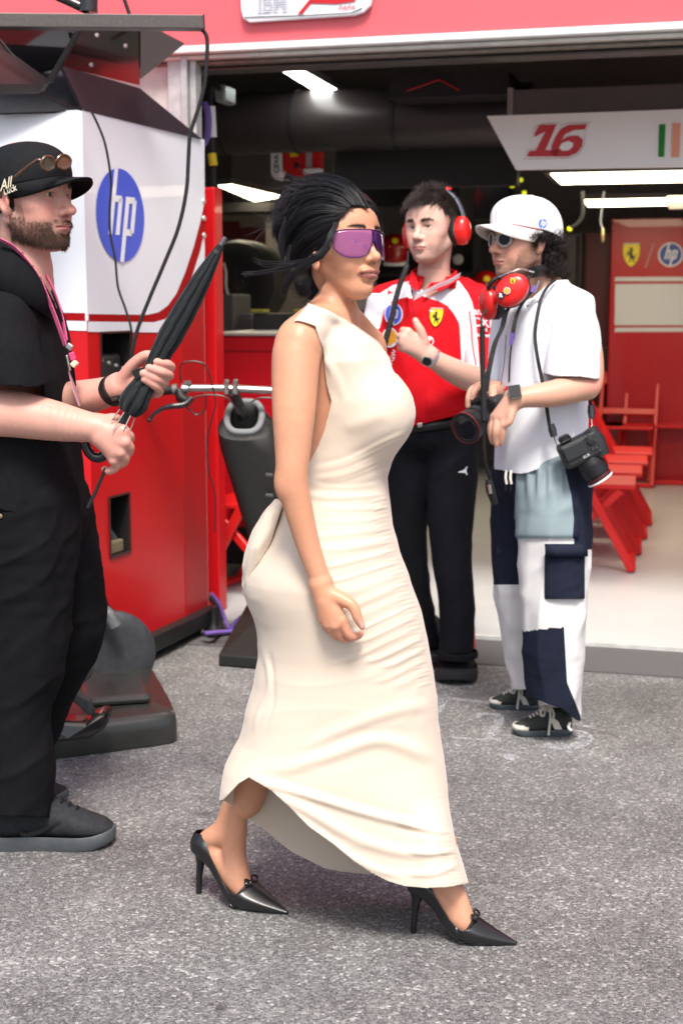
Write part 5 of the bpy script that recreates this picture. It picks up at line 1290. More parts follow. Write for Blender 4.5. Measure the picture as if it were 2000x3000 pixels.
def woman():
    P = thing('person', 'woman in a long cream one-shoulder dress and purple shield sunglasses, striding', 'person', (0.0, 3.12, 0))
    a = at
    xs = axis(-0.42, 0.46, 0.005, [(-0.13, 0.13, 0.0022)]); ys = axis(2.85, 3.40, 0.0055, [(2.885, 2.975, 0.0022), (3.0, 3.24, 0.0022)])
    zs = axis(-0.01, 1.70, 0.0055, [(0.73, 0.87, 0.0022), (1.39, 1.68, 0.0022)])
    v = Vol(xs, ys, zs)
    head(v, W_HO, W_HM, W_HS, female=True, jaw=0.75, chin=0.003, lips=1.5, nose=0.95, nosew=0.90, brow=0.75, eyeopen=1.0, ears=(-1,), cheek=1.02)
    w_torso(v, 0.0, 1620)
    v.frame(W_HO, W_HM, W_HS); v.ell((0.003, -0.0785, -0.046), (0.0105, 0.0055, 0.0125), 0.006); v.frame()
    v.path([W_HO + W_HM @ np.array((-0.030, 0, -0.04)), a(969, 855, 3.165), a(974, 905, 3.16), a(975, 955, 3.15)], [0.044, 0.0410, 0.0435, 0.060], 0.005)
    v.cone(a(960, 850, 3.09), a(1012, 960, 3.08), 0.010, 0.013, 0.025)      # neck tendon
    # near arm
    v.path([a(872, 1020, 2.995), a(866, 1060, 2.985), a(861, 1200, 2.955), a(857, 1330, 2.935), a(856, 1405, 2.93), a(871, 1480, 2.935), a(903, 1600, 2.94), a(938, 1700, 2.94)],
           [0.050, 0.0505, 0.0455, 0.0365, 0.0330, 0.0305, 0.0252, 0.0218], 0.02)
    v.ell(a(833, 1420, 2.93), (0.018, 0.02, 0.026), 0.02)      # elbow
    # far arm, hidden behind the body
    v.path([a(1075, 1030, 3.28), a(1090, 1250, 3.31), a(1075, 1420, 3.32), a(1040, 1600, 3.30)], [0.045, 0.042, 0.034, 0.028], 0.02)
    # hand
    w0 = a(940, 1712, 2.94)
    kn = [a(1000, 1818, 2.918), a(982, 1832, 2.918), a(962, 1830, 2.926), a(944, 1814, 2.938)]
    for q, r in zip(kn, (0.0115, 0.0115, 0.0108, 0.0098)): v.cone(w0, q, 0.0185, r, 0.014)
    v.cone(a(962, 1762, 2.935), a(985, 1800, 2.93), 0.018, 0.014, 0.012)
    finger(v, [kn[0], a(1024, 1862, 2.921), a(1046, 1864, 2.935), a(1058, 1856, 2.942)], [0.0112, 0.0094, 0.0080, 0.0062])
    finger(v, [kn[1], a(1002, 1868, 2.936), a(1026, 1868, 2.958), a(1040, 1858, 2.968)], [0.0112, 0.0094, 0.0080, 0.0066])
    finger(v, [kn[2], a(982, 1862, 2.950), a(1004, 1864, 2.972), a(1018, 1852, 2.98)], [0.0104, 0.0088, 0.0076, 0.0064])
    finger(v, [kn[3], a(962, 1846, 2.962), a(984, 1852, 2.98), a(996, 1842, 2.986)], [0.0094, 0.0080, 0.0070, 0.0060])
    finger(v, [a(958, 1735, 2.932), a(1000, 1755, 2.922), a(1033, 1776, 2.912), a(1047, 1810, 2.908), a(1060, 1836, 2.910)], [0.0165, 0.0150, 0.0120, 0.0103, 0.0070], 0.007)
    # legs
    for heel, toe, thigh, ax_ in ((on_ground(584, 2617), on_ground(843, 2680), [(a(900, 1750, 3.18), 0.085), (a(835, 2050, 3.2), 0.056), (a(755, 2240, 3.215), 0.047), (a(724, 2345, 3.22), 0.0385)], 0.106), (on_ground(1212, 2733), on_ground(1512, 2769), [(a(1000, 1750, 3.13), 0.085), (a(1120, 2080, 3.12), 0.052), (a(1185, 2330, 3.12), 0.040), (a(1248, 2480, 3.09), 0.030)], 0.067)):
        d = toe - heel; L = np.linalg.norm(d); d = d / L; k = L / 0.232; sd = np.array((-d[1], d[0], 0)); F = lambda x, z, y=0.0: heel + (d * x + sd * y + GZ * z) * k
        v.path([q for q, _ in thigh] + [F(ax_, 0.220), F(ax_ - 0.008, 0.165), F(max(0.088, ax_ - 0.010), 0.105), F(0.112, 0.048), F(0.134, 0.026)], [r for _, r in thigh] + [0.0285, 0.0285, 0.0280, 0.0245, 0.013], 0.012)
        v.cone(F(0.045, 0.138), F(ax_ - 0.014, 0.160), 0.0215, 0.0255, 0.012)
        v.path([F(ax_ - 0.016, 0.235), F(ax_ * 0.45 + 0.016, 0.165), F(0.020, 0.126), F(0.050, 0.098), F(0.088, 0.058), F(0.112, 0.036)], [0.018, 0.0225, 0.0220, 0.0265, 0.0275, 0.024], 0.014)
    V, Q = v.mesh(); del v
    C = np.tile(np.array(W_SK), (len(V), 1))
    pxx, pyy = proj(V)
    C = face_paint(C, V, W_HO, W_HM, W_HS, W_SK, (0.30, 0.095, 0.085), (0.012, 0.008, 0.007), female=True, brow_lift=0.0105, brow_amt=1.2, flush=0.12, blush=(0.66, 0.24, 0.16))
    p = local(V, W_HO, W_HM, W_HS); w = gauss(p[:, 2], -0.0760, 0.0045) * gauss(p[:, 1], 0, 0.011) * (p[:, 0] > 0.085); C = paint(C, w * 0.45, (0.62, 0.30, 0.27))
    w = ((pyy > 1770) & (pyy < 1900) & (V[:, 1] < 3.0)); C = paint(C, w * (0.28 * sstep(1800, 1850, pyy)), (0.66, 0.24, 0.19))
    C = paint(C, (gauss(pxx, 1059, 7) * gauss(pyy, 1830, 12) * (V[:, 1] < 2.912)) * 0.8, (0.72, 0.48, 0.44))      # thumb nail
    C = paint(C, 0.12 * sstep(2450, 2600, pyy), (0.70, 0.46, 0.36))
    C = C * (1 + 0.05 * vnoise(V, 18, 1) + 0.03 * vnoise(V, 60, 4))[:, None]
    link_mesh('body', np_mesh('body', V, Q, C), skin_mat('skin_woman', 0.40, 0.1), P, True)
    eyes(P, W_HO, W_HM, W_HS, (1, -0.1, 0)); eyebrows(P, V, normals(V, Q), W_HO, W_HM, W_HS, 0.0105, mat('brow_black', (0.01, 0.008, 0.007), 0.5), 190, 0.006, 0.7)
    MB().lathe(W_HO + W_HM @ np.array((0.003, -0.0850, -0.045)), W_HM @ np.array((0.2, -1, 0)), [(0, 0.001), (0.001, 0.0028), (0.003, 0.0022), (0.004, 0.0005)], 12).build('ear_stud', mat('stud', (0.8, 0.78, 0.75), 0.15, metal=0.8), P, smooth=True)

    # ---------------- dress
    v = Vol(axis(-0.34, 0.40, 0.0038), axis(2.90, 3.36, 0.0046), axis(0.05, 1.46, 0.0038))
    w_torso(v, 0.008, 1560); w_loft(v, 1480, 2632, 0.008, 0.0, np.interp(np.linspace(1480, 2632, 60), [1480, 1750, 2200, 2500], [2.0, 2.0, 2.15, 3.3]))
    V, Q = v.mesh(); del v
    V = smooth_v(V, Q, 2); px, py = proj(V); V[:, 1] -= 0.035 * sstep(1180, 1290, px) * sstep(2330, 2450, py) * (V[:, 1] < WY) ; N = normals(V, Q)
    # folds, from the photograph's pattern
    px, py = proj(V); near = sstep(0.25, -0.1, N[:, 1])
    D = np.zeros(len(V))
    def fold(pts, w, amp, sharp=1.0):
        """a soft ridge along a photo polyline; w px wide; fades at its ends"""
        nonlocal D
        pts = np.array(pts, float)[::1]; L = spline(np.c_[pts, 0 * pts[:, 0]], 24)[:, :2]
        bx = (px > L[:, 0].min() - 4 * w) & (px < L[:, 0].max() + 4 * w) & (py > L[:, 1].min() - 4 * w) & (py < L[:, 1].max() + 4 * w); id_ = np.flatnonzero(bx)
        if not len(id_): return
        q = np.c_[px[id_], py[id_]]; best = np.full(len(id_), 1e9); tt = np.zeros(len(id_)); nL = len(L) - 1
        for i in range(nL):
            ba = L[i + 1] - L[i]; h = np.clip(((q - L[i]) @ ba) / (ba @ ba + 1e-9), 0, 1); d = ((q - L[i] - h[:, None] * ba) ** 2).sum(1)
            b = d < best; best[b] = d[b]; tt[b] = (i + h[b]) / nL
        e = np.sqrt(best) / w; D[id_] += amp * (np.exp(-e * e) - 0.45 * np.exp(-(e / 2.0) ** 2)) * sstep(-0.02, 0.18, tt) * (1 - sstep(0.80, 1.02, tt) * 0.9)
    R = np.random.default_rng(5)
    # front ruching: fan of folds from the front seam back over hip
    for i, y0 in enumerate(np.linspace(1452, 1960, 17)):
        xf = np.interp(y0, *zip(*W_FRONT)); ln = R.uniform(150, 300) if y0 < 1850 else R.uniform(110, 210); sl = np.interp(y0, [1450, 1550, 1700, 1960], [-0.02, 0.10, 0.42, 0.5])
        fold([(xf + 4, y0), (xf - ln * .35, y0 + ln * .35 * sl * .9 + 6), (xf - ln * .7, y0 + ln * .7 * sl + 4), (xf - ln, y0 + ln * sl * .9)], R.uniform(6, 12), R.uniform(0.0016, 0.0042))
    for y0 in np.linspace(1460, 2000, 44):    # small gathers along the seam
        xf = np.interp(y0, *zip(*W_FRONT)); fold([(xf + 6, y0), (xf - 18, y0 + 4), (xf - 45, y0 + 12)], 4.0, R.uniform(0.0012, 0.0026))
    # waist band folds
    for k in range(6): fold([(900, 1412 + 9 * k), (980, 1428 + 7 * k), (1060, 1424 + 6 * k), (1136, 1408 + 8 * k)], 5.0, 0.0020)
    # bodice: drape from the far bust down to the near waist
    for k in range(9):
        t = k / 8; fold([(1195 - 30 * t, 1262 + 75 * t), (1110 - 10 * t, 1300 + 70 * t), (1010 - 5 * t, 1350 + 55 * t), (910, 1372 + 42 * t)], R.uniform(6, 12), R.uniform(0.0016, 0.0034))
    fold([(1130, 1205), (1060, 1240), (1000, 1250)], 22, 0.003); fold([(950, 1050), (978, 1090), (996, 1130), (1006, 1180)], 13, 0.004); fold([(930, 985), (955, 1040), (968, 1090), (976, 1150)], 13, 0.004)
    # cowl roll at the neckline
    NECK = [(900, 884), (960, 905), (991, 922), (1048, 952), (1109, 996), (1138, 1035), (1152, 1078), (1160, 1096)]
    fold([(x - 8, y + 16) for x, y in NECK], 12, 0.009); fold([(x - 26, y + 50) for x, y in NECK[3:-1]], 9, 0.0028)
    # long skirt folds towards the hem
    for pts, w_, am in (([(1290, 2235), (1120, 2170), (960, 2215), (800, 2262)], 22, 0.009), ([(1275, 2060), (1150, 2085), (1000, 2140), (860, 2205)], 20, 0.005), ([(728, 2280), (900, 2330), (1100, 2390), (1300, 2432)], 14, 0.011), ([(735, 2290), (880, 2365), (1050, 2460), (1200, 2500), (1330, 2490)], 18, 0.008), ([(760, 2320), (900, 2420), (1060, 2530), (1200, 2575)], 12, 0.006), ([(1320, 2440), (1240, 2430), (1150, 2405)], 8, 0.005), ([(1335, 2490), (1260, 2500), (1190, 2490)], 9, 0.006), ([(1345, 2530), (1270, 2560), (1180, 2560)], 10, 0.005), ([(770, 1900), (790, 2000), (760, 2080), (740, 2150)], 9, 0.004), ([(790, 1900), (800, 2050), (770, 2150)], 8, -0.003)):
        fold(pts, w_, am)
    for y0 in np.linspace(2330, 2580, 22):
        xf = np.interp(y0, *zip(*W_FRONT)); fold([(xf + 5, y0), (xf - 20, y0 + 3), (xf - 60, y0 + 2)], 4.2, R.uniform(0.002, 0.004))
    D = D + 0.005 * gauss(px, 950, 45) * gauss(py, 930, 38)
    V = V + N * (D * near)[:, None]
    V = fold_disp(V, N, 0.0012, [((1, 0, 0.15), 0.06, 1.0)], 3)
    # folds and openings
    T = to_tris(Q); px, py = proj(V)
    # neckline plane: near side of the neck -> front -> far armpit
    A, Bp, Cp = at(900, 884, 3.05), at(1160, 1098, 3.02), at(1120, 1075, 3.28)
    n = np.cross(Bp - A, Cp - A); n /= np.linalg.norm(n)
    if n[2] > 0: n = -n
    bend = 0.016 * gauss(px, 1040, 70)
    NL = np.array([(800, 850), (880, 878), (907, 889), (960, 908), (991, 925), (1048, 956), (1109, 1001), (1138, 1042), (1150, 1082), (1158, 1094), (1200, 1112)]); f = np.where(V[:, 1] < 3.24, py - np.interp(px, NL[:, 0], NL[:, 1]), np.minimum((V - Cp) @ n * 1300, py - np.interp(px, NL[:, 0], NL[:, 1])))
    V, T, (py, px) = keep(V, T, f, (py, px))
    # armhole on the near side
    AH = np.array([(925, 955), (934, 985), (946, 1023), (952, 1089), (959, 1138), (970, 1174), (966, 1199), (958, 1227), (950, 1260), (934, 1301), (918, 1333), (905, 1356), (880, 1380), (850, 1395)])
    AT = np.array([(925, 955), (893, 943), (869, 938), (850, 945), (820, 960)])
    bx = np.interp(py, AH[:, 1], AH[:, 0]); f_out = px - bx
    top = np.interp(px, AT[::-1, 0], AT[::-1, 1])
    inside = np.minimum(-f_out, np.minimum(py - top, 1395 - py))      # >0 inside the hole
    f = np.where(V[:, 1] < 3.13, -inside, 40.0); f = np.minimum(f, np.where((py < 985) & (V[:, 1] < 3.13), px - np.interp(py, [870, 889, 944, 985], [918, 903, 857, 846]), 40.0))
    # back of the dress stays open below the shoulder
    V, T, (py, px) = keep(V, T, f, (py, px))
    # hem
    HN = np.array([(600, 2360), (654, 2342), (697, 2296), (728, 2277), (794, 2316), (845, 2362), (906, 2423), (978, 2474), (1039, 2526), (1085, 2556), (1136, 2582), (1187, 2597), (1253, 2602), (1314, 2599), (1362, 2589), (1450, 2575)])
    HF = np.array([(600, 2350), (654, 2345), (700, 2372), (743, 2408), (768, 2424), (814, 2464), (855, 2495), (906, 2520), (952, 2543), (1008, 2553), (1090, 2564), (1200, 2585), (1300, 2590), (1362, 2588), (1450, 2575)])
    yc = WY + 0.01
    f = np.where(V[:, 1] < yc, np.interp(px, HN[:, 0], HN[:, 1]), np.interp(px, HF[:, 0], HF[:, 1])) - py
    V, T, _ = keep(V, T, f)
    V, T, _ = compact(V, T)
    M_dress = mat('dress_cream', (0.635, 0.535, 0.435), 0.62, spec=0.12, sheen=0.25, bump=0.10, bscale=900, bdist=0.0006, noise=0.02, nscale=6)
    link_mesh('dress', np_mesh('dress', V, T), M_dress, P, True, solid=0.0035)
    # knot and tail of drape at the back of the waist
    v = Vol(axis(-0.26, -0.08, 0.003), axis(2.98, 3.3, 0.004), axis(0.78, 1.07, 0.003))
    ctr = [(812, 1478, 3.10), (790, 1520, 3.10), (768, 1570, 3.105), (745, 1625, 3.11), (728, 1680, 3.12), (722, 1725, 3.13)]
    for dy, rr in ((-0.055, 0.8), (-0.03, 1.0), (0.0, 1.0), (0.04, 1.0)): v.path([at(p + 6 * (dy < -.04), q, y + dy * (0.5 + 0.5 * min(1, i / 2))) for i, (p, q, y) in enumerate(ctr)], [q * rr for q in (0.011, 0.018, 0.022, 0.020, 0.014, 0.007)], 0.012)
    V, Q = v.mesh(); V = smooth_v(V, Q, 1); N = normals(V, Q); V = fold_disp(V, N, 0.005, [((-0.40, 0, -1.0), 0.022, 1.0)], 9)
    link_mesh('waist_drape', np_mesh('waist_drape', V, Q), M_dress, P, True)

    # ---------------- shoes
    M_pump = mat('pump_leather', (0.010, 0.010, 0.011), 0.33, coat=0.12, bump=0.08, bscale=500, bdist=0.0005); M_in = mat('pump_lining', (0.02, 0.018, 0.017), 0.6)
    SX = np.array([-0.0135, -0.010, 0.0, 0.015, 0.03, 0.05, 0.07, 0.085, 0.10, 0.12, 0.14, 0.16, 0.18, 0.20, 0.22, 0.232])
    ZB = np.array([0.108, 0.102, 0.099, 0.094, 0.085, 0.066, 0.038, 0.015, 0.004, 0.0012, 0.0010, 0.0010, 0.001, 0.001, 0.0015, 0.003])
    ZT = np.array([0.128, 0.140, 0.150, 0.152, 0.150, 0.140, 0.120, 0.104, 0.088, 0.070, 0.055, 0.043, 0.032, 0.022, 0.012, 0.006])
    WD = np.array([0.004, 0.016, 0.0265, 0.030, 0.031, 0.0305, 0.032, 0.0355, 0.0395, 0.041, 0.0385, 0.032, 0.024, 0.0155, 0.007, 0.0015])
    CX_ = [-0.014, 0.02, 0.030, 0.036, 0.044, 0.056, 0.072, 0.0875, 0.103, 0.119, 0.135, 0.142, 0.15]; CZ_ = [0.146, 0.145, 0.141, 0.134, 0.121, 0.102, 0.080, 0.059, 0.044, 0.038, 0.042, 0.049, 0.20]
    def pump(heel, toe, lab):
        d = toe - heel; L = np.linalg.norm(d[:2]); d = d / L; d[2] = 0; s = np.array((-d[1], d[0], 0)); S = thing('high_heel_shoe', lab, 'shoe', heel, 'her pair of high heels'); k = L / 0.232
        xs_ = np.concatenate([np.linspace(-0.0135, 0.03, 26), np.linspace(0.0325, 0.232, 80)]); zb = np.interp(xs_, SX, ZB); zt = np.interp(xs_, SX, ZT); wd = np.interp(xs_, SX, WD)
        ker = np.array([1, 2, 3, 2, 1]) / 9.0
        sm = lambda q: np.convolve(np.pad(q, 2, 'edge'), ker, 'valid')
        zb, zt, wd = sm(zb), sm(zt), sm(wd); th = np.linspace(0, 2 * math.pi, 57)
        cz = (zb + zt) / 2; hz = (zt - zb) / 2
        ct, st = np.cos(th), np.sin(th); ex = np.where(st < 0, 0.45, 0.9)
        gy = np.sign(ct) * np.abs(ct) ** 0.75; gz = np.sign(st) * np.abs(st) ** ex
        lx = np.repeat(xs_[:, None], len(th), 1); ly = wd[:, None] * gy[None] * np.interp(gz, [-1, -0.6, 0.2, 1], [0.86, 1.0, 0.98, 0.5])[None] ** 1; lz = cz[:, None] + hz[:, None] * gz[None]
        Vl = np.stack([lx, ly, lz], -1).reshape(-1, 3); n, m = lx.shape
        idx = np.arange(n * m).reshape(n, m); Qd = np.stack([idx[:-1, :-1], idx[1:, :-1], idx[1:, 1:], idx[:-1, 1:]], -1).reshape(-1, 4)
        T = to_tris(Qd); f = np.interp(Vl[:, 0], CX_, CZ_) - Vl[:, 2]
        Vl, T, _ = keep(Vl, T, f); Vl, T, _ = compact(Vl, T)
        # drop faces inside the shoe mouth are cut away; close by thickness
        W_ = heel + (Vl[:, :1] * d + Vl[:, 1:2] * s + Vl[:, 2:] * GZ) * k
        link_mesh('upper', np_mesh('upper', W_, T), M_pump, S, True, solid=0.0022)
        b = MB(); pr = [(0.0, 0.0065), (0.004, 0.0068), (0.04, 0.0075), (0.07, 0.0095), (0.088, 0.015), (0.1, 0.021)]
        rows = []
        for h, r in pr:
            cx = -0.001 + 0.012 * (h / 0.1) ** 2.2
            rows.append([heel + (d * (cx + r * 0.95 * math.cos(t_)) + s * r * math.sin(t_) + GZ * h) * k for t_ in np.linspace(0, 2 * math.pi, 21)])
        b.sheet(rows); b.add(rows[0][:-1], [tuple(range(20))]); b.build('stiletto_heel', M_pump, S, smooth=True)
        cw_ = lambda x, y, z: heel + (d * x + s * y + GZ * z) * k
        MB().tube([cw_(0.117 + 0.011 * math.cos(t_), -0.0405 * (1 - 0.0) + 0.0015, 0.020 + 0.011 * math.sin(t_)) for t_ in np.linspace(0, 2 * math.pi, 20)], 0.0018, 8).build('ring', M_pump, S, smooth=True)
        MB().tube(spline([cw_(0.120, -0.041, 0.026), cw_(0.132, -0.030, 0.045), cw_(0.139, -0.012, 0.056), cw_(0.140, 0.004, 0.058)], 14), [0.003] * 7 + [0.004] * 7, 8).build('bow_strap', M_pump, S, smooth=True)
        kb = MB(); kb.lathe(cw_(0.140, -0.002, 0.0555), s, [(-0.011, 0.003), (-0.007, 0.0062), (0, 0.0045), (0.007, 0.0062), (0.011, 0.003)], 12); kb.build('bow', M_pump, S, smooth=True)
        for sg in (-1, 1): MB().tube(spline([cw_(0.140, -0.002, 0.057), cw_(0.134, sg * 0.014 - 0.002, 0.066), cw_(0.142, sg * 0.022 - 0.002, 0.060), cw_(0.146, sg * 0.012 - 0.002, 0.056), cw_(0.140, -0.002, 0.057)], 16), 0.0028, 6).build('bow_loop', M_pump, S, smooth=True)
    pump(on_ground(1212, 2733), on_ground(1512, 2769), 'her black pointed high heel on the front foot, right of the hem')
    pump(on_ground(584, 2617), on_ground(843, 2680), 'her black pointed high heel on the rear foot, below the slit')

    # ---------------- hair
    HC = W_HO + W_HM @ np.array((-0.030, 0, 0.045)); HR = np.array((0.119, 0.089, 0.093))
    v = Vol(axis(-0.19, 0.13, 0.0032), axis(2.95, 3.32, 0.0036), axis(1.38, 1.72, 0.0032))
    v.frame(W_HO, W_HM)
    v.ell((-0.030, 0, 0.045), HR - 0.004, 0.0); v.ell((-0.066, -0.008, 0.036), (0.082, 0.080, 0.078), 0.02); v.ell((-0.055, 0, 0.078), (0.075, 0.062, 0.045), 0.03); v.ell((-0.002, 0.016, 0.052), (0.080, 0.064, 0.068), 0.02)
    v.ell((-0.068, 0.0, -0.082), (0.030, 0.036, 0.034), 0.012); v.ell((-0.075, 0, -0.045), (0.035, 0.05, 0.03), 0.02)      # low bun
    v.ell((0.124, -0.004, -0.016), (0.088, 0.076, 0.090), 0.004, sub=True); v.ell((0.05, 0, -0.10), (0.09, 0.12, 0.065), 0.01, sub=True)
    v.ell((0.045, -0.075, -0.03), (0.055, 0.05, 0.045), 0.008, sub=True)
    v.frame()
    V, Q = v.mesh(); N = normals(V, Q)
    V = fold_disp(V, N, 0.0035, [(W_HM @ np.array((-1, 0, 0.15)), 0.014, 1.0)], 21)
    M_hair = mat('hair_black', (0.0095, 0.0085, 0.010), 0.6, spec=0.15, noise=0.3, nscale=60)
    hair = link_mesh('hair', np_mesh('hair', V, Q), M_hair, P, True)
    # strand layer following the photographed flow; guides are laid on the near side of the hair volume
    RI = 1 / (HR + 0.003); CO = np.array((0, 0, CAM_H))
    def surf(px_, py_, lift=0.0):
        d = ray(px_, py_); o_ = (W_HM.T @ (CO - HC)) * RI; e = (W_HM.T @ d) * RI; aa = e @ e; bb = o_ @ e; cc = o_ @ o_ - 1; disc = bb * bb - aa * cc
        t = (-bb - math.sqrt(disc)) / aa if disc > 0 else -bb / aa
        p = CO + d * t; nn = p - HC; nn /= np.linalg.norm(nn); return p + nn * lift
    G_ = [  # rows: along the flow; neighbouring guides are blended
        [(1075, 612), (1040, 562), (985, 534), (930, 526), (880, 540), (845, 578), (826, 630)],
        [(1034, 598), (1010, 562), (965, 544), (915, 544), (870, 564), (838, 608), (823, 660)],
        [(1028, 606), (1000, 582), (955, 568), (905, 574), (865, 600), (838, 645), (826, 695)],
        [(1018, 612), (990, 602), (945, 594), (900, 606), (864, 638), (843, 682), (834, 722)],
        [(1008, 620), (975, 620), (935, 622), (897, 640), (869, 672), (852, 708), (846, 740)],
        [(1000, 630), (967, 642), (932, 652), (901, 672), (880, 700), (866, 728), (860, 752)],
        [(992, 642), (962, 664), (934, 682), (908, 702), (890, 724), (878, 744), (872, 760)],
        [(984, 656), (960, 687), (936, 708), (914, 726), (898, 742), (886, 756), (880, 766)],
        [(976, 672), (959, 704), (940, 728), (918, 744), (902, 755), (890, 764), (884, 772)],
        [(970, 688), (958, 716), (943, 738), (924, 752), (906, 762), (893, 769), (886, 776)]]
    GW = np.array([[surf(x, y) for x, y in row] for row in G_]); ng = len(GW)
    n = 7000; u = rng.random(n) * (ng - 1.001); i0 = u.astype(int); fr = (u - i0)[:, None, None]
    base = GW[i0] * (1 - fr) + GW[i0 + 1] * fr
    C_ = np.array([spline(b, 14) for b in base])
    t = np.linspace(0, 1, 14)[None, :, None]; off = rng.normal(0, 1, (n, 1, 3)); nrm = C_ - HC; nrm /= np.linalg.norm(nrm, axis=2)[..., None]
    wav = np.sin(t * rng.uniform(2, 6, (n, 1, 1)) + rng.uniform(0, 6, (n, 1, 1)))
    lk = np.floor(u * 9).astype(int); lo_ = rng.normal(0, 1, (200, 1, 3))[lk]; lw = rng.uniform(-1, 1, (200, 1, 1))[lk]; la = rng.uniform(0, 6, (200, 1, 1))[lk]
    C_ = C_ + lo_ * 0.0045 * (0.3 + t) + nrm * (0.0075 * lw * np.sin(t * 3 + la))
    C_ = C_ + off * (0.0012 + 0.0022 * t) + nrm * (rng.uniform(-0.003, 0.006, (n, 1, 1)) + 0.004 * wav * t) 
    st_ = rng.uniform(0, 0.35, n); # random start along the guide
    for i in range(n):
        if st_[i] > 0.12:
            q = np.interp(np.linspace(st_[i], 1, 14), np.linspace(0, 1, 14), np.arange(14)); a0 = np.floor(q).astype(int).clip(0, 12); C_[i] = C_[i][a0] + (C_[i][a0 + 1] - C_[i][a0]) * (q - a0)[:, None]
    M_str = mat('hair_strand_black', (0.012, 0.0115, 0.014), 0.38, spec=0.5)
    hair_mesh(P, 'hair_strands', C_, 0.0007, 0.0004, M_str, 3)
    # loose locks and flyaways
    def lock(pts, n, spread, r=0.0008, tip=0.3):
        Gc = spline([at(*p) for p in pts], 20); t = np.linspace(0, 1, 20)[None, :, None]
        return Gc[None] + rng.normal(0, 1, (n, 1, 3)) * spread * (0.4 + 0.9 * t * (1 - tip * t)) + rng.normal(0, 1, (n, 1, 3)) * spread * 0.8 * np.sin(t * 3)
    L = [lock([(985, 655, 3.02), (968, 690, 3.0), (955, 725, 2.995), (930, 752, 2.995), (895, 775, 3.0), (860, 805, 3.01), (836, 840, 3.02), (828, 866, 3.03)], 130, 0.0035),
         lock([(965, 700, 3.0), (952, 730, 2.995), (925, 748, 2.99), (912, 750, 2.99)], 60, 0.0018),
         lock([(940, 735, 2.995), (900, 765, 3.0), (850, 782, 3.01), (800, 792, 3.02), (745, 800, 3.03), (712, 803, 3.03)], 14, 0.0026, 0.0005),
         lock([(900, 760, 3.0), (850, 775, 3.01), (800, 780, 3.02), (765, 775, 3.03), (742, 760, 3.03)], 8, 0.004, 0.0005),
         lock([(838, 640, 3.06), (824, 690, 3.06), (824, 720, 3.06), (828, 760, 3.06), (824, 800, 3.06)], 50, 0.003),
         lock([(850, 720, 3.05), (842, 770, 3.05), (846, 800, 3.05), (850, 825, 3.05)], 30, 0.003),
         lock([(1050, 580, 3.07), (1080, 600, 3.09), (1100, 635, 3.11), (1110, 665, 3.12), (1113, 692, 3.12)], 120, 0.003), lock([(1010, 552, 3.09), (1046, 574, 3.10), (1080, 608, 3.12), (1100, 650, 3.13)], 100, 0.003),
         lock([(1034, 600, 3.045), (1066, 612, 3.07), (1088, 648, 3.095), (1100, 684, 3.11)], 70, 0.0028),
         lock([(900, 860, 3.06), (880, 850, 3.05), (868, 825, 3.05), (880, 800, 3.06)], 60, 0.006),
         lock([(905, 855, 3.05), (895, 862, 3.05), (890, 845, 3.05), (898, 815, 3.05)], 60, 0.006)]
    # fly-away hairs round the outline
    nf = 260; q = rng.random(nf); e0 = np.stack([at(x_, y_, 3.10 + rng.uniform(-0.04, 0.04)) for x_, y_ in zip(np.interp(q, [0, .3, .6, 1], [1040, 960, 870, 822]) + rng.normal(0, 12, nf), np.interp(q, [0, .3, .6, 1], [585, 545, 548, 660]) + rng.normal(0, 12, nf))])
    tf = np.linspace(0, 1, 20)[None, :, None]; dv = np.stack([rng.uniform(-1.2, -0.1, nf), rng.normal(0, .3, nf), rng.uniform(-.5, .75, nf)], 1)[:, None] * rng.uniform(0.03, 0.085, (nf, 1, 1))
    L.append(e0[:, None] + dv * tf + rng.normal(0, 1, (nf, 1, 3)) * 0.02 * tf ** 2 + np.array((0, 0, -0.02)) * tf ** 2)
    for i, c in enumerate(L): hair_mesh(P, 'hair_lock', c, 0.0008 if i < len(L) - 1 else 0.00035, 0.0003, M_str, 3)

    # ---------------- purple shield sunglasses
    S = thing('shield_sunglasses', 'purple tinted shield sunglasses on the woman\'s face', 'sunglasses', W_HO)
    M_lens = mat('lens_purple', (0.33, 0.085, 0.25), 0.04, spec=0.5, coat=0.25, alpha=0.55); M_lens2 = mat('lens_purple_dark', (0.06, 0.015, 0.09), 0.04, spec=1.0, coat=0.6, alpha=0.92)
    M_rim = mat('rim_violet', (0.07, 0.02, 0.14), 0.25, metal=0.7)
    HL = lambda x, y, z: W_HO + W_HM @ np.array((x, y, z))
    sx = lambda y: 0.101 - 0.044 * (abs(y) / 0.078) ** 1.6
    def topz(y): return 0.0225 - 0.006 * max(0, (abs(y) - 0.055) / 0.023) ** 2
    def botz(y):
        q = (abs(y) - 0.040) / 0.036; return (-0.036 + 0.018 * abs(q) ** 3 if q > 0 else -0.036 + 0.034 * min(1, abs(q)) ** 2.6)
    for s_, m_ in ((-1, M_lens), (1, M_lens2)):
        grid = []; ysn = np.linspace(0.0025, 0.078, 26)
        for y in ysn: grid.append([HL(sx(y) + 0.0015 * math.sin((z - botz(y)) / max(1e-4, topz(y) - botz(y)) * math.pi), s_ * y, z) for z in np.linspace(botz(y), topz(y), 10)])
        MB().sheet(grid).build('lens', m_, S, smooth=True, solid=0.0012)
        edge = [HL(sx(y) + 0.001, s_ * y, botz(y)) for y in ysn] + [HL(sx(y) + 0.001, s_ * y, topz(y)) for y in ysn[::-1]]
        edge.append(edge[0]); MB().tube(edge, 0.0011, 6).build('rim', M_rim, S, smooth=True)
        MB().tube(spline([HL(sx(0.078), s_ * 0.078, -0.002), HL(0.035, s_ * 0.083, -0.002), HL(-0.005, s_ * 0.082, 0.002)], 10), 0.0013, 6).build('temple', M_rim, S, smooth=True)
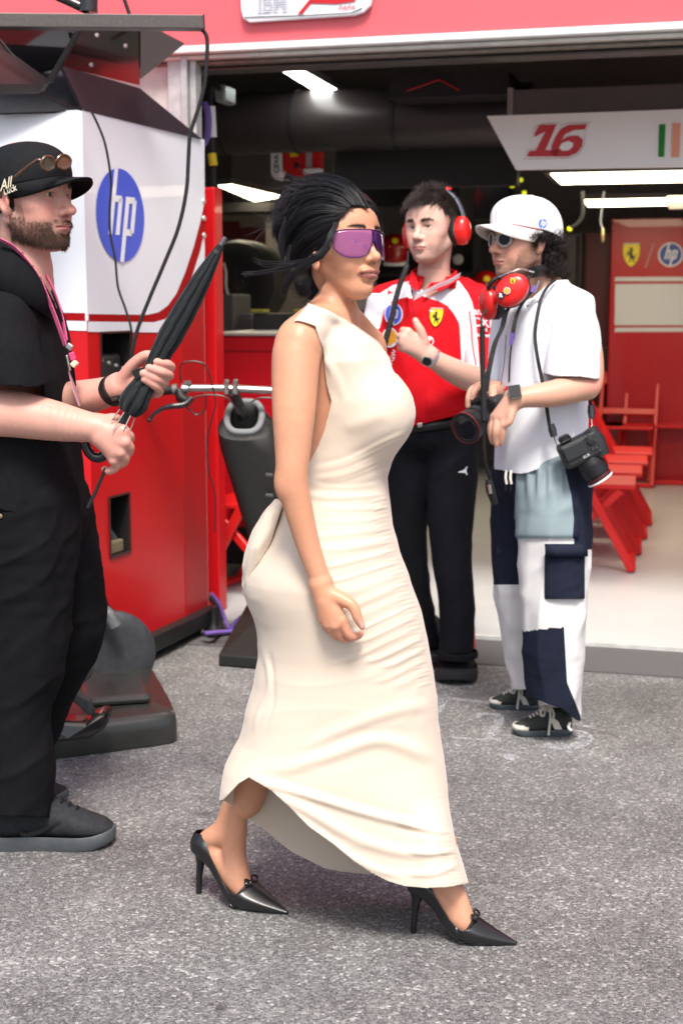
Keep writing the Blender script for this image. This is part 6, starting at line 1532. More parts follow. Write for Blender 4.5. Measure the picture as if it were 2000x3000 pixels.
        MB().lathe(HL(sx(0.014) - 0.008, s_ * 0.014, -0.012), W_HM @ np.array((0.5, s_, 0)), [(0, 0.001), (0.001, 0.005), (0.003, 0.005), (0.004, 0.001)], 14).build('nose_pad', mat('pad_blue', (0.08, 0.06, 0.5), 0.2), S, smooth=True)
    MB().bar(HL(0.104, -0.004, 0.0225), HL(0.104, -0.004, -0.004), 0.006, 0.002, tuple(W_HM[:, 0])).build('bridge', M_rim, S)
woman()
# ------------------------------------------------------------------ man in black with the umbrella
def man_in_black():
    a = at; P = thing('person', 'bearded man in black clothes and black cap gripping a folded umbrella', 'person', (-0.85, 3.62, 0))
    HO = a(84, 578, 3.62); HM = rotm(math.radians(-24), math.radians(2)); hs = 1.12; SK = (0.62, 0.335, 0.265)
    xs = axis(-1.16, -0.36, 0.006, [(-0.93, -0.43, 0.0026)]); ys = axis(3.30, 3.95, 0.006, [(3.38, 3.56, 0.0026), (3.52, 3.74, 0.0026)]); zs = axis(0.95, 1.88, 0.006, [(1.0, 1.36, 0.0026), (1.50, 1.86, 0.0026)])
    v = Vol(xs, ys, zs)
    head(v, HO, HM, hs, jaw=1.06, nose=1.7, nosew=1.15, brow=1.1, eyeopen=0.85, lips=0.9, chin=0.004, ears=(-1, 1))
    v.path([HO + HM @ np.array((-0.02, 0, -0.05)) * hs, a(70, 780, 3.63), a(40, 880, 3.64)], [0.062, 0.062, 0.075], 0.02)
    v.path([a(70, 800, 3.64), a(20, 940, 3.66), a(10, 1100, 3.68)], [0.07, 0.13, 0.14], 0.03)
    # near forearm (his right) and hand
    v.path([a(-40, 980, 3.46), a(-75, 1150, 3.42), a(-40, 1200, 3.43), a(60, 1215, 3.44), a(160, 1233, 3.45), a(230, 1246, 3.455), a(283, 1254, 3.46)], [0.062, 0.056, 0.058, 0.056, 0.049, 0.0405, 0.0345], 0.01)
    w0 = a(290, 1256, 3.462)
    kn = [a(362, 1262, 3.435), a(366, 1295, 3.432), a(354, 1325, 3.436), a(334, 1348, 3.445)]
    for q, r in zip(kn, (0.0150, 0.0150, 0.0142, 0.0130)): v.cone(w0, q, 0.027, r, 0.016)
    v.cone(a(300, 1285, 3.45), a(335, 1320, 3.445), 0.024, 0.018, 0.012)
    finger(v, [kn[0], a(381, 1280, 3.450), a(372, 1300, 3.475), a(352, 1296, 3.485)], [0.0140, 0.0118, 0.0105, 0.0092])
    finger(v, [kn[1], a(381, 1314, 3.448), a(368, 1334, 3.474), a(344, 1326, 3.485)], [0.0142, 0.0120, 0.0106, 0.0092])
    finger(v, [kn[2], a(368, 1345, 3.452), a(350, 1362, 3.474), a(328, 1352, 3.485)], [0.0136, 0.0116, 0.0102, 0.009])
    finger(v, [kn[3], a(342, 1366, 3.456), a(322, 1380, 3.468), a(307, 1374, 3.480)], [0.0124, 0.0108, 0.0095, 0.0085])
    finger(v, [a(305, 1240, 3.462), a(330, 1228, 3.470), a(352, 1232, 3.478), a(361, 1230, 3.484)], [0.0185, 0.0150, 0.0120, 0.0090], 0.008)
    # far forearm (his left) and hand round the shaft
    v.path([a(60, 1000, 3.80), a(70, 1130, 3.80), a(150, 1175, 3.68), a(230, 1168, 3.60), a(300, 1152, 3.55), a(348, 1135, 3.52)], [0.06, 0.052, 0.050, 0.046, 0.039, 0.0325], 0.01)
    w1 = a(352, 1132, 3.520)
    kk = [a(478, 1072, 3.498), a(475, 1096, 3.500), a(464, 1118, 3.500), a(452, 1138, 3.498)]
    for q, r in zip(kk, (0.0145, 0.0145, 0.0138, 0.0125)): v.cone(w1, q, 0.026, r, 0.016)
    finger(v, [kk[0], a(500, 1076, 3.470), a(490, 1066, 3.445), a(460, 1060, 3.432)], [0.0138, 0.0122, 0.0110, 0.0095])
    finger(v, [kk[1], a(496, 1100, 3.468), a(478, 1092, 3.436), a(437, 1078, 3.424)], [0.0138, 0.0122, 0.0112, 0.0098])
    finger(v, [kk[2], a(482, 1122, 3.468), a(462, 1112, 3.436), a(420, 1094, 3.422)], [0.0132, 0.0118, 0.0108, 0.0096])
    finger(v, [kk[3], a(468, 1146, 3.468), a(456, 1132, 3.438), a(424, 1112, 3.424)], [0.0122, 0.0108, 0.0100, 0.0090])
    v.cone(a(455, 1150, 3.475), a(400, 1120, 3.50), 0.014, 0.022, 0.012)
    finger(v, [a(362, 1110, 3.500), a(390, 1070, 3.480), a(425, 1043, 3.462), a(452, 1044, 3.452), a(463, 1051, 3.448)], [0.0190, 0.0155, 0.0130, 0.0115, 0.0090], 0.008)
    V, Q = v.mesh(); del v; N = normals(V, Q)
    C = np.tile(np.array(SK), (len(V), 1)); px, py = proj(V)
    C = face_paint(C, V, HO, HM, hs, SK, (0.50, 0.17, 0.15), (0.05, 0.028, 0.018), flush=0.40, blush=(0.72, 0.22, 0.17), brow_amt=0.75)
    p = local(V, HO, HM, hs); x, y, z = p.T; ay = abs(y)
    up = -0.070; lipm = (ay < 0.022) & (z < -0.0655) & (z > -0.0765) & (x > 0.07)
    beard = np.maximum(sstep(-0.050, -0.068, z + 0.30 * np.maximum(0, x - 0.035) * 0 + 0.016 * sstep(0.045, 0.065, x) * 0) * (x > -0.016) * (z > -0.116 - 0.0 * x) * (z > -0.098 - 0.30 * np.maximum(0, x - 0.0)) * sstep(-0.022, 0.0, x) * sstep(0.026, 0.036, ay + np.maximum(0, -0.078 - z) * 4), gauss(z, -0.0585, 0.0055) * (ay < 0.03) * (x > 0.07))
    side = sstep(0.004, -0.035, z) * (x > 0.002) * (x < 0.034) * (ay > 0.05) * (z > -0.09) * 0.85
    bm_ = np.clip(np.maximum(beard, side), 0, 1) * ~lipm * (x < 0.112)
    C = paint(C, bm_ * (0.50 + 0.25 * vnoise(p, 300, 6)), (0.075, 0.040, 0.026))
    hairside = (x < 0.012) & (z > -0.035) & (z < 0.06) & (ay > 0.03) & ~((ay > 0.072) & (x > -0.03)) | ((x < -0.045) & (z > -0.07) & (z < 0.06))
    C = paint(C, hairside * 0.9, (0.012, 0.009, 0.008))
    hand_ = (px > 270) & (z < -0.3); C = paint(C, hand_ * (0.30 + 0.15 * vnoise(V, 90, 3)), (0.68, 0.27, 0.22))
    C = C * (1 + 0.05 * vnoise(V, 25, 1) + 0.04 * vnoise(V, 70, 4))[:, None]
    link_mesh('body', np_mesh('body', V, Q, C), skin_mat('skin_pink'), P, True)
    eyes(P, HO, HM, hs, (1, -0.05, 0.0)); eyebrows(P, V, N, HO, HM, hs, 0.0, mat('brow_brown', (0.05, 0.028, 0.018), 0.6), 300)
    M_bd = mat('beard_brown', (0.085, 0.048, 0.030), 0.55, noise=0.4, nscale=150)
    down = lambda R_: np.tile(np.array((0.25, -0.1, -0.9)), (len(R_), 1))
    dense = bm_ * (z < -0.045)
    short_hair(P, 'beard', V, N, dense > 0.45, 4200, 0.007, 0.2, 0.00035, M_bd, down, seg=4)
    short_hair(P, 'beard', V, N, (dense > 0.5) & (z < -0.085), 2500, 0.009, 0.2, 0.00035, M_bd, down, seg=4)
    M_hr = mat('hair_dark_brown', (0.016, 0.012, 0.010), 0.5)
    short_hair(P, 'hair', V, N, hairside, 3500, 0.014, 0.1, 0.0004, M_hr, np.array((-0.6, 0, -0.8)), seg=4)

    # ---- shirt
    M_sh = mat('black_jersey', (0.0075, 0.008, 0.010), 0.85, spec=0.12, noise=0.25, nscale=70, bump=0.15, bscale=600, bdist=0.001)
    v = Vol(axis(-1.18, -0.56, 0.006), axis(3.30, 4.00, 0.006), axis(0.82, 1.56, 0.006))
    pys = np.array([800, 850, 880, 940, 1000, 1100, 1200, 1300, 1400, 1560]); fr = np.array([118, 150, 168, 186, 199, 212, 222, 232, 242, 258]); hw = np.array([.07, .12, .16, .195, .205, .21, .21, .21, .215, .22])
    A = np.array([a(f_, y_, 3.66) for f_, y_ in zip(fr, pys)]); dep = np.array([.075, .10, .12, .14, .15, .155, .16, .165, .17, .175])
    v.loft(A[:, 2], A[:, 0] - dep, 3.66, dep, hw, 0.02)
    v.cone(a(58, 770, 3.63), a(50, 870, 3.64), 0.074, 0.095, 0.03)
    v.cone(a(60, 860, 3.64), a(-5, 950, 3.48), 0.065, 0.085, 0.04); v.cone(a(60, 860, 3.66), a(20, 950, 3.83), 0.065, 0.085, 0.04)
    v.path([a(-10, 950, 3.49), a(10, 1030, 3.45), a(30, 1100, 3.435), a(42, 1160, 3.435)], [0.085, 0.088, 0.086, 0.085], 0.02)
    v.path([a(20, 950, 3.83), a(60, 1050, 3.85), a(70, 1150, 3.84)], [0.085, 0.085, 0.08], 0.02)
    V, Q = v.mesh(); del v; V = smooth_v(V, Q, 1); N = normals(V, Q)
    V = fold_disp(V, N, 0.007, [((0.3, 0.2, 1), 0.11, 0.7), ((1, 0.2, -0.5), 0.09, 0.8)], 40)
    T = to_tris(Q); px, py = proj(V)
    hem = np.interp(px, [-200, 0, 90, 170, 230, 262], [1490, 1492, 1512, 1530, 1530, 1510])
    sl = (V[:, 1] < 3.525) & (py > 1040)   # near sleeve
    V, T, (px, py) = keep(V, T, hem - py, (px, py))
    slh = np.interp(px, [-150, 0, 90, 130, 170], [1122, 1128, 1134, 1128, 1105]); f = np.where((V[:, 1] < 3.50) & (py < 1250) & (px < 150), slh - py, 50.0)
    V, T, (px, py) = keep(V, T, f, (px, py))
    f = py - np.interp(px, [-50, 0, 40, 75, 112, 140, 165, 190], [700, 720, 752, 790, 830, 866, 900, 940]) + np.where(V[:, 1] > 3.68, 40, 0)
    V, T, _ = keep(V, T, f)
    garment(P, 'shirt', V, T, M_sh, 0.006)
    # collar
    top = [(110, 800, 3.74), (60, 740, 3.76), (0, 700, 3.72), (-40, 690, 3.62), (-10, 696, 3.55), (30, 716, 3.525), (72, 756, 3.52), (112, 803, 3.53), (140, 846, 3.55), (158, 880, 3.58)]
    bot = [(120, 860, 3.80), (50, 840, 3.84), (-30, 820, 3.80), (-100, 800, 3.64), (-70, 812, 3.49), (-5, 842, 3.455), (52, 872, 3.462), (100, 900, 3.485), (138, 925, 3.52), (166, 940, 3.565)]
    ca = spline([a(*q) for q in top], 44); cb_ = spline([a(*q) for q in bot], 44)
    MB().sheet([ca - GZ * 0.012, ca, ca * .6 + cb_ * .4 + np.array((0.004, -0.006, 0.006)), cb_]).build('collar', M_sh, P, smooth=True, solid=0.004)
    # ---- trousers
    M_tr = mat('black_cotton', (0.0065, 0.0065, 0.008), 0.85, spec=0.12, noise=0.2, nscale=40, bump=0.12, bscale=500)
    v = Vol(axis(-1.16, -0.55, 0.0065), axis(3.34, 3.98, 0.0065), axis(0.03, 1.0, 0.0065))
    v.path([a(70, 1470, 3.60), a(75, 1600, 3.585), a(85, 1800, 3.575), a(80, 1930, 3.57), a(48, 2080, 3.565), a(62, 2240, 3.565), a(58, 2420, 3.565)], [0.145, 0.135, 0.108, 0.100, 0.086, 0.086, 0.080], 0.02)
    v.path([a(95, 1480, 3.74), a(140, 1600, 3.76), a(178, 1740, 3.78), a(188, 1850, 3.79), a(120, 2030, 3.83), a(60, 2200, 3.86), a(20, 2330, 3.88)], [0.15, 0.135, 0.118, 0.108, 0.090, 0.085, 0.08], 0.03)
    v.ell(a(50, 1500, 3.67), (0.17, 0.20, 0.12), 0.04)
    V, Q = v.mesh(); del v; N = normals(V, Q)
    V = fold_disp(V, N, 0.009, [((0.8, 0.1, 0.5), 0.07, 0.8), ((0.1, 0.1, 1), 0.10, 0.6)], 60)
    px, py = proj(V); V, T, _ = keep(V, to_tris(Q), np.where(V[:, 1] < 3.70, 2392 + (px - 60) * 0.02, 2330) - py)
    garment(P, 'trousers', V, T, M_tr, 0.004)
    MB().lathe(a(2, 1512, 3.445), (0, -1, 0), [(0, 0.006), (0.003, 0.0055), (0.004, 0.002)], 14).build('button', mat('brass_button', (0.5, 0.42, 0.25), 0.3, metal=1.0), P, smooth=True)
    # ---- shoes
    M_su = mat('sneaker_charcoal', (0.026, 0.028, 0.031), 0.7, spec=0.12, noise=0.3, nscale=90, bump=0.3, bscale=350); M_so = mat('sole_slate', (0.060, 0.068, 0.075), 0.45, noise=0.15, nscale=40); M_la = mat('lace_black', (0.012, 0.012, 0.014), 0.8, spec=0.12)
    h0 = on_ground(-42, 2478); t0 = on_ground(338, 2470)
    S, F, zt = sneaker(P, h0, t0, M_su, M_so, M_la, label='charcoal running shoe of the man in black, at the left edge', lace_n=6, high=1.15)
    MB().tube(spline([F(0.135, -0.010, 0.135), F(0.14, -0.018, 0.165), F(0.150, -0.02, 0.185), F(0.152, -0.014, 0.190)], 12), 0.006, 8).build('pull_tab', M_la, S, smooth=True)
    sw = [(.085, .050), (.105, .045), (.135, .055), (.185, .075), (.135, .043), (.105, .034), (.09, .038)]
    b = MB(); b.add([F(x, -np.interp(x, [0, .1, .14, .18, .22], [.04, .0395, .041, .046, .05]) - .0018, z) for x, z in sw], [tuple(range(len(sw)))]); b.build('side_mark', mat('mark_black', (0.006, 0.006, 0.007), 0.5), S, solid=0.001)
    sneaker(P, on_ground(-60, 2345), on_ground(200, 2350), M_su, M_so, M_la, label='charcoal running shoe half hidden behind the near trouser leg')
    # ---- cap
    M_cap = mat('cap_black', (0.010, 0.011, 0.013), 0.75, spec=0.12, noise=0.2, nscale=80, bump=0.1, bscale=500); M_un = mat('cap_under', (0.005, 0.005, 0.006), 0.85, spec=0.12)
    K, Lf, bp = cap(P, HO, HM, hs, M_cap, M_un, rim_z=0.016, pitch=math.radians(9), rx=0.115, ry=0.0945, h=0.104, brim=0.058, cx=-0.009, bend=0.030)
    M_emb = mat('thread_cream', (0.72, 0.66, 0.50), 0.7)
    ex = HM @ np.array((0.97, -0.1, 0.22)); ey = HM @ np.array((-0.22, 0, 0.97))
    text_on('lettering', 'All', a(15, 541, 3.478), ex, ey, 0.034, M_emb, K, bold=0.0004, shear=0.5)
    text_on('lettering', 'Luck', a(30, 556, 3.478), ex, ey, 0.022, M_emb, K, bold=0.0005)
    MB().lathe(a(129, 448, 3.58), (0.4, -1, 0.3), [(0, 0.013), (0.004, 0.012), (0.005, 0.002)], 16).build('front_patch', mat('patch_white', (0.75, 0.76, 0.8), 0.6), K, smooth=True)
    # sunglasses resting on the cap brim
    G = thing('tortoiseshell_sunglasses', 'tortoiseshell sunglasses perched on the black cap', 'sunglasses', a(150, 480, 3.55))
    M_tort = mat('tortoise', (0.07, 0.030, 0.010), 0.25, noise=0.9, nscale=110, coat=0.4); M_gl = mat('lens_brown', (0.045, 0.030, 0.022), 0.05, coat=1.0, spec=0.8); M_gl2 = mat('lens_amber', (0.12, 0.045, 0.025), 0.06, coat=1.0)
    for cx_, w_, m_, Y_ in ((141, 20, M_gl, 3.475), (187, 21, M_gl2, 3.515)):
        ring = [a(cx_ + w_ * math.cos(t) * (1 if math.cos(t) * math.sin(t) < 0 else .95), 477 + 21 * math.sin(t) + 4 * math.cos(t) * 0 + (cx_ - 160) * -0.08, Y_ + 0.012 * math.cos(t)) for t in np.linspace(0, 2 * math.pi, 25)]
        MB().tube(ring, 0.0036, 8).build('rim', M_tort, G, smooth=True); MB().add(ring[:-1], [tuple(range(24))]).build('lens', m_, G, solid=0.0015)
    MB().tube([a(160, 471, 3.485), a(167, 474, 3.505)], 0.003, 8).build('bridge', M_tort, G, smooth=True)
    MB().tube(spline([a(121, 470, 3.468), a(108, 470, 3.468), a(70, 497, 3.47), a(30, 530, 3.48), a(8, 552, 3.49), a(3, 580, 3.50)], 24), 0.0036, 8).build('temple', M_tort, G, smooth=True)
    # watch band
    wb = empty_child(P, 'wrist_watch', a(338, 1146, 3.53)); ax0 = a(353, 1131, 3.518) - a(322, 1152, 3.545); ax0 /= np.linalg.norm(ax0)
    MB().lathe(a(326, 1148, 3.536), ax0, [(0, 0.036), (0.001, 0.040), (0.021, 0.0385), (0.022, 0.034)], 30, cap=False).build('band', mat('band_black', (0.008, 0.008, 0.009), 0.5), wb, smooth=True)
    MB().bar(a(333, 1170, 3.497), a(352, 1163, 3.487), 0.022, 0.012).build('clasp', M_gloss, wb, bevel=0.003)
    MB().lathe(a(481, 1108, 3.462) , (0.9, -0.1, 0.35), [(0, 0.0128), (0.001, 0.0140), (0.005, 0.0140), (0.006, 0.0128)], 20, cap=False).build('ring', mat('ring_silver', (0.7, 0.69, 0.66), 0.2, metal=1.0), P, smooth=True)

    # ---- lanyard
    Ln = thing('pink_lanyard', 'pink lettered lanyard with a pass on the black shirt', 'lanyard', a(190, 1000, 3.55))
    M_pk = mat('ribbon_pink', (0.72, 0.12, 0.28), 0.6, noise=0.25, nscale=60); M_bk = mat('ribbon_black', (0.012, 0.01, 0.014), 0.6)
    def ribbon(nm, pts, w, m, n_=40, wd=(0.55, -0.75, 0.1)):
        C_ = spline([a(*q) for q in pts], n_); Tn = np.gradient(C_, axis=0); wv = np.tile(np.array(wd, float), (n_, 1)); wv -= Tn * (wv * Tn).sum(1)[:, None] / (Tn * Tn).sum(1)[:, None]; wv /= np.linalg.norm(wv, axis=1)[:, None]
        MB().sheet([C_ + wv * w / 2, C_ - wv * w / 2]).build(nm, m, Ln, solid=0.0015); return C_, wv
    C1, W1 = ribbon('strap', [(2, 700, 3.50), (40, 722, 3.505), (85, 770, 3.52), (118, 820, 3.535), (140, 870, 3.53), (160, 920, 3.52), (178, 970, 3.505), (192, 1012, 3.50)], 0.018, M_pk)
    ribbon('strap', [(135, 806, 3.60), (158, 850, 3.585), (176, 900, 3.56), (188, 950, 3.54), (196, 1000, 3.515)], 0.012, M_pk)
    ribbon('strap_edge', [(152, 850, 3.575), (172, 900, 3.56), (190, 960, 3.54), (205, 1010, 3.53), (216, 1080, 3.53), (222, 1130, 3.54)], 0.010, M_bk)
    for i, ch in enumerate('FIPINKFI'):
        k = 8 + 4 * i
        if k >= 39: break
        e = C1[k + 1] - C1[k]; e /= np.linalg.norm(e); text_on('lettering', ch, C1[k] + np.array((0.004, -0.006, 0.001)), e, W1[k], 0.017, M_bk, Ln, bold=0.0006, shear=0.3)
    MB().bar(a(196, 1010, 3.49), a(212, 1022, 3.49), 0.012, 0.016).build('clip', M_steel, Ln, bevel=0.003); MB().bar(a(209, 1032, 3.487), a(217, 1056, 3.487), 0.014, 0.014).build('buckle', mat('buckle_pink', (0.6, 0.05, 0.16), 0.5), Ln, bevel=0.003); MB().bar(a(213, 1060, 3.485), a(225, 1072, 3.485), 0.022, 0.016).build('buckle_end', mat('buckle_cream', (0.7, 0.58, 0.42), 0.5), Ln, bevel=0.003)
    MB().bar(a(196, 1040, 3.492), a(206, 1086, 3.492), 0.010, 0.006).build('hook', M_steel, Ln, bevel=0.002)
    cp = [a(200, 1085, 3.492), a(222, 1140, 3.53), a(234, 1188, 3.53), a(231, 1190, 3.50), a(212, 1140, 3.49)]
    MB().prism(cp, (0.002, 0.004, 0)).build('pass_card', mat('card_pink', (0.55, 0.30, 0.38), 0.4), Ln)
    return P
man_in_black()

# ------------------------------------------------------------------ the folded umbrella
def umbrella():
    a = at; U = thing('folded_umbrella', 'folded black umbrella held diagonally by the man in black', 'umbrella', a(430, 1090, 3.455))
    M_um = mat('umbrella_fabric', (0.016, 0.019, 0.021), 0.5, spec=0.12, noise=0.2, nscale=60, sheen=0.1, bump=0.1, bscale=300)
    tip = a(657, 700, 3.47); bot = a(372, 1215, 3.445); ax = bot - tip; L = np.linalg.norm(ax); ax /= L
    u = np.cross(ax, (0, 1.0, 0)); u /= np.linalg.norm(u); w = np.cross(ax, u)
    prof = [(0.0, .006), (.03, .009), (.06, .014), (.13, .022), (.22, .027), (.30, .028), (.365, .024), (.40, .020), (.43, .022), (.47, .030), (.505, .034), (.525, .030), (.54, .022)]
    k = L / 0.545; rows = []; nth = 48
    for d, r in [(q, np.interp(q, *zip(*prof))) for q in np.linspace(0.02, .54, 60)]:
        row = []
        for t in np.linspace(0, 2 * math.pi, nth + 1):
            tw = t * 8 + d * 16; rr = r * (1 + 0.13 * math.sin(tw) + 0.05 * math.sin(2 * tw + 1)) ; ang = t + d * 2.2
            row.append(tip + ax * d * k + (u * math.cos(ang) + w * math.sin(ang)) * rr)
        rows.append(row)
    MB().sheet(rows).build('canopy', M_um, U, smooth=True)
    MB().tube([tip - ax * 0.005, tip + ax * 0.03], 0.0055, 10).build('ferrule', mat('ferrule_grey', (0.16, 0.17, 0.19), 0.35, metal=0.6), U, smooth=True)
    MB().lathe(tip + ax * 0.03, ax, [(0, 0.008), (0.004, 0.012), (0.012, 0.013), (0.016, 0.010)], 16).build('cap_ring', M_rubber, U, smooth=True)
    MB().tube([tip + ax * L * .9, a(345, 1262, 3.452), a(330, 1285, 3.458)], 0.0095, 12).build('shaft', M_gloss, U, smooth=True)
    MB().tube(spline([a(345, 1262, 3.452), a(325, 1300, 3.468), a(312, 1325, 3.475), a(296, 1340, 3.475), a(275, 1338, 3.475), a(258, 1320, 3.475), a(248, 1294, 3.475)], 30), 0.0125, 12).build('crook_handle', mat('handle_black', (0.006, 0.006, 0.007), 0.25, coat=0.3), U, smooth=True)
    R = np.random.default_rng(2)
    for i in range(8):
        t = 2 * math.pi * i / 8 + .3; base = tip + ax * (L * .985) + (u * math.cos(t) + w * math.sin(t)) * 0.022; e = base + ax * R.uniform(.035, .06) + (u * math.cos(t) + w * math.sin(t)) * 0.006
        MB().tube([base - ax * .03, base], [0.007, 0.003], 8).build('rib_sleeve', M_um, U, smooth=True); MB().tube([base, e], 0.0016, 6).build('rib_tip', M_steel, U, smooth=True)
    MB().prism([a(385, 1087, 3.43), a(420, 1075, 3.43), a(428, 1095, 3.425), a(398, 1112, 3.43)], (0, 0.006, 0)).build('tie_flap', M_um, U)
    tag(MB().tube(spline([a(310, 1372, 3.47), a(298, 1400, 3.47), a(282, 1438, 3.47), a(258, 1488, 3.47)], 16), 0.0045, 8).build('wrist_strap', M_rubber, U, smooth=True))
umbrella()
# ------------------------------------------------------------------ man in the red and white team shirt
def man_in_red():
    a = at; P = thing('person', 'young man in red and white team shirt and black trousers with a headset', 'person', (0.33, 5.3, 0))
    HO = a(1267, 668, 5.22); HM = rotm(math.radians(-126), math.radians(1), math.radians(2)); hs = 1.06; SK = (0.66, 0.40, 0.315)
    xs = axis(0.08, 0.64, 0.007, [(0.20, 0.47, 0.003)]); ys = axis(4.88, 5.50, 0.007, [(4.92, 5.06, 0.003), (5.09, 5.36, 0.003)]); zs = axis(0.78, 1.84, 0.007, [(1.18, 1.36, 0.003), (1.52, 1.83, 0.003)])
    v = Vol(xs, ys, zs)
    head(v, HO, HM, hs, jaw=1.02, nose=0.9, nosew=1.05, brow=1.05, eyeopen=0.85, lips=1.0, chin=0.003)
    v.path([HO + HM @ np.array((-0.02, 0, -0.05)) * hs, a(1270, 790, 5.25), a(1272, 850, 5.27)], [0.058, 0.058, 0.072], 0.02)
    v.ell(a(1270, 960, 5.28), (0.17, 0.10, 0.16), 0.04)
    # his left arm across the chest
    v.path([a(1400, 890, 5.25), a(1428, 1000, 5.2), a(1425, 1105, 5.16), a(1385, 1110, 5.10), a(1330, 1088, 5.04), a(1285, 1062, 5.0), a(1258, 1045, 4.985)], [0.055, 0.052, 0.048, 0.049, 0.044, 0.036, 0.031], 0.01)
    w0 = a(1254, 1042, 4.985)
    kn = [a(1194, 972, 4.955), a(1183, 988, 4.950), a(1180, 1004, 4.950), a(1184, 1020, 4.955)]
    for q, r in zip(kn, (0.0155, 0.0155, 0.0148, 0.0138)): v.cone(w0, q, 0.027, r, 0.018)
    v.cone(a(1235, 1010, 4.975), a(1200, 990, 4.97), 0.026, 0.022, 0.012)
    finger(v, [kn[0], a(1180, 968, 4.985), a(1196, 972, 5.005), a(1208, 985, 5.0)], [0.0145, 0.0125, 0.0115, 0.010])
    finger(v, [kn[1], a(1170, 985, 4.985), a(1184, 990, 5.008), a(1200, 998, 5.0)], [0.0145, 0.0125, 0.0115, 0.010])
    finger(v, [kn[2], a(1168, 1003, 4.985), a(1182, 1008, 5.006), a(1198, 1012, 5.0)], [0.0138, 0.012, 0.011, 0.0095])
    finger(v, [kn[3], a(1172, 1020, 4.985), a(1186, 1024, 5.002), a(1200, 1024, 5.0)], [0.0128, 0.011, 0.0105, 0.009])
    finger(v, [a(1240, 1000, 4.965), a(1232, 970, 4.955), a(1221, 950, 4.955), a(1216, 938, 4.957)], [0.019, 0.0150, 0.0125, 0.010], 0.008)
    # other arm mostly behind the woman
    v.path([a(1125, 890, 5.3), a(1102, 1030, 5.34), a(1100, 1100, 5.38), a(1105, 1180, 5.42), a(1115, 1240, 5.43)], [0.055, 0.05, 0.045, 0.036, 0.029], 0.01)
    for i_ in range(4): finger(v, [a(1115, 1240, 5.43), a(1108 + 7 * i_, 1285, 5.42 + .008 * i_), a(1110 + 7 * i_, 1312, 5.415 + .008 * i_), a(1114 + 6 * i_, 1330, 5.42 + .008 * i_)], [0.024, 0.0135, 0.011, 0.0085], 0.008)
    finger(v, [a(1117, 1245, 5.42), a(1128, 1268, 5.40), a(1132, 1288, 5.395)], [0.018, 0.013, 0.0095], 0.008)
    V, Q = v.mesh(); del v; N = normals(V, Q)
    C = np.tile(np.array(SK), (len(V), 1))
    C = face_paint(C, V, HO, HM, hs, SK, (0.50, 0.20, 0.17), (0.05, 0.032, 0.022), flush=0.22, blush=(0.72, 0.30, 0.24), stubble=(0.12, 0.085, 0.07), stubble_amt=0.38, brow_amt=0.8)
    p = local(V, HO, HM, hs); x, y, z = p.T; ay = abs(y)
    hm = ((z > 0.070 - 0.03 * (x < 0.05)) & (x > -0.2)) | ((x < 0.020) & (z > 0.01 + 0.3 * np.maximum(0, x + 0.03))) | ((x < -0.030) & (z > -0.055)); hm &= ~((ay > 0.071) & (z < 0.028) & (x > -0.03))
    C = paint(C, hm * 0.92, (0.020, 0.014, 0.012)); C = C * (1 + 0.05 * vnoise(V, 25, 1))[:, None]
    link_mesh('body', np_mesh('body', V, Q, C), skin_mat('skin_fair'), P, True)
    eyes(P, HO, HM, hs, (1, 0.12, -0.02), M_iris_blue); eyebrows(P, V, N, HO, HM, hs, 0.0, mat('brow_dark', (0.03, 0.02, 0.015), 0.6), 420)
    M_hr = mat('hair_brown_dark', (0.030, 0.020, 0.016), 0.5, noise=0.3, nscale=90)
    fw = HM[:, 0]; lf = HM[:, 1]
    short_hair(P, 'hair', V, N, hm & (z < 0.06), 2600, 0.016, 0.4, 0.0008, M_hr, np.array((0, 0, -0.7)), seg=6)
    short_hair(P, 'hair', V, N, hm & (z > 0.05) & (x > -0.09), 2600, 0.034, 0.30, 0.0011, M_hr, fw * 0.35 - lf * 0.45 + np.array((0, 0, 0.35)), seg=8, clump=38)
    short_hair(P, 'hair_fringe', V, N, hm & (z > 0.062) & (x > 0.03), 420, 0.040, 0.75, 0.0010, M_hr, fw * 0.9 - lf * 0.7 + np.array((0, 0, 0.1)), seg=8, clump=45)
    short_hair(P, 'hair_tuft', V, N, hm & (z > 0.098) & (x > -0.05) & (x < 0.05), 300, 0.044, 0.0, 0.0011, M_hr, np.array((-0.1, 0, 1.2)) - lf * 0.5, seg=8, clump=60)

    # ---- shirt
    M_r = mat('shirt_red', (0.60, 0.007, 0.014), 0.7, spec=0.12, noise=0.06, nscale=60, bump=0.1, bscale=700); M_w = mat('shirt_white', (0.74, 0.74, 0.79), 0.7, spec=0.12, bump=0.1, bscale=700)
    v = Vol(axis(0.06, 0.66, 0.006), axis(5.02, 5.52, 0.006), axis(0.94, 1.56, 0.006))
    pys = np.array([815, 840, 870, 910, 1000, 1100, 1180, 1215, 1270]); L_ = np.array([1215, 1170, 1130, 1112, 1112, 1128, 1135, 1140, 1142]); R_ = np.array([1330, 1372, 1402, 1408, 1395, 1388, 1392, 1392, 1375])
    A = np.array([a(q, y_, 5.28) for q, y_ in zip(L_, pys)]); Bq = np.array([a(q, y_, 5.28) for q, y_ in zip(R_, pys)])
    v.loft(A[:, 2], (A[:, 0] + Bq[:, 0]) / 2, 5.28, (Bq[:, 0] - A[:, 0]) / 2, np.array([.06, .085, .10, .118, .13, .135, .14, .14, .125]), 0.02, 2.4)
    v.cone(a(1310, 845, 5.27), a(1398, 885, 5.26), 0.055, 0.068, 0.03); v.cone(a(1230, 845, 5.28), a(1130, 890, 5.3), 0.055, 0.066, 0.03)
    v.path([a(1130, 890, 5.3), a(1112, 980, 5.3), a(1112, 1070, 5.27)], [0.066, 0.070, 0.07], 0.015)
    V, Q = v.mesh(); nb = len(V)
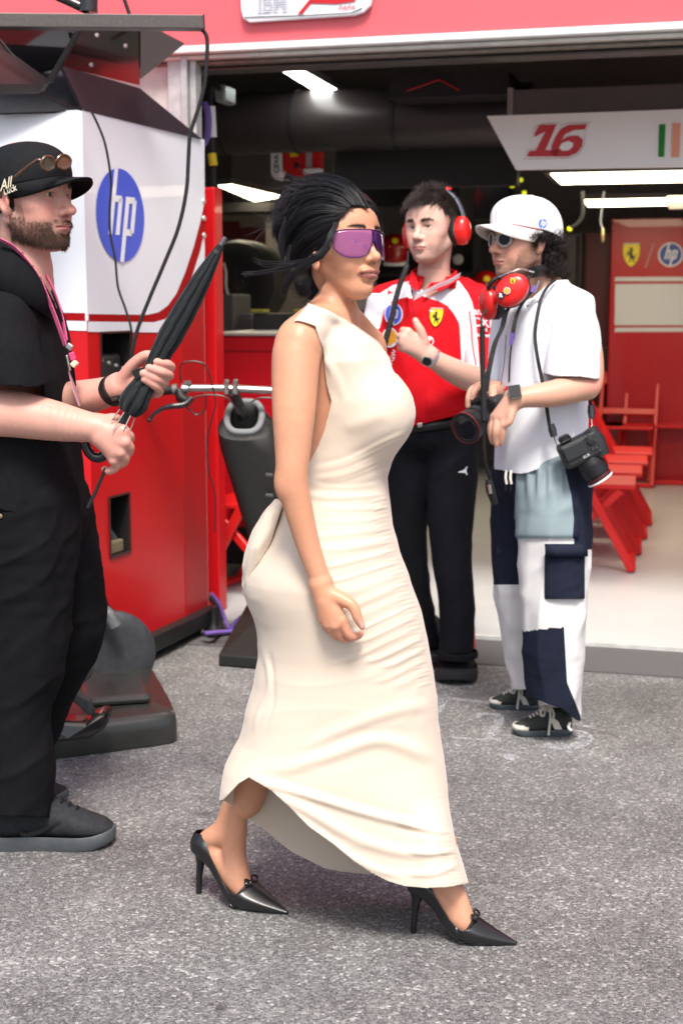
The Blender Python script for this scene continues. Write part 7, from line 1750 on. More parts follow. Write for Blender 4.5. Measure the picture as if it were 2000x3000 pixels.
    v = Vol(v.x, axis(5.06, 5.40, 0.006), v.z); v.path([a(1396, 878, 5.265), a(1416, 960, 5.225), a(1418, 1050, 5.19), a(1420, 1125, 5.165)], [0.062, 0.071, 0.074, 0.074], 0.01); V2, Q2 = v.mesh(); del v
    V = np.vstack([V, V2]); Q = np.vstack([Q, Q2 + nb]); sleeve = np.arange(len(V)) >= nb
    V = smooth_v(V, Q, 1); N = normals(V, Q)
    V = fold_disp(V, N, 0.007, [((0.5, 0, -0.9), 0.10, 0.7), ((-0.6, 0, -0.8), 0.08, 0.6), ((0.2, 0, 1), 0.07, 0.4)], 81)
    px, py = proj(V); bl = gauss(py, 1195, 26) * (px > 1250); V = V + N * (0.012 * bl)[:, None]
    T = to_tris(Q); px, py = proj(V)
    # hem at the belt, sleeve hems, neck
    V, T, (px, py, sl_) = keep(V, T, np.interp(px, [1100, 1200, 1300, 1380, 1420], [1252, 1250, 1226, 1206, 1195]) - py, (px, py, sleeve.astype(float)))
    f = np.where(sl_ > 0.5, np.interp(px, [1330, 1400, 1450], [1064, 1078, 1098]) - py, 40)
    V, T, (px, py) = keep(V, T, f, (px, py))
    f = py - np.interp(px, [1190, 1222, 1250, 1262, 1300, 1330, 1350], [800, 832, 868, 872, 846, 815, 790]) + np.where(V[:, 1] > 5.28, 30, 0)
    V, T, (px, py) = keep(V, T, f, (px, py))
    # colour fields: white yoke and sleeve flash, divided along clean seams
    def region(V, px, py):
        yoke = np.interp(px, [1080, 1112, 1125, 1150, 1200, 1235, 1290, 1310, 1330, 1346, 1352, 1362], [990, 960, 905, 880, 868, 866, 885, 895, 920, 950, 1080, 1110]) - py
        top = py - np.interp(px, [1080, 1112, 1150, 1200, 1235, 1262, 1290, 1330, 1342, 1370, 1384, 1396, 1404, 1420], [858, 860, 836, 822, 826, 832, 846, 814, 822, 858, 890, 960, 1085, 1140])
        return np.minimum(yoke, top)
    f = region(V, px, py); f = np.where(V[:, 1] < 5.36, f, -1.0)
    V, Tp, Tn, (px, py) = split(V, T, f, (px, py))
    # red cuff band near the elbow side
    TT = np.vstack([Tn, Tp]); mi = np.r_[np.zeros(len(Tn)), np.ones(len(Tp))]
    u, inv = np.unique(TT, return_inverse=True); sh = link_mesh('team_shirt', np_mesh('team_shirt', V[u], inv.reshape(TT.shape), mi=mi), [M_r, M_w], P, True, solid=0.004)
    # collar flaps
    def leaf(nm, pts, m, Yo=(0, 0)): MB().prism([a(*q) for q in pts], (0, 0.006, 0)).build(nm, m, P, bevel=0.002)
    cg = []
    for t in np.linspace(math.radians(-60), math.radians(240), 26):
        c0 = a(1270, 812, 5.265) + np.array((0.078 * math.cos(t), 0.072 * math.sin(t), -0.006 + 0.022 * math.sin(t))); o_ = np.array((math.cos(t), math.sin(t), 0))
        cg.append([c0 + GZ * 0.026, c0 + o_ * 0.008 + GZ * 0.018, c0 + o_ * 0.03 - GZ * 0.018])
    MB().sheet(cg).build('collar', M_r, P, smooth=True, solid=0.004)
    leaf('collar_flap', [(1337, 790, 5.20), (1342, 822, 5.19), (1286, 856, 5.14), (1262, 830, 5.16), (1240, 862, 5.155), (1300, 826, 5.19)], M_r)
    leaf('collar_flap', [(1205, 790, 5.22), (1216, 800, 5.20), (1228, 848, 5.15), (1215, 850, 5.15), (1196, 830, 5.17)], M_r)
    # prints on the chest
    ex = np.array((0.985, -0.17, 0.0)); ez = np.array((0, 0, 1.0))
    def chest(px_, py_, lift=0.006):
        """nearest shirt point under a photo pixel"""
        d = (proj(Vs)[0] - px_) ** 2 + (proj(Vs)[1] - py_) ** 2; i = np.flatnonzero(d < 40); j = i[np.argmin(Vs[i, 1])] if len(i) else np.argmin(d); return Vs[j] + np.array((0, -lift, 0))
    Vs = V[u]
    horse_shield(chest(1272, 927), np.array((0.97, -0.12, -0.05)), np.array((0.09, 0.05, 0.99)), 0.066, P)
    MB().prism([chest(1258, 902, .008), chest(1296, 911, .008), chest(1294, 915, .008), chest(1257, 906, .008)], (0, .001, 0)).build('badge_stripe', M_w, P)
    hp_logo(chest(1147, 917), np.array((0.80, -0.45, 0)), ez, 0.036, P, ring=True)
    c = chest(1136, 990); flat('shell_badge', [[(0.036 * math.cos(t), 0.036 * math.sin(t)) for t in np.linspace(0, 2 * math.pi, 25)[:-1]]], c, np.array((0.8, -0.45, 0)), ez, M_w, P, 0.001)
    flat('shell_badge', [[(0.030 * math.cos(t) * (1 if math.sin(t) > -.6 else .5), 0.030 * math.sin(t)) for t in np.linspace(0, 2 * math.pi, 25)[:-1]]], c, np.array((0.8, -0.45, 0)), ez, mat('shell_orange', (0.80, 0.36, 0.02), 0.5), P, 0.002)
    c = chest(1254, 997, 0.008); flat('round_badge', [[(0.016 * math.cos(t), 0.018 * math.sin(t)) for t in np.linspace(0, 2 * math.pi, 25)[:-1]]], c, ex, ez, M_w, P, 0.001); flat('round_badge', [[(0.012 * math.cos(t), 0.013 * math.sin(t)) for t in np.linspace(-2.6, 0.6, 18)]], c, ex, ez, M_print_r, P, 0.002)
    text_on('lettering', 'VGW', chest(1145, 1048), np.array((0.3, -0.1, 1.0)), np.array((-0.95, 0.2, 0.2)), 0.024, M_w, P)
    for tx, yy, sz in (('amex', 914, 0.035), ('CXL', 946, 0.045), ('IBM', 966, 0.018), ('UniCredit', 982, 0.016)):
        text_on('sleeve_lettering', tx, a(1415, yy, 5.115 + 0.0003 * (yy - 914)), np.array((0.98, 0.10, -0.08)), ez, sz, M_w, P, bold=0.0008)
    pts = [chest(x_, y_, .004) for x_, y_ in ((1376, 905), (1374, 950), (1376, 1000), (1386, 1040), (1392, 1064))]
    MB().tube(spline(pts, 16), 0.002, 5).build('sleeve_piping', M_r, P)
    MB().tube([chest(x_, y_, .003) for x_, y_ in ((1205, 845), (1207, 880), (1210, 920), (1213, 945))], 0.0028, 6).build('zip', mat('zip_red', (0.42, 0.005, 0.01), 0.6), P)
    # lanyard
    Ln = thing('white_lanyard', 'white lanyard with red print on the red team shirt', 'lanyard', a(1270, 840, 5.15))
    C_ = spline([a(1346, 806, 5.19), a(1315, 824, 5.15), a(1280, 838, 5.125), a(1240, 858, 5.115), a(1212, 874, 5.115)], 24); wv = np.array((0.2, -0.3, 0.95)); MB().sheet([C_ + wv * 0.0085, C_ - wv * 0.0085]).build('strap', mat('ribbon_white', (0.74, 0.68, 0.72), 0.6), Ln, solid=0.001)
    C2 = spline([a(1196, 838, 5.16), a(1196, 856, 5.135), a(1203, 874, 5.118)], 12); MB().sheet([C2 + np.array((0.007, 0, 0)), C2 - np.array((0.007, 0, 0))]).build('strap', MATS['ribbon_white'], Ln, solid=0.001)
    e = C_[8] - C_[14]; e /= np.linalg.norm(e); text_on('lettering', 'F1 FORMULA', C_[11] + np.array((0, -0.003, 0)), e, np.cross(np.array((0, -1.0, 0)), e), 0.013, mat('print_pink', (0.6, 0.15, 0.2), 0.5), Ln)
    # ---- watch
    Wt = empty_child(P, 'wrist_watch', a(1258, 1045, 4.98)); ax0 = a(1285, 1062, 5.0) - a(1254, 1042, 4.985); ax0 /= np.linalg.norm(ax0)
    MB().lathe(a(1262, 1047, 4.987), ax0, [(-0.011, 0.0335), (-0.010, 0.0355), (0.010, 0.0365), (0.011, 0.0345)], 28, cap=False).build('bracelet', mat('watch_steel', (0.70, 0.70, 0.68), 0.25, metal=0.9, noise=0.2, nscale=200), Wt, smooth=True)
    dn = np.array((-0.25, -0.9, -0.42)); MB().lathe(a(1251, 1056, 4.952), dn, [(0, 0.020), (0.006, 0.0205), (0.008, 0.018)], 26).build('case', MATS['watch_steel'], Wt, smooth=True); MB().lathe(a(1251, 1056, 4.9525) + dn * 0.008, dn, [(0, 0.0165), (0.0008, 0.016)], 24).build('dial', M_print_k, Wt)
    # ---- trousers, belt
    M_tr = mat('trouser_black', (0.0075, 0.008, 0.011), 0.8, spec=0.12, noise=0.2, nscale=40, bump=0.1, bscale=500)
    v = Vol(axis(0.08, 0.60, 0.0065), axis(5.05, 5.60, 0.0065), axis(0.06, 1.02, 0.0065))
    v.path([a(1322, 1290, 5.26), a(1322, 1420, 5.25), a(1318, 1560, 5.23), a(1330, 1700, 5.21), a(1340, 1820, 5.20), a(1336, 1935, 5.19)], [0.098, 0.092, 0.078, 0.070, 0.066, 0.066], 0.02)
    v.path([a(1215, 1290, 5.31), a(1200, 1420, 5.33), a(1190, 1560, 5.36), a(1205, 1700, 5.40), a(1232, 1830, 5.45), a(1250, 1920, 5.48)], [0.098, 0.092, 0.078, 0.070, 0.064, 0.062], 0.02)
    v.ell(a(1265, 1270, 5.28), (0.155, 0.125, 0.10), 0.03)
    V, Q = v.mesh(); del v; N = normals(V, Q); V = fold_disp(V, N, 0.008, [((0.6, 0, 0.7), 0.075, 0.7), ((0.05, 0, 1), 0.09, 0.6)], 90)
    px, py = proj(V); T = to_tris(Q); V, T, (px, py) = keep(V, T, py - np.interp(px, [1100, 1200, 1300, 1380, 1420], [1240, 1236, 1212, 1192, 1180]), (px, py)); V, T, _ = keep(V, T, np.where(px > 1282, 1916, 1898) - py)
    garment(P, 'trousers', V, T, M_tr, 0.004)
    MB().lathe(a(1340, 1905, 5.19), (0, 0, -1), [(0, 0.070), (0.004, 0.076), (0.024, 0.076), (0.028, 0.070)], 30, cap=False).build('rolled_cuff', M_tr, P, smooth=True)
    bt = []
    for t in np.linspace(0, 2 * math.pi, 49): 
        c0 = a(1268, 1236, 5.28); bt.append(c0 + np.array((0.158 * math.cos(t), 0.128 * math.sin(t), 0.022 * math.cos(t))))
    MB().sheet([[q - GZ * 0.018 for q in bt], [q + GZ * 0.014 for q in bt]]).build('belt', mat('belt_black', (0.012, 0.012, 0.013), 0.4), P, smooth=True, solid=0.004)
    MB().bar(a(1222, 1246, 5.135), a(1238, 1244, 5.132), 0.014, 0.016).build('buckle', M_steel, P, bevel=0.003)
    cat_ = [(0, 0), (8, 3), (14, 4), (20, 9), (25, 16), (27, 15), (24, 7), (25, -2), (28, -9), (25, -10), (20, -3), (13, -3), (6, -2), (1, -3)]
    flat('leaping_cat_mark', [[(x_ * 0.0012, y_ * 0.0012) for x_, y_ in cat_]], a(1342, 1382, 5.135), np.array((1, 0, 0)), ez, M_w, P)
    flat('leaping_cat_mark', [[(-x_ * 0.0010, y_ * 0.0010) for x_, y_ in cat_]], chest(1154, 851), np.array((0.9, -0.3, 0)), ez, M_r, P)
    # ---- shoes
    M_su = mat('trainer_black', (0.010, 0.010, 0.012), 0.6, spec=0.12, noise=0.3, nscale=80); M_so = mat('trainer_sole', (0.016, 0.016, 0.018), 0.6); M_rd = mat('trainer_red', (0.55, 0.01, 0.015), 0.5)
    S, F, zt = sneaker(P, on_ground(1345, 1925), on_ground(1332, 2012), M_su, M_so, M_su, label='black trainer with red heel pointing at the camera, right of the dress', lace_n=5)
    MB().lathe(F(0.215, 0.0, 0.082), (0, -1, 1), [(0, 0.007), (0.003, 0.006)], 10).build('red_tag', M_rd, S); flat('cat_mark', [[(x_ * 0.0011, y_ * 0.0011) for x_, y_ in cat_]], F(0.262, 0.030, 0.066), np.array((1, 0, 0)), np.array((0, 0.5, 0.8)), M_w, S, 0.002)
    MB().prism([F(0.03, 0.040, 0.03), F(0.03, 0.037, 0.10), F(0.08, 0.038, 0.10), F(0.11, 0.041, 0.035)], tuple((F(0, .004, 0) - F(0, 0, 0)))).build('heel_panel', M_rd, S)
    S, F, zt = sneaker(P, on_ground(1262, 1890), on_ground(1262, 1962), M_su, M_so, M_su, label='black trainer with red edge half hidden by the dress', lace_n=4)
    MB().prism([F(0.10, 0.042, 0.036), F(0.10, 0.040, 0.06), F(0.20, 0.050, 0.055), F(0.24, 0.051, 0.036)], tuple(F(0, .003, 0) - F(0, 0, 0))).build('side_panel', M_rd, S)
    # ---- headset
    Hs = thing('red_headset', 'red ear defender headset on the young man\'s head', 'headset', HO)
    M_hd = mat('headset_red', (0.66, 0.012, 0.010), 0.3, coat=0.4); M_pad = mat('headset_pad', (0.008, 0.008, 0.009), 0.6)
    for s_, n_ in ((1, 'left'), (-1, 'right')):
        c0 = HO + HM @ (np.array((-0.018, s_ * 0.089, -0.012)) * hs); axd = HM @ np.array((-0.12, s_ * 1.0, -0.05))
        b = MB(); rows = []
        for d_, q in ((0.0, .80), (0.004, .98), (0.018, 1.0), (0.030, .93), (0.038, .72), (0.041, .4), (0.042, .02)):
            rows.append([c0 + axd * d_ + HM @ np.array((0.033 * q * math.cos(t), 0, 0.050 * q * math.sin(t) * (1 if math.sin(t) > 0 else 1.05))) for t in np.linspace(0, 2 * math.pi, 33)])
        b.sheet(rows).build('ear_cup', M_hd, Hs, smooth=True)
        rows = []
        for d_, q in ((-0.022, .55), (-0.022, .92), (-0.012, 1.02), (0.0, .95)): rows.append([c0 + axd * d_ + HM @ np.array((0.034 * q * math.cos(t), 0, 0.052 * q * math.sin(t))) for t in np.linspace(0, 2 * math.pi, 29)])
        MB().sheet(rows).build('ear_pad', M_pad, Hs, smooth=True)
    bd = [HO + HM @ (np.array((-0.030, 0.108 * math.cos(t), -0.0 + 0.135 * math.sin(t))) * hs) for t in np.linspace(0.12, math.pi - .12, 30)]
    C_ = np.array(bd); wv = HM[:, 0]; MB().sheet([C_ + wv * 0.011, C_ - wv * 0.011]).build('head_band', mat('band_grey', (0.10, 0.12, 0.16), 0.4), Hs, solid=0.004, smooth=True)
    for s_ in (1, -1): MB().tube([HO + HM @ (np.array((-0.03, s_ * 0.107, 0.02)) * hs), HO + HM @ (np.array((-0.02, s_ * 0.112, -0.01)) * hs)], 0.003, 6).build('yoke', M_steel, Hs, smooth=True)
    MB().tube(spline([a(1195, 735, 5.18), a(1193, 770, 5.16), a(1188, 790, 5.14), a(1172, 830, 5.12), a(1158, 880, 5.10), a(1147, 930, 5.09), a(1134, 980, 5.08), a(1122, 1030, 5.08)], 60), np.r_[np.full(12, .0035), np.full(48, .0095)], 10).build('cable', M_rubber, Hs, smooth=True)
    cb = MB(); Cc = spline([a(1188, 790, 5.14), a(1172, 830, 5.12), a(1158, 880, 5.10), a(1147, 930, 5.09), a(1134, 980, 5.08), a(1122, 1030, 5.08)], 260); tt = np.gradient(Cc, axis=0); tt /= np.linalg.norm(tt, axis=1)[:, None]; u_ = np.cross(tt, (0, 1.0, 0)); w_ = np.cross(tt, u_); ph = np.linspace(0, 2 * math.pi * 34, 260)[:, None]
    cb.tube(Cc + (u_ * np.cos(ph) + w_ * np.sin(ph)) * 0.0095, 0.0028, 5); cb.build('coil', M_rubber, Hs, smooth=True)
man_in_red()
# ------------------------------------------------------------------ man in the white cap with the two cameras
def man_in_white():
    a = at; P = thing('person', 'man in white cap, white T-shirt and patchwork trousers carrying cameras', 'person', (0.63, 4.6, 0))
    HO = a(1532, 703, 4.60); HM = rotm(math.radians(-151), math.radians(2), math.radians(0)); hs = 1.05; SK = (0.60, 0.325, 0.23)
    xs = axis(0.38, 0.86, 0.007, [(0.39, 0.53, 0.003), (0.47, 0.72, 0.003)]); ys = axis(4.20, 4.86, 0.007, [(4.26, 4.44, 0.003), (4.46, 4.74, 0.003)]); zs = axis(0.92, 1.80, 0.007, [(0.94, 1.16, 0.003), (1.46, 1.79, 0.003)])
    v = Vol(xs, ys, zs)
    head(v, HO, HM, hs, jaw=0.98, nose=1.6, nosew=1.05, brow=1.1, eyeopen=0.9, lips=1.1, chin=0.001, ears=(1, -1))
    v.path([HO + HM @ np.array((-0.025, 0, -0.05)) * hs, a(1572, 800, 4.62), a(1590, 870, 4.64)], [0.056, 0.056, 0.075], 0.02)
    v.ell(a(1600, 980, 4.64), (0.13, 0.13, 0.16), 0.04)
    # near arm (his left)
    v.path([a(1690, 930, 4.52), a(1718, 1040, 4.45), a(1722, 1122, 4.42), a(1690, 1135, 4.39), a(1620, 1153, 4.355), a(1550, 1162, 4.335), a(1512, 1168, 4.33)], [0.055, 0.050, 0.044, 0.0455, 0.041, 0.0335, 0.0285], 0.01)
    w0 = a(1505, 1172, 4.33)
    kn = [a(1470, 1222, 4.318), a(1458, 1220, 4.325), a(1448, 1222, 4.338), a(1444, 1230, 4.352)]
    for q, r in zip(kn, (0.0135, 0.0138, 0.0132, 0.012)): v.cone(w0, q, 0.0245, r, 0.016)
    finger(v, [kn[0], a(1472, 1255, 4.310), a(1470, 1282, 4.316), a(1468, 1298, 4.322)], [0.0128, 0.0110, 0.0098, 0.0082])
    finger(v, [kn[1], a(1452, 1258, 4.312), a(1450, 1285, 4.320), a(1453, 1303, 4.326)], [0.0130, 0.0112, 0.0100, 0.0084])
    finger(v, [kn[2], a(1440, 1255, 4.330), a(1438, 1280, 4.338), a(1442, 1295, 4.344)], [0.0124, 0.0108, 0.0096, 0.0080])
    finger(v, [kn[3], a(1436, 1250, 4.350), a(1434, 1268, 4.358), a(1438, 1282, 4.362)], [0.0112, 0.0098, 0.0088, 0.0075])
    finger(v, [a(1500, 1195, 4.315), a(1496, 1215, 4.305), a(1490, 1235, 4.300), a(1480, 1245, 4.302)], [0.0170, 0.0140, 0.0120, 0.0095], 0.008)
    # far arm and the hand over the camera
    v.path([a(1500, 960, 4.76), a(1490, 1100, 4.78), a(1500, 1160, 4.70), a(1470, 1150, 4.60), a(1450, 1143, 4.55)], [0.05, 0.046, 0.042, 0.036, 0.030], 0.01)
    w1 = a(1446, 1142, 4.54)
    v.cone(w1, a(1405, 1135, 4.50), 0.026, 0.018, 0.012); v.cone(w1, a(1420, 1150, 4.50), 0.026, 0.018, 0.012)
    finger(v, [a(1402, 1132, 4.50), a(1382, 1142, 4.485), a(1372, 1165, 4.475), a(1370, 1190, 4.475)], [0.0135, 0.0118, 0.0104, 0.0085])
    finger(v, [a(1415, 1130, 4.495), a(1398, 1135, 4.475), a(1388, 1150, 4.465), a(1384, 1168, 4.465)], [0.0130, 0.0115, 0.0102, 0.0085])
    finger(v, [a(1440, 1140, 4.50), a(1442, 1158, 4.48), a(1438, 1176, 4.47), a(1436, 1186, 4.468)], [0.0180, 0.0145, 0.0125, 0.0100], 0.008)
    V, Q = v.mesh(); del v; N = normals(V, Q)
    C = np.tile(np.array(SK), (len(V), 1)); px, py = proj(V)
    C = face_paint(C, V, HO, HM, hs, SK, (0.52, 0.17, 0.16), (0.03, 0.02, 0.014), flush=0.30, blush=(0.70, 0.24, 0.18), stubble=(0.055, 0.042, 0.036), stubble_amt=0.62, brow_amt=0.9)
    p = local(V, HO, HM, hs); x, y, z = p.T; ay = abs(y)
    hm = ((x < 0.026) & (z > 0.004) & (z < 0.022)) | ((x < -0.028) & (z > -0.085) & (z < 0.010)) | ((x < 0.020) & (x > 0.002) & (z > -0.012) & (z < 0.022) & (ay > 0.05)); hm &= ~((ay > 0.073) & (x > -0.026) & (z < 0.015))
    C = paint(C, hm * 0.9, (0.015, 0.011, 0.010)); w = (px > 1670) & (py > 1095) & (py < 1150); C = paint(C, w * 0.35 * sstep(1690, 1735, px), (0.70, 0.25, 0.20))
    C = C * (1 + 0.05 * vnoise(V, 25, 1))[:, None]
    link_mesh('body', np_mesh('body', V, Q, C), skin_mat('skin_olive'), P, True)
    eyes(P, HO, HM, hs)
    M_hr = mat('hair_curly', (0.016, 0.011, 0.010), 0.5, noise=0.3, nscale=90)
    back = lambda R_: np.tile(HM @ np.array((-0.7, 0.1, -0.4)), (len(R_), 1))
    short_hair(P, 'hair_curls', V, N, hm & (x < -0.01), 1500, 0.042, 0.35, 0.0012, M_hr, back, curl=0.011, seg=16, clump=50)
    short_hair(P, 'hair_curls', V, N, hm & (x >= -0.02) & (z > 0.0), 420, 0.026, 0.5, 0.0011, M_hr, HM @ np.array((0.3, 0, -0.7)), curl=0.008, seg=14, clump=50)
    short_hair(P, 'hair_curls', V, N, hm & (z < -0.02), 800, 0.046, 0.15, 0.0012, M_hr, HM @ np.array((-1.0, 0.1, -0.2)), curl=0.012, seg=16, clump=50)

    # ---- T-shirt
    M_t = mat('tshirt_white', (0.80, 0.81, 0.86), 0.8, spec=0.12, bump=0.1, bscale=600)
    v = Vol(axis(0.44, 0.90, 0.006), axis(4.30, 4.90, 0.006), axis(0.84, 1.54, 0.006))
    pys = np.array([835, 850, 875, 910, 960, 1050, 1150, 1250, 1330, 1400]); L_ = np.array([1540, 1515, 1485, 1472, 1468, 1466, 1462, 1456, 1450, 1448]); R_ = np.array([1630, 1658, 1690, 1706, 1712, 1712, 1715, 1715, 1702, 1690])
    A = np.array([a(q, y_, 4.62) for q, y_ in zip(L_, pys)]); Bq = np.array([a(q, y_, 4.62) for q, y_ in zip(R_, pys)])
    v.loft(A[:, 2], (A[:, 0] + Bq[:, 0]) / 2, 4.62, (Bq[:, 0] - A[:, 0]) / 2, np.array([.06, .09, .12, .15, .165, .175, .18, .185, .19, .19]), 0.02, 2.4)
    v.cone(a(1610, 862, 4.60), a(1672, 905, 4.50), 0.060, 0.075, 0.04); v.cone(a(1570, 862, 4.66), a(1520, 905, 4.74), 0.060, 0.07, 0.04)
    v.path([a(1520, 905, 4.74), a(1500, 1000, 4.78), a(1495, 1100, 4.78)], [0.07, 0.075, 0.075], 0.015)
    V, Q = v.mesh(); nb = len(V)
    v = Vol(v.x, v.y, v.z); v.path([a(1668, 898, 4.51), a(1682, 975, 4.465), a(1678, 1050, 4.432), a(1670, 1140, 4.405)], [0.070, 0.079, 0.083, 0.084], 0.01); V2, Q2 = v.mesh(); del v
    V = np.vstack([V, V2]); Q = np.vstack([Q, Q2 + nb]); sleeve = (np.arange(len(V)) >= nb).astype(float)
    V = smooth_v(V, Q, 1); N = normals(V, Q)
    V = fold_disp(V, N, 0.009, [((0.15, 0, 1), 0.085, 0.9), ((-0.7, 0, -0.7), 0.12, 0.5)], 120)
    px, py = proj(V); T = to_tris(Q)
    V, T, (px, py, sl_) = keep(V, T, np.interp(px, [1440, 1480, 1540, 1590, 1620, 1660, 1720], [1374, 1383, 1385, 1376, 1364, 1372, 1372]) + 3 * np.sin(px / 17) - py, (px, py, sleeve))
    f = np.where(sl_ > 0.5, np.interp(px, [1590, 1620, 1700, 1745], [1092, 1101, 1102, 1110]) - py, 40)
    V, T, (px, py) = keep(V, T, f, (px, py))
    f = py - np.interp(px, [1480, 1520, 1560, 1600, 1625, 1650], [880, 888, 872, 836, 822, 820]) + np.where(V[:, 1] > 4.66, 30, 0)
    V, T, _ = keep(V, T, f); garment(P, 't_shirt', V, T, M_t, 0.005)
    Vt = V
    MB().tube(spline([a(1625, 826, 4.60), a(1605, 845, 4.53), a(1580, 872, 4.49), a(1545, 892, 4.49)], 16), 0.006, 8).build('neck_rib', M_t, P, smooth=True)
    # ---- patchwork trousers
    M_n = mat('patch_navy', (0.014, 0.018, 0.033), 0.8, spec=0.12, noise=0.12, nscale=50, bump=0.1, bscale=500); M_pw = mat('patch_offwhite', (0.70, 0.69, 0.68), 0.8, spec=0.12, bump=0.1, bscale=500); M_pg = mat('patch_bluegrey', (0.235, 0.30, 0.325), 0.8, spec=0.12, bump=0.1, bscale=500)
    v = Vol(axis(0.44, 0.90, 0.006), axis(4.28, 4.98, 0.006), axis(0.03, 1.0, 0.006))
    v.path([a(1620, 1400, 4.53), a(1622, 1520, 4.50), a(1622, 1650, 4.49), a(1622, 1780, 4.48), a(1622, 1900, 4.48), a(1622, 2000, 4.48), a(1628, 2090, 4.49)], [0.125, 0.120, 0.112, 0.108, 0.100, 0.088, 0.080], 0.02)
    v.path([a(1545, 1400, 4.70), a(1532, 1520, 4.72), a(1528, 1650, 4.74), a(1532, 1780, 4.76), a(1545, 1900, 4.78), a(1555, 2010, 4.80)], [0.120, 0.105, 0.100, 0.090, 0.080, 0.068], 0.02)
    v.ell(a(1590, 1400, 4.62), (0.15, 0.17, 0.10), 0.03)
    V, Q = v.mesh(); del v; N = normals(V, Q)
    V = fold_disp(V, N, 0.010, [((0.15, 0, 1), 0.07, 0.8), ((0.8, 0, 0.4), 0.10, 0.6)], 150)
    px, py = proj(V); bulge = sstep(1500, 1565, py) * (1 - sstep(1568, 1585, py)) * (px > 1500) * (px < 1690); V = V + N * (0.010 * bulge * (N[:, 1] < 0.2))[:, None]
    fold_w = 0.006 * np.sin(px / 5.0) * (1 - sstep(1400, 1500, py)) * (py > 1370); V = V + N * (fold_w * (px > 1500) * (px < 1680))[:, None]
    px, py = proj(V); T = to_tris(Q)
    V, T, (px, py) = keep(V, T, np.where(V[:, 1] < 4.62, np.interp(px, [1500, 1560, 1640, 1690, 1720], [2030, 2045, 2075, 2110, 2120]), 2020) - py, (px, py))
    V, T, (px, py) = keep(V, T, py - 1330, (px, py))
    nearleg = V[:, 1] < 4.615
    tris = [(T, 0)]
    def cut(V, parts, ex, fn, which, to):
        out = []
        for Tt, m_ in parts:
            if m_ not in which or not len(Tt): out.append((Tt, m_)); continue
            f = fn(V, *ex); V, Pp, Nn, ex = split(V, Tt, f, ex); out += [(Pp, to), (Nn, m_)]
        return V, out, ex
    poly = lambda px, py, pts: np.minimum.reduce([((q[0] - p_[0]) * (py - p_[1]) - (q[1] - p_[1]) * (px - p_[0])) / math.hypot(q[0] - p_[0], q[1] - p_[1]) for p_, q in zip(pts, pts[1:] + pts[:1])])
    near = lambda V, f: np.where(V[:, 1] < 4.615, f, -5.0); far = lambda V, f: np.where(V[:, 1] >= 4.615, f, -5.0)
    ex = [px, py]; parts = tris
    # start: navy everywhere (0); 1 off-white; 2 blue-grey
    V, parts, ex = cut(V, parts, ex, lambda V, x_, y_: near(V, poly(x_, y_, [(1502, 1578), (1672, 1578), (1672, 1610), (1594, 1610), (1594, 1756), (1760, 1744), (1760, 2130), (1650, 2130), (1650, 1840), (1534, 1856), (1500, 1740)])) * 0 + near(V, np.minimum(np.minimum(x_ - np.interp(y_, [1560, 1740, 1850, 1960], [1502, 1506, 1530, 1560]), y_ - 1578), np.where(y_ < 1852 - 0.12 * (x_ - 1534), 5.0, x_ - np.interp(y_, [1840, 2000, 2060, 2100], [1651, 1660, 1685, 1700])))), (0,), 1)
    V, parts, ex = cut(V, parts, ex, lambda V, x_, y_: near(V, np.minimum(np.minimum(x_ - np.interp(y_, [1380, 1450, 1575], [1512, 1508, 1502]), np.interp(y_, [1380, 1450, 1520, 1580], [1655, 1672, 1680, 1676]) - x_), 1578 - y_)), (0, 1), 2)
    V, parts, ex = cut(V, parts, ex, lambda V, x_, y_: far(V, y_ - 1713), (0,), 1)
    V, parts, ex = cut(V, parts, ex, lambda V, x_, y_: near(V, np.minimum(x_ - 1680, 1610 - y_)), (1,), 0)
    TT = np.vstack([t_ for t_, _ in parts]); mi = np.concatenate([np.full(len(t_), m_) for t_, m_ in parts]); u, inv = np.unique(TT, return_inverse=True)
    link_mesh('patchwork_trousers', np_mesh('patchwork_trousers', V[u], inv.reshape(TT.shape), mi=mi), [M_n, M_pw, M_pg], P, True, solid=0.004)
    # cargo pocket and its flap
    v = Vol(axis(0.62, 0.83, 0.004), axis(4.30, 4.56, 0.004), axis(0.48, 0.78, 0.004)); c0 = a(1650, 1685, 4.42)
    v.path([a(1645, 1640, 4.41), a(1650, 1740, 4.41)], [0.050, 0.052], 0.01); v.path([a(1675, 1640, 4.43), a(1675, 1735, 4.43)], [0.045, 0.046], 0.01); v.path([a(1618, 1640, 4.395), a(1620, 1738, 4.395)], [0.034, 0.034], 0.02)
    V, Q = v.mesh(); N = normals(V, Q); V = fold_disp(V, N, 0.004, [((0.8, 0, 0.3), 0.05, 1)], 170); px, py = proj(V); V, T, _ = keep(V, to_tris(Q), np.minimum(np.minimum(1755 - py, py - 1605), np.minimum(px - 1594, 1712 - px))); garment(P, 'cargo_pocket', V, T, M_n, 0.004)
    V2 = [[a(x_, y_, yy) for x_, yy in ((1596, 4.352), (1630, 4.344), (1665, 4.352), (1700, 4.374), (1716, 4.40))] for y_ in (1598, 1612, 1630)]
    V2[0] = [q + np.array((0, 0.012, 0.0)) for q in V2[0]]; MB().sheet(V2).build('pocket_flap', M_n, P, smooth=True, solid=0.006)
    for x_, yy in ((1482, 4.42), (1496, 4.42)):
        MB().tube(spline([a(x_, 1378, yy), a(x_ - 2, 1400, yy - .01), a(x_ + 1, 1418, yy - .01)], 10), 0.004, 6).build('drawstring', mat('cord_cream', (0.7, 0.68, 0.6), 0.7), P, smooth=True); MB().tube([a(x_ + 1, 1418, yy - .01), a(x_ - 3, 1438, yy - .01)], 0.002, 6).build('drawstring_tip', M_print_k, P)
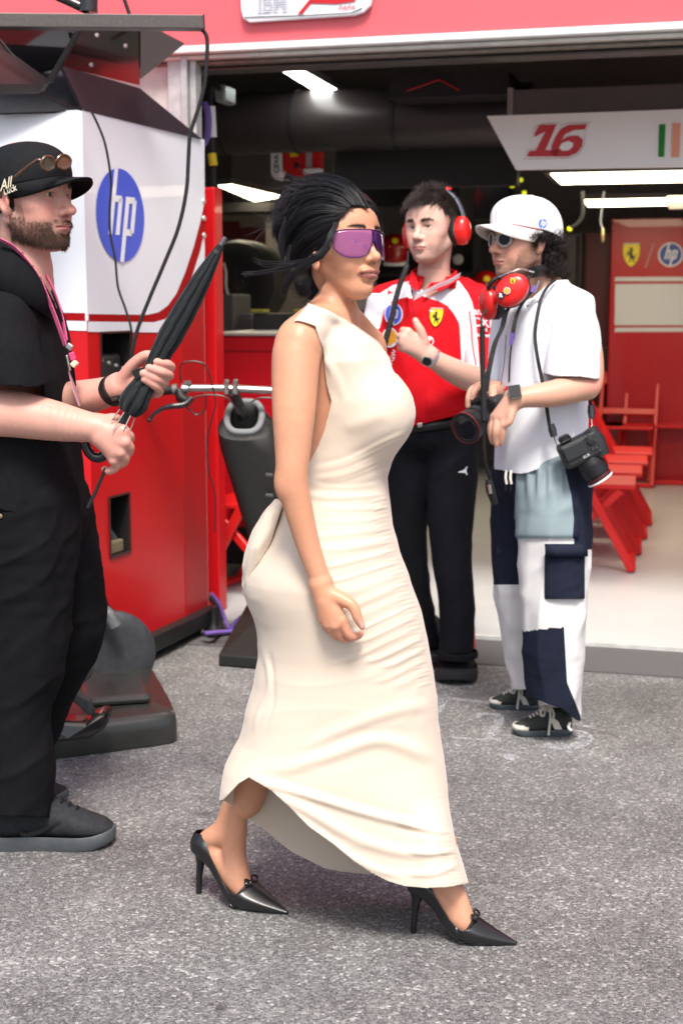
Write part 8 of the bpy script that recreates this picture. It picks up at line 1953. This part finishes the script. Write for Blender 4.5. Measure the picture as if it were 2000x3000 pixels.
    MB().tube(spline([a(1462, 1600, 4.62), a(1455, 1612, 4.61), a(1458, 1622, 4.61), a(1466, 1612, 4.62)], 12), 0.003, 6).build('loop', M_n, P, smooth=True)
    # ---- shoes
    M_up = mat('skate_green', (0.040, 0.046, 0.040), 0.75, spec=0.12, noise=0.2, nscale=60); M_nv = mat('skate_navy', (0.014, 0.018, 0.028), 0.8, spec=0.12); M_so = mat('skate_sole', (0.045, 0.060, 0.068), 0.5); M_cr = mat('skate_cream', (0.62, 0.585, 0.50), 0.7, noise=0.08, nscale=50)
    for h0, t0, lab in ((on_ground(1672, 2150), on_ground(1502, 2152), 'green skate shoe with cream laces, nearer of the pair'), (on_ground(1575, 2078), on_ground(1434, 2072), 'green skate shoe with cream laces, farther of the pair')):
        S, F, zt = sneaker(P, h0, t0, M_up, M_so, M_cr, label=lab, lace_n=6, high=1.22)
        Xs = np.linspace(.225, .300, 12); wf = lambda x_: np.interp(x_, [.0, .10, .14, .18, .22, .255, .28, .294, .30], [.03, .0375, .039, .0445, .0495, .047, .038, .022, .006])
        rows = [[F(x_ + .004, s_ * (wf(x_) + .0025), z_) for s_ in (1,) for x_ in Xs] + [F(x_ + .004, -(wf(x_) + .0025), z_) for x_ in Xs[::-1]] for z_ in (.032, .046, .056)]
        rows[2] = [F(.225 + (.075 - 0.006) * 0 + (np.r_[Xs, Xs[::-1]][i]) * 1.0 - .225 + .001, (1 if i < 12 else -1) * (wf(np.r_[Xs, Xs[::-1]][i]) * .93), .060) for i in range(24)]
        MB().sheet(rows).build('toe_guard', M_cr, S, smooth=True, solid=0.002)
        for s_ in (1, -1): MB().prism([F(.055, s_ * .0405, .036), F(.095, s_ * .0395, .038), F(.115, s_ * .036, .088), F(.100, s_ * .034, .098), F(.075, s_ * .038, .078)], tuple(F(0, s_ * .003, 0) - F(0, 0, 0))).build('side_panel', M_cr, S, bevel=0.002)
        sg = 1
        MB().tube(spline([F(.13, 0, .148), F(.15, .02, .150), F(.168, .034, .120), F(.15, .030, .108), F(.135, .008, .140)], 24), .0042, 6).build('bow_loop', M_cr, S, smooth=True)
        MB().tube(spline([F(.13, 0, .148), F(.12, .022, .148), F(.118, .044, .105), F(.125, .054, .045), F(.128, .058, .012)], 24), .0040, 6).build('lace_end', M_cr, S, smooth=True)
        MB().tube(spline([F(.13, 0, .148), F(.115, .018, .152), F(.10, .040, .115), F(.118, .048, .075)], 20), .0040, 6).build('bow_loop', M_cr, S, smooth=True)
    MB().tube(spline([a(1668, 2118, 4.46), a(1664, 2130, 4.45), a(1672, 2140, 4.45)], 8), 0.005, 6).build('hem_cord', M_pw, P, smooth=True)
    # ---- cap
    M_cap = mat('cap_white', (0.80, 0.79, 0.78), 0.75, spec=0.12, bump=0.08, bscale=500); M_un = mat('cap_white_under', (0.70, 0.66, 0.60), 0.8)
    K, Lf, bp = cap(P, HO, HM, hs, M_cap, M_un, rim_z=0.026, pitch=math.radians(6), rx=0.116, ry=0.0955, h=0.108, brim=0.062, cx=-0.010, bend=0.040, front=0.03)
    hp_logo(a(1588, 655, 4.472), np.array((0.93, 0.33, -0.16)), np.array((0.20, 0.15, 0.97)), 0.0155, K, blue=mat('logo_sky', (0.09, 0.18, 0.66), 0.5), white=M_cap)
    MB().tube(spline([bp(u_, 0.0, 0.004) for u_ in np.linspace(-1.1, 1.1, 20)], 40), 0.0018, 6).build('brim_piping', mat('pipe_red', (0.40, 0.02, 0.04), 0.6), K)
    horse_o = Lf(0.105, 0.010, 0.075); exc = HM @ np.array((-0.15, 1.0, 0)); ezc = HM @ np.array((-0.35, 0, 0.94))
    shp = [(0, -.5), (.3, -.1), (.36, .45), (-.36, .45), (-.3, -.1)]; h_ = 0.030
    MB().tube([horse_o + HM[:, 0] * 0.006 + exc * x_ * h_ + ezc * y_ * h_ for x_, y_ in shp + shp[:1]], 0.0007, 5).build('front_badge', mat('thread_red', (0.50, 0.06, 0.08), 0.6), K)
    flat('front_badge_horse', [[(-.05 * h_, .3 * h_), (.12 * h_, .3 * h_), (.05 * h_, 0), (.15 * h_, -.2 * h_), (0, -.1 * h_), (-.1 * h_, -.3 * h_), (-.08 * h_, 0), (-.2 * h_, .1 * h_)]], horse_o + HM[:, 0] * 0.006, exc, ezc, MATS['thread_red'], K)
    # ---- sunglasses
    G = thing('clear_sunglasses', 'clear framed round sunglasses under the white cap', 'sunglasses', HO)
    M_cl = mat('acetate_clear', (0.62, 0.60, 0.58), 0.15, alpha=0.65, coat=0.5); M_dk = mat('lens_dark', (0.022, 0.019, 0.024), 0.2, spec=0.25)
    for s_ in (1, -1):
        ring = [HO + HM @ (np.array((0.101 - 0.010 * abs(math.cos(t) * 0.5 + 0.5 if s_ > 0 else 0.5 - math.cos(t) * .5) * 0 - 0.35 * (0.034 + 0.0225 * math.cos(t) * s_ - 0.012), s_ * 0.034 + 0.0225 * math.cos(t), -0.004 + 0.0205 * math.sin(t))) * hs) for t in np.linspace(0, 2 * math.pi, 29)]
        MB().tube(ring, 0.0036, 8).build('rim', M_cl, G, smooth=True); MB().add(ring[:-1], [tuple(range(28))]).build('lens', M_dk, G, solid=0.0012)
        MB().tube(spline([HO + HM @ (np.array(q) * hs) for q in ((0.085, s_ * 0.060, 0.004), (0.075, s_ * 0.074, 0.004), (0.03, s_ * 0.080, 0.004), (-0.01, s_ * 0.081, 0.004))], 12), 0.0034, 8).build('temple', M_cl, G, smooth=True)
    MB().tube([HO + HM @ (np.array((0.103, -0.011, 0.0)) * hs), HO + HM @ (np.array((0.106, 0, 0.003)) * hs), HO + HM @ (np.array((0.103, 0.011, 0.0)) * hs)], 0.003, 8).build('bridge', M_cl, G, smooth=True)
    # ---- smart watch
    Wt = empty_child(P, 'smart_watch', a(1515, 1165, 4.32)); ax0 = a(1550, 1162, 4.335) - a(1512, 1168, 4.33); ax0 /= np.linalg.norm(ax0)
    MB().lathe(a(1506, 1170, 4.331), ax0, [(-0.010, 0.029), (-0.009, 0.0315), (0.012, 0.0325), (0.013, 0.030)], 26, cap=False).build('band', M_rubber, Wt, smooth=True)
    R_ = Matrix(((1, 0, 0), (0, 1, 0), (0, 0, 1))); q0 = a(1507, 1148, 4.298)
    Mx = Matrix.Translation(Vector([float(c) for c in q0])) @ Matrix.Rotation(math.radians(-8), 4, 'Y') @ Matrix.Rotation(math.radians(-25), 4, 'X')
    MB().box((-0.020, -0.005, -0.022), (0.020, 0.006, 0.022), Mx).build('case', mat('titanium', (0.42, 0.40, 0.36), 0.3, metal=0.9), Wt, bevel=0.006); MB().box((-0.0170, -0.0085, -0.0190), (0.0170, -0.0040, 0.0190), Mx).build('screen', mat('watch_glass', (0.010, 0.010, 0.012), 0.3, spec=0.1), Wt, bevel=0.0004)

    # ---- headset round his neck
    Hs = thing('neck_headset', 'red headset with sponsor badges hanging round his neck', 'headset', a(1500, 850, 4.42)); M_hd = MATS['headset_red']; M_pad = MATS['headset_pad']
    def cup(c, axd, upv, ra, rb, dep):
        axd = np.asarray(axd, float); axd /= np.linalg.norm(axd); upv = np.asarray(upv, float); upv -= axd * upv.dot(axd); upv /= np.linalg.norm(upv); sv = np.cross(axd, upv)
        R = lambda d_, q: [c + axd * d_ + (sv * ra * math.cos(t) + upv * rb * math.sin(t)) * q for t in np.linspace(0, 2 * math.pi, 37)]
        MB().sheet([R(d_ * dep, q) for d_, q in ((0, .86), (.08, .98), (.45, 1.0), (.72, .93), (.9, .75), (.98, .45), (1.0, .02))]).build('ear_cup', M_hd, Hs, smooth=True)
        MB().sheet([R(d_, q) for d_, q in ((-0.026, .55), (-0.028, .9), (-0.018, 1.03), (-0.004, 1.02), (0.0, .9))]).build('ear_pad', M_pad, Hs, smooth=True)
        return axd, upv, sv
    c1 = a(1500, 852, 4.43); ad, uv, sv = cup(c1, (-0.25, -1, 0.05), (0.75, 0, 0.65), 0.046, 0.058, 0.042)
    face = lambda x_, y_, l_=0.0445: c1 + ad * l_ + np.array((x_, 0, y_)) + ad * (-(x_ * x_ + y_ * y_) * 7)
    exu = np.array((0.97, -0.24, 0)); ez_ = np.array((0, 0.05, 1.0))
    horse_shield(face(0.006, 0.026), exu, ez_, 0.021, Hs); hp_logo(face(0.022, -0.002), exu, ez_, 0.009, Hs, ring=True)
    circ = lambda r_: [(r_ * math.cos(t), r_ * math.sin(t)) for t in np.linspace(0, 2 * math.pi, 21)[:-1]]
    flat('shell_badge', [circ(0.0105)], face(-0.011, -0.002), exu, ez_, M_print_w, Hs, 0.001); flat('shell_badge', [circ(0.0085)], face(-0.011, -0.002), exu, ez_, mat('shell_orange', (0.80, 0.36, 0.02), 0.5), Hs, 0.002)
    flat('round_badge', [circ(0.011)], face(-0.030, -0.016, 0.046), exu, ez_, M_print_k, Hs, 0.001); text_on('lettering', 'R', face(-0.030, -0.016, 0.0485) + ad * 0.001, exu, ez_, 0.016, M_print_w, Hs, bold=0.0008)
    cup(a(1440, 888, 4.50), (-0.95, -0.35, -0.1), (0.2, 0, 1), 0.042, 0.052, 0.034)
    MB().tube(spline([a(1462, 812, 4.45), a(1490, 800, 4.44), a(1525, 789, 4.44), a(1562, 797, 4.48)], 16), 0.003, 6).build('wire_yoke', M_steel, Hs, smooth=True)
    MB().tube([a(1578, 822, 4.46), a(1566, 855, 4.45)], 0.003, 6).build('wire_yoke', M_steel, Hs, smooth=True)
    MB().tube(spline([a(1562, 797, 4.49), a(1585, 792, 4.55), a(1600, 790, 4.64), a(1590, 800, 4.73), a(1560, 815, 4.76)], 24), 0.018, 10).build('head_band', M_pad, Hs, smooth=True)
    MB().tube(spline([a(1470, 806, 4.46), a(1440, 825, 4.46), a(1428, 845, 4.47)], 10), 0.007, 8).build('hinge_arm', M_pad, Hs, smooth=True)
    MB().tube(spline([a(1558, 798, 4.46), a(1552, 815, 4.43), a(1540, 828, 4.42)], 10), 0.002, 6).build('link_wire', M_rubber, Hs, smooth=True)
    MB().tube(spline([a(1424, 904, 4.44), a(1412, 925, 4.43), a(1408, 945, 4.42), a(1412, 960, 4.42)], 14), 0.0035, 6).build('cable', M_rubber, Hs, smooth=True)
    Cc = spline([a(1412, 958, 4.42), a(1413, 1050, 4.40), a(1415, 1150, 4.37), a(1417, 1235, 4.35)], 420); tt = np.gradient(Cc, axis=0); tt /= np.linalg.norm(tt, axis=1)[:, None]; u_ = np.cross(tt, (0, 1.0, 0)); u_ /= np.linalg.norm(u_, axis=1)[:, None]; w_ = np.cross(tt, u_); ph = np.linspace(0, 2 * math.pi * 52, 420)[:, None]
    MB().tube(Cc + (u_ * np.cos(ph) + w_ * np.sin(ph)) * 0.0068, 0.0028, 5).build('coiled_cable', M_rubber, Hs, smooth=True); MB().tube(Cc[::20], 0.0060, 8).build('coil_core', M_rubber, Hs, smooth=True)
    MB().tube(spline([a(1417, 1235, 4.35), a(1418, 1320, 4.36), a(1424, 1370, 4.38), a(1436, 1405, 4.40)], 20), np.linspace(.004, .006, 20), 8).build('cable', M_rubber, Hs, smooth=True)
    MB().tube([a(1430, 1405, 4.40), a(1436, 1435, 4.40), a(1448, 1475, 4.42)], [.011, .015, .011], 12).build('talk_switch', M_black, Hs, smooth=True); MB().tube([a(1432, 1420, 4.385), a(1436, 1446, 4.385)], .006, 8).build('switch_plate', M_steel, Hs, smooth=True)
    # ---- lanyard
    Ln = thing('black_lanyard', 'black and purple lanyard on the white T-shirt', 'lanyard', a(1515, 960, 4.44)); M_bk = MATS['ribbon_black'] if 'ribbon_black' in MATS else M_rubber
    for nm, pts, w_ in (('strap', [(1570, 838, 4.47), (1545, 870, 4.445), (1520, 905, 4.435), (1506, 950, 4.425), (1498, 1000, 4.425)], 0.014), ('strap', [(1498, 1000, 4.425), (1492, 1060, 4.425), (1490, 1120, 4.43)], 0.006), ('cord', [(1482, 980, 4.44), (1476, 1060, 4.43), (1466, 1130, 4.43)], 0.003)):
        C_ = spline([a(*q) for q in pts], 24); MB().sheet([C_ + np.array((w_ / 2, 0, 0.003)), C_ - np.array((w_ / 2, 0, 0.003))]).build(nm, M_bk, Ln, solid=0.0012)
    for q0, q1 in (((1566, 838, 4.455), (1556, 856, 4.44)), ((1500, 975, 4.415), (1496, 1010, 4.415))):
        MB().bar(a(*q0), a(*q1), 0.012, 0.003, (0, 1, 0)).build('purple_print', mat('print_purple', (0.12, 0.06, 0.28), 0.5), Ln)
    # ---- red tab on the watch side
    MB().bar(a(1476, 1145, 4.40), a(1488, 1132, 4.40), 0.02, 0.008).build('red_pass', mat('pass_red', (0.45, 0.01, 0.02), 0.5), Ln, bevel=0.002)
man_in_white()

# ------------------------------------------------------------------ cameras
M_cam = mat('camera_black', (0.016, 0.017, 0.019), 0.5, noise=0.25, nscale=120, bump=0.15, bscale=500); M_lens = mat('lens_barrel', (0.010, 0.0105, 0.012), 0.4); M_glass = mat('front_glass', (0.01, 0.008, 0.012), 0.03, coat=1.0)
def hanging_camera():
    a = at; T = thing('hanging_camera', 'black camera hanging lens-down on a strap at his hip', 'camera', a(1700, 1310, 4.36)); Y = 4.36
    c = a(1698, 1312, Y); ex = a(1760, 1282, Y) - a(1640, 1340, Y); ex /= np.linalg.norm(ex); ez = np.cross(ex, (0, 1.0, 0)); ez /= np.linalg.norm(ez); 
    if ez[2] < 0: ez = -ez
    dn = -ez
    # back faces the viewer: frame ex (to the right), ez (up), ey towards the viewer
    ey = np.array((0, -1.0, 0)); f = lambda x, z, y=0.0: c + ex * x + ez * z + ey * y
    hexa = lambda mb, x0, x1, z0, z1, y0, y1: mb.hexa([f(x0, z0, y0), f(x1, z0, y0), f(x1, z0, y1), f(x0, z0, y1), f(x0, z1, y0), f(x1, z1, y0), f(x1, z1, y1), f(x0, z1, y1)])
    hexa(MB(), -0.066, 0.060, -0.045, 0.036, -0.035, 0.030).build('body', M_cam, T, bevel=0.012)
    MB().tube([f(0.050, -0.050, 0.0), f(0.054, 0.0, 0.0), f(0.050, 0.040, 0.0)], [0.026, 0.028, 0.022], 14).build('grip', M_cam, T, smooth=True)
    hexa(MB(), -0.056, 0.012, -0.018, 0.026, 0.030, 0.036).build('screen', mat('screen_slate', (0.022, 0.026, 0.028), 0.25, coat=0.3), T, bevel=0.003)
    hexa(MB(), -0.050, -0.012, 0.034, 0.058, -0.02, 0.022).build('viewfinder_hump', M_cam, T, bevel=0.010)
    MB().tube([f(-0.046 + 0.030 * i / 8 if i <= 8 else -0.016 - 0.030 * (i - 8) / 8, 0.042 if i <= 8 else 0.058, 0.026) for i in range(17)], 0.004, 6).build('eyecup', M_rubber, T, smooth=True)
    MB().lathe(f(-0.031, 0.050, 0.022), ey, [(0, 0.011), (0.003, 0.010)], 16).build('eyepiece', M_glass, T)
    MB().lathe(f(0.036, 0.010, 0.030), ey, [(0, 0.013), (0.004, 0.0125), (0.005, 0.009)], 20).build('control_dial', M_cam, T, smooth=True)
    for x, z in ((0.026, 0.028), (0.036, 0.032), (0.046, 0.026), (0.030, -0.014), (0.042, -0.016), (0.048, -0.028), (0.050, 0.006)):
        MB().lathe(f(x, z, 0.030), ey, [(0, 0.0035), (0.003, 0.003)], 10).build('back_button', mat('button_grey', (0.06, 0.065, 0.07), 0.4), T)
    text_on('lettering', 'EOS', f(0.004, -0.026, 0.0305), ex, ez, 0.012, M_print_w, T)
    # lens pointing down
    MB().lathe(f(0.006, -0.040, -0.005), dn * 0.97 + ex * 0.12, [(0, 0.036), (0.02, 0.040), (0.022, 0.043), (0.055, 0.043), (0.058, 0.040), (0.075, 0.041)], 36).build('lens', M_lens, T, smooth=True)
    MB().lathe(f(0.006, -0.040, -0.005) + (dn * 0.97 + ex * 0.12) * 0.066, dn * 0.97 + ex * 0.12, [(0, 0.0415), (0.002, 0.0415)], 36).build('red_ring', mat('ring_red', (0.25, 0.01, 0.012), 0.4), T, smooth=True)
    MB().lathe(f(0.006, -0.040, -0.005) + (dn * 0.97 + ex * 0.12) * 0.075, dn * 0.97 + ex * 0.12, [(0, 0.0425), (0.006, 0.0425), (0.0065, 0.034)], 36, cap=False).build('filter_ring', M_print_w, T, smooth=True)
    MB().lathe(f(-0.015, -0.046, 0.0) , dn, [(0, 0.005), (0.003, 0.004)], 12).build('tripod_screw', M_steel, T)
    St = [(1625, 822, 4.52), (1602, 842, 4.48), (1584, 875, 4.455), (1572, 930, 4.435), (1566, 985, 4.425), (1574, 1050, 4.41), (1585, 1105, 4.41), (1598, 1180, 4.395), (1608, 1245, 4.37)]
    C_ = spline([a(*q) for q in St], 50); wv = np.array((1.0, -0.2, 0.1)); MB().sheet([C_ + wv * 0.0055, C_ - wv * 0.0055]).build('strap', M_rubber, T, solid=0.002)
    C_ = spline([a(1728, 1120, 4.44), a(1727, 1170, 4.43), a(1729, 1200, 4.42)], 12); MB().sheet([C_ + wv * 0.0055, C_ - wv * 0.0055]).build('strap', M_rubber, T, solid=0.002)
    for p0, p1, m in (((1612, 1242, 4.365), (1622, 1280, 4.36), M_gloss), ((1730, 1186, 4.41), (1732, 1224, 4.40), M_gloss)):
        MB().tube([a(*p0), a((p0[0] + p1[0]) / 2, (p0[1] + p1[1]) / 2, p0[2]), a(*p1)], [0.010, 0.013, 0.010], 10).build('quick_release', m, T, smooth=True)
    MB().tube([a(1731, 1224, 4.40), a(1733, 1245, 4.38), a(1728, 1262, 4.365)], 0.0015, 6).build('tether', M_steel, T); MB().tube([a(1622, 1280, 4.36), a(1626, 1296, 4.36), a(1640, 1318, 4.36)], 0.0015, 6).build('tether', M_rubber, T)
hanging_camera()
def held_camera():
    a = at; T = thing('held_camera', 'black camera with big lens held low in his far hand', 'camera', a(1425, 1205, 4.45))
    c = a(1428, 1208, 4.47); ld = a(1352, 1262, 4.36) - c; ld /= np.linalg.norm(ld); up = np.array((-0.35, 0.1, 0.93)); up -= ld * up.dot(ld); up /= np.linalg.norm(up); sd = np.cross(ld, up)
    f = lambda l, s, u: c + ld * l + sd * s + up * u
    hexa = lambda mb, l0, l1, s0, s1, u0, u1: mb.hexa([f(l0, s0, u0), f(l1, s0, u0), f(l1, s1, u0), f(l0, s1, u0), f(l0, s0, u1), f(l1, s0, u1), f(l1, s1, u1), f(l0, s1, u1)])
    hexa(MB(), -0.03, 0.03, -0.068, 0.068, -0.05, 0.040).build('body', M_cam, T, bevel=0.012)
    hexa(MB(), -0.02, 0.028, -0.024, 0.024, 0.035, 0.062).build('prism_hump', M_cam, T, bevel=0.010)
    MB().lathe(f(0.03, 0, 0), ld, [(0, 0.038), (0.012, 0.042), (0.02, 0.046), (0.045, 0.046), (0.047, 0.043), (0.06, 0.043), (0.062, 0.047), (0.085, 0.050), (0.10, 0.051)], 40).build('lens', M_lens, T, smooth=True)
    for d_ in (0.026, 0.033, 0.039): MB().lathe(f(0.03 + d_, 0, 0), ld, [(0, 0.0468), (0.003, 0.0468)], 36, cap=False).build('grip_ring', mat('ring_slate', (0.035, 0.045, 0.05), 0.3), T, smooth=True, solid=0.001)
    MB().lathe(f(0.128, 0, 0), ld, [(0, 0.0515), (0.0025, 0.0515)], 40, cap=False).build('red_ring', mat('ring_red', (0.25, 0.01, 0.012), 0.4), T, smooth=True, solid=0.001)
    MB().lathe(f(0.1305, 0, 0), ld, [(0, 0.040), (0.001, 0.038)], 30).build('front_glass', M_glass, T)
    MB().lathe(f(0.0, 0.048, 0.04), up, [(0, 0.014), (0.012, 0.013), (0.014, 0.010)], 20).build('mode_dial', M_cam, T, smooth=True); MB().lathe(f(0.02, -0.048, 0.036), up, [(0, 0.011), (0.010, 0.010), (0.012, 0.006)], 18).build('shutter_button', M_gloss, T, smooth=True)
    C_ = spline([a(1560, 845, 4.53), a(1490, 900, 4.45), a(1470, 960, 4.44), a(1448, 1010, 4.44), a(1430, 1090, 4.44), a(1422, 1150, 4.45)], 40); wv = np.array((0.9, 0, 0.4)); MB().sheet([C_ + wv * 0.010, C_ - wv * 0.010]).build('strap', mat('strap_printed', (0.022, 0.022, 0.024), 0.6, noise=1.0, nscale=120), T, solid=0.002)
held_camera()
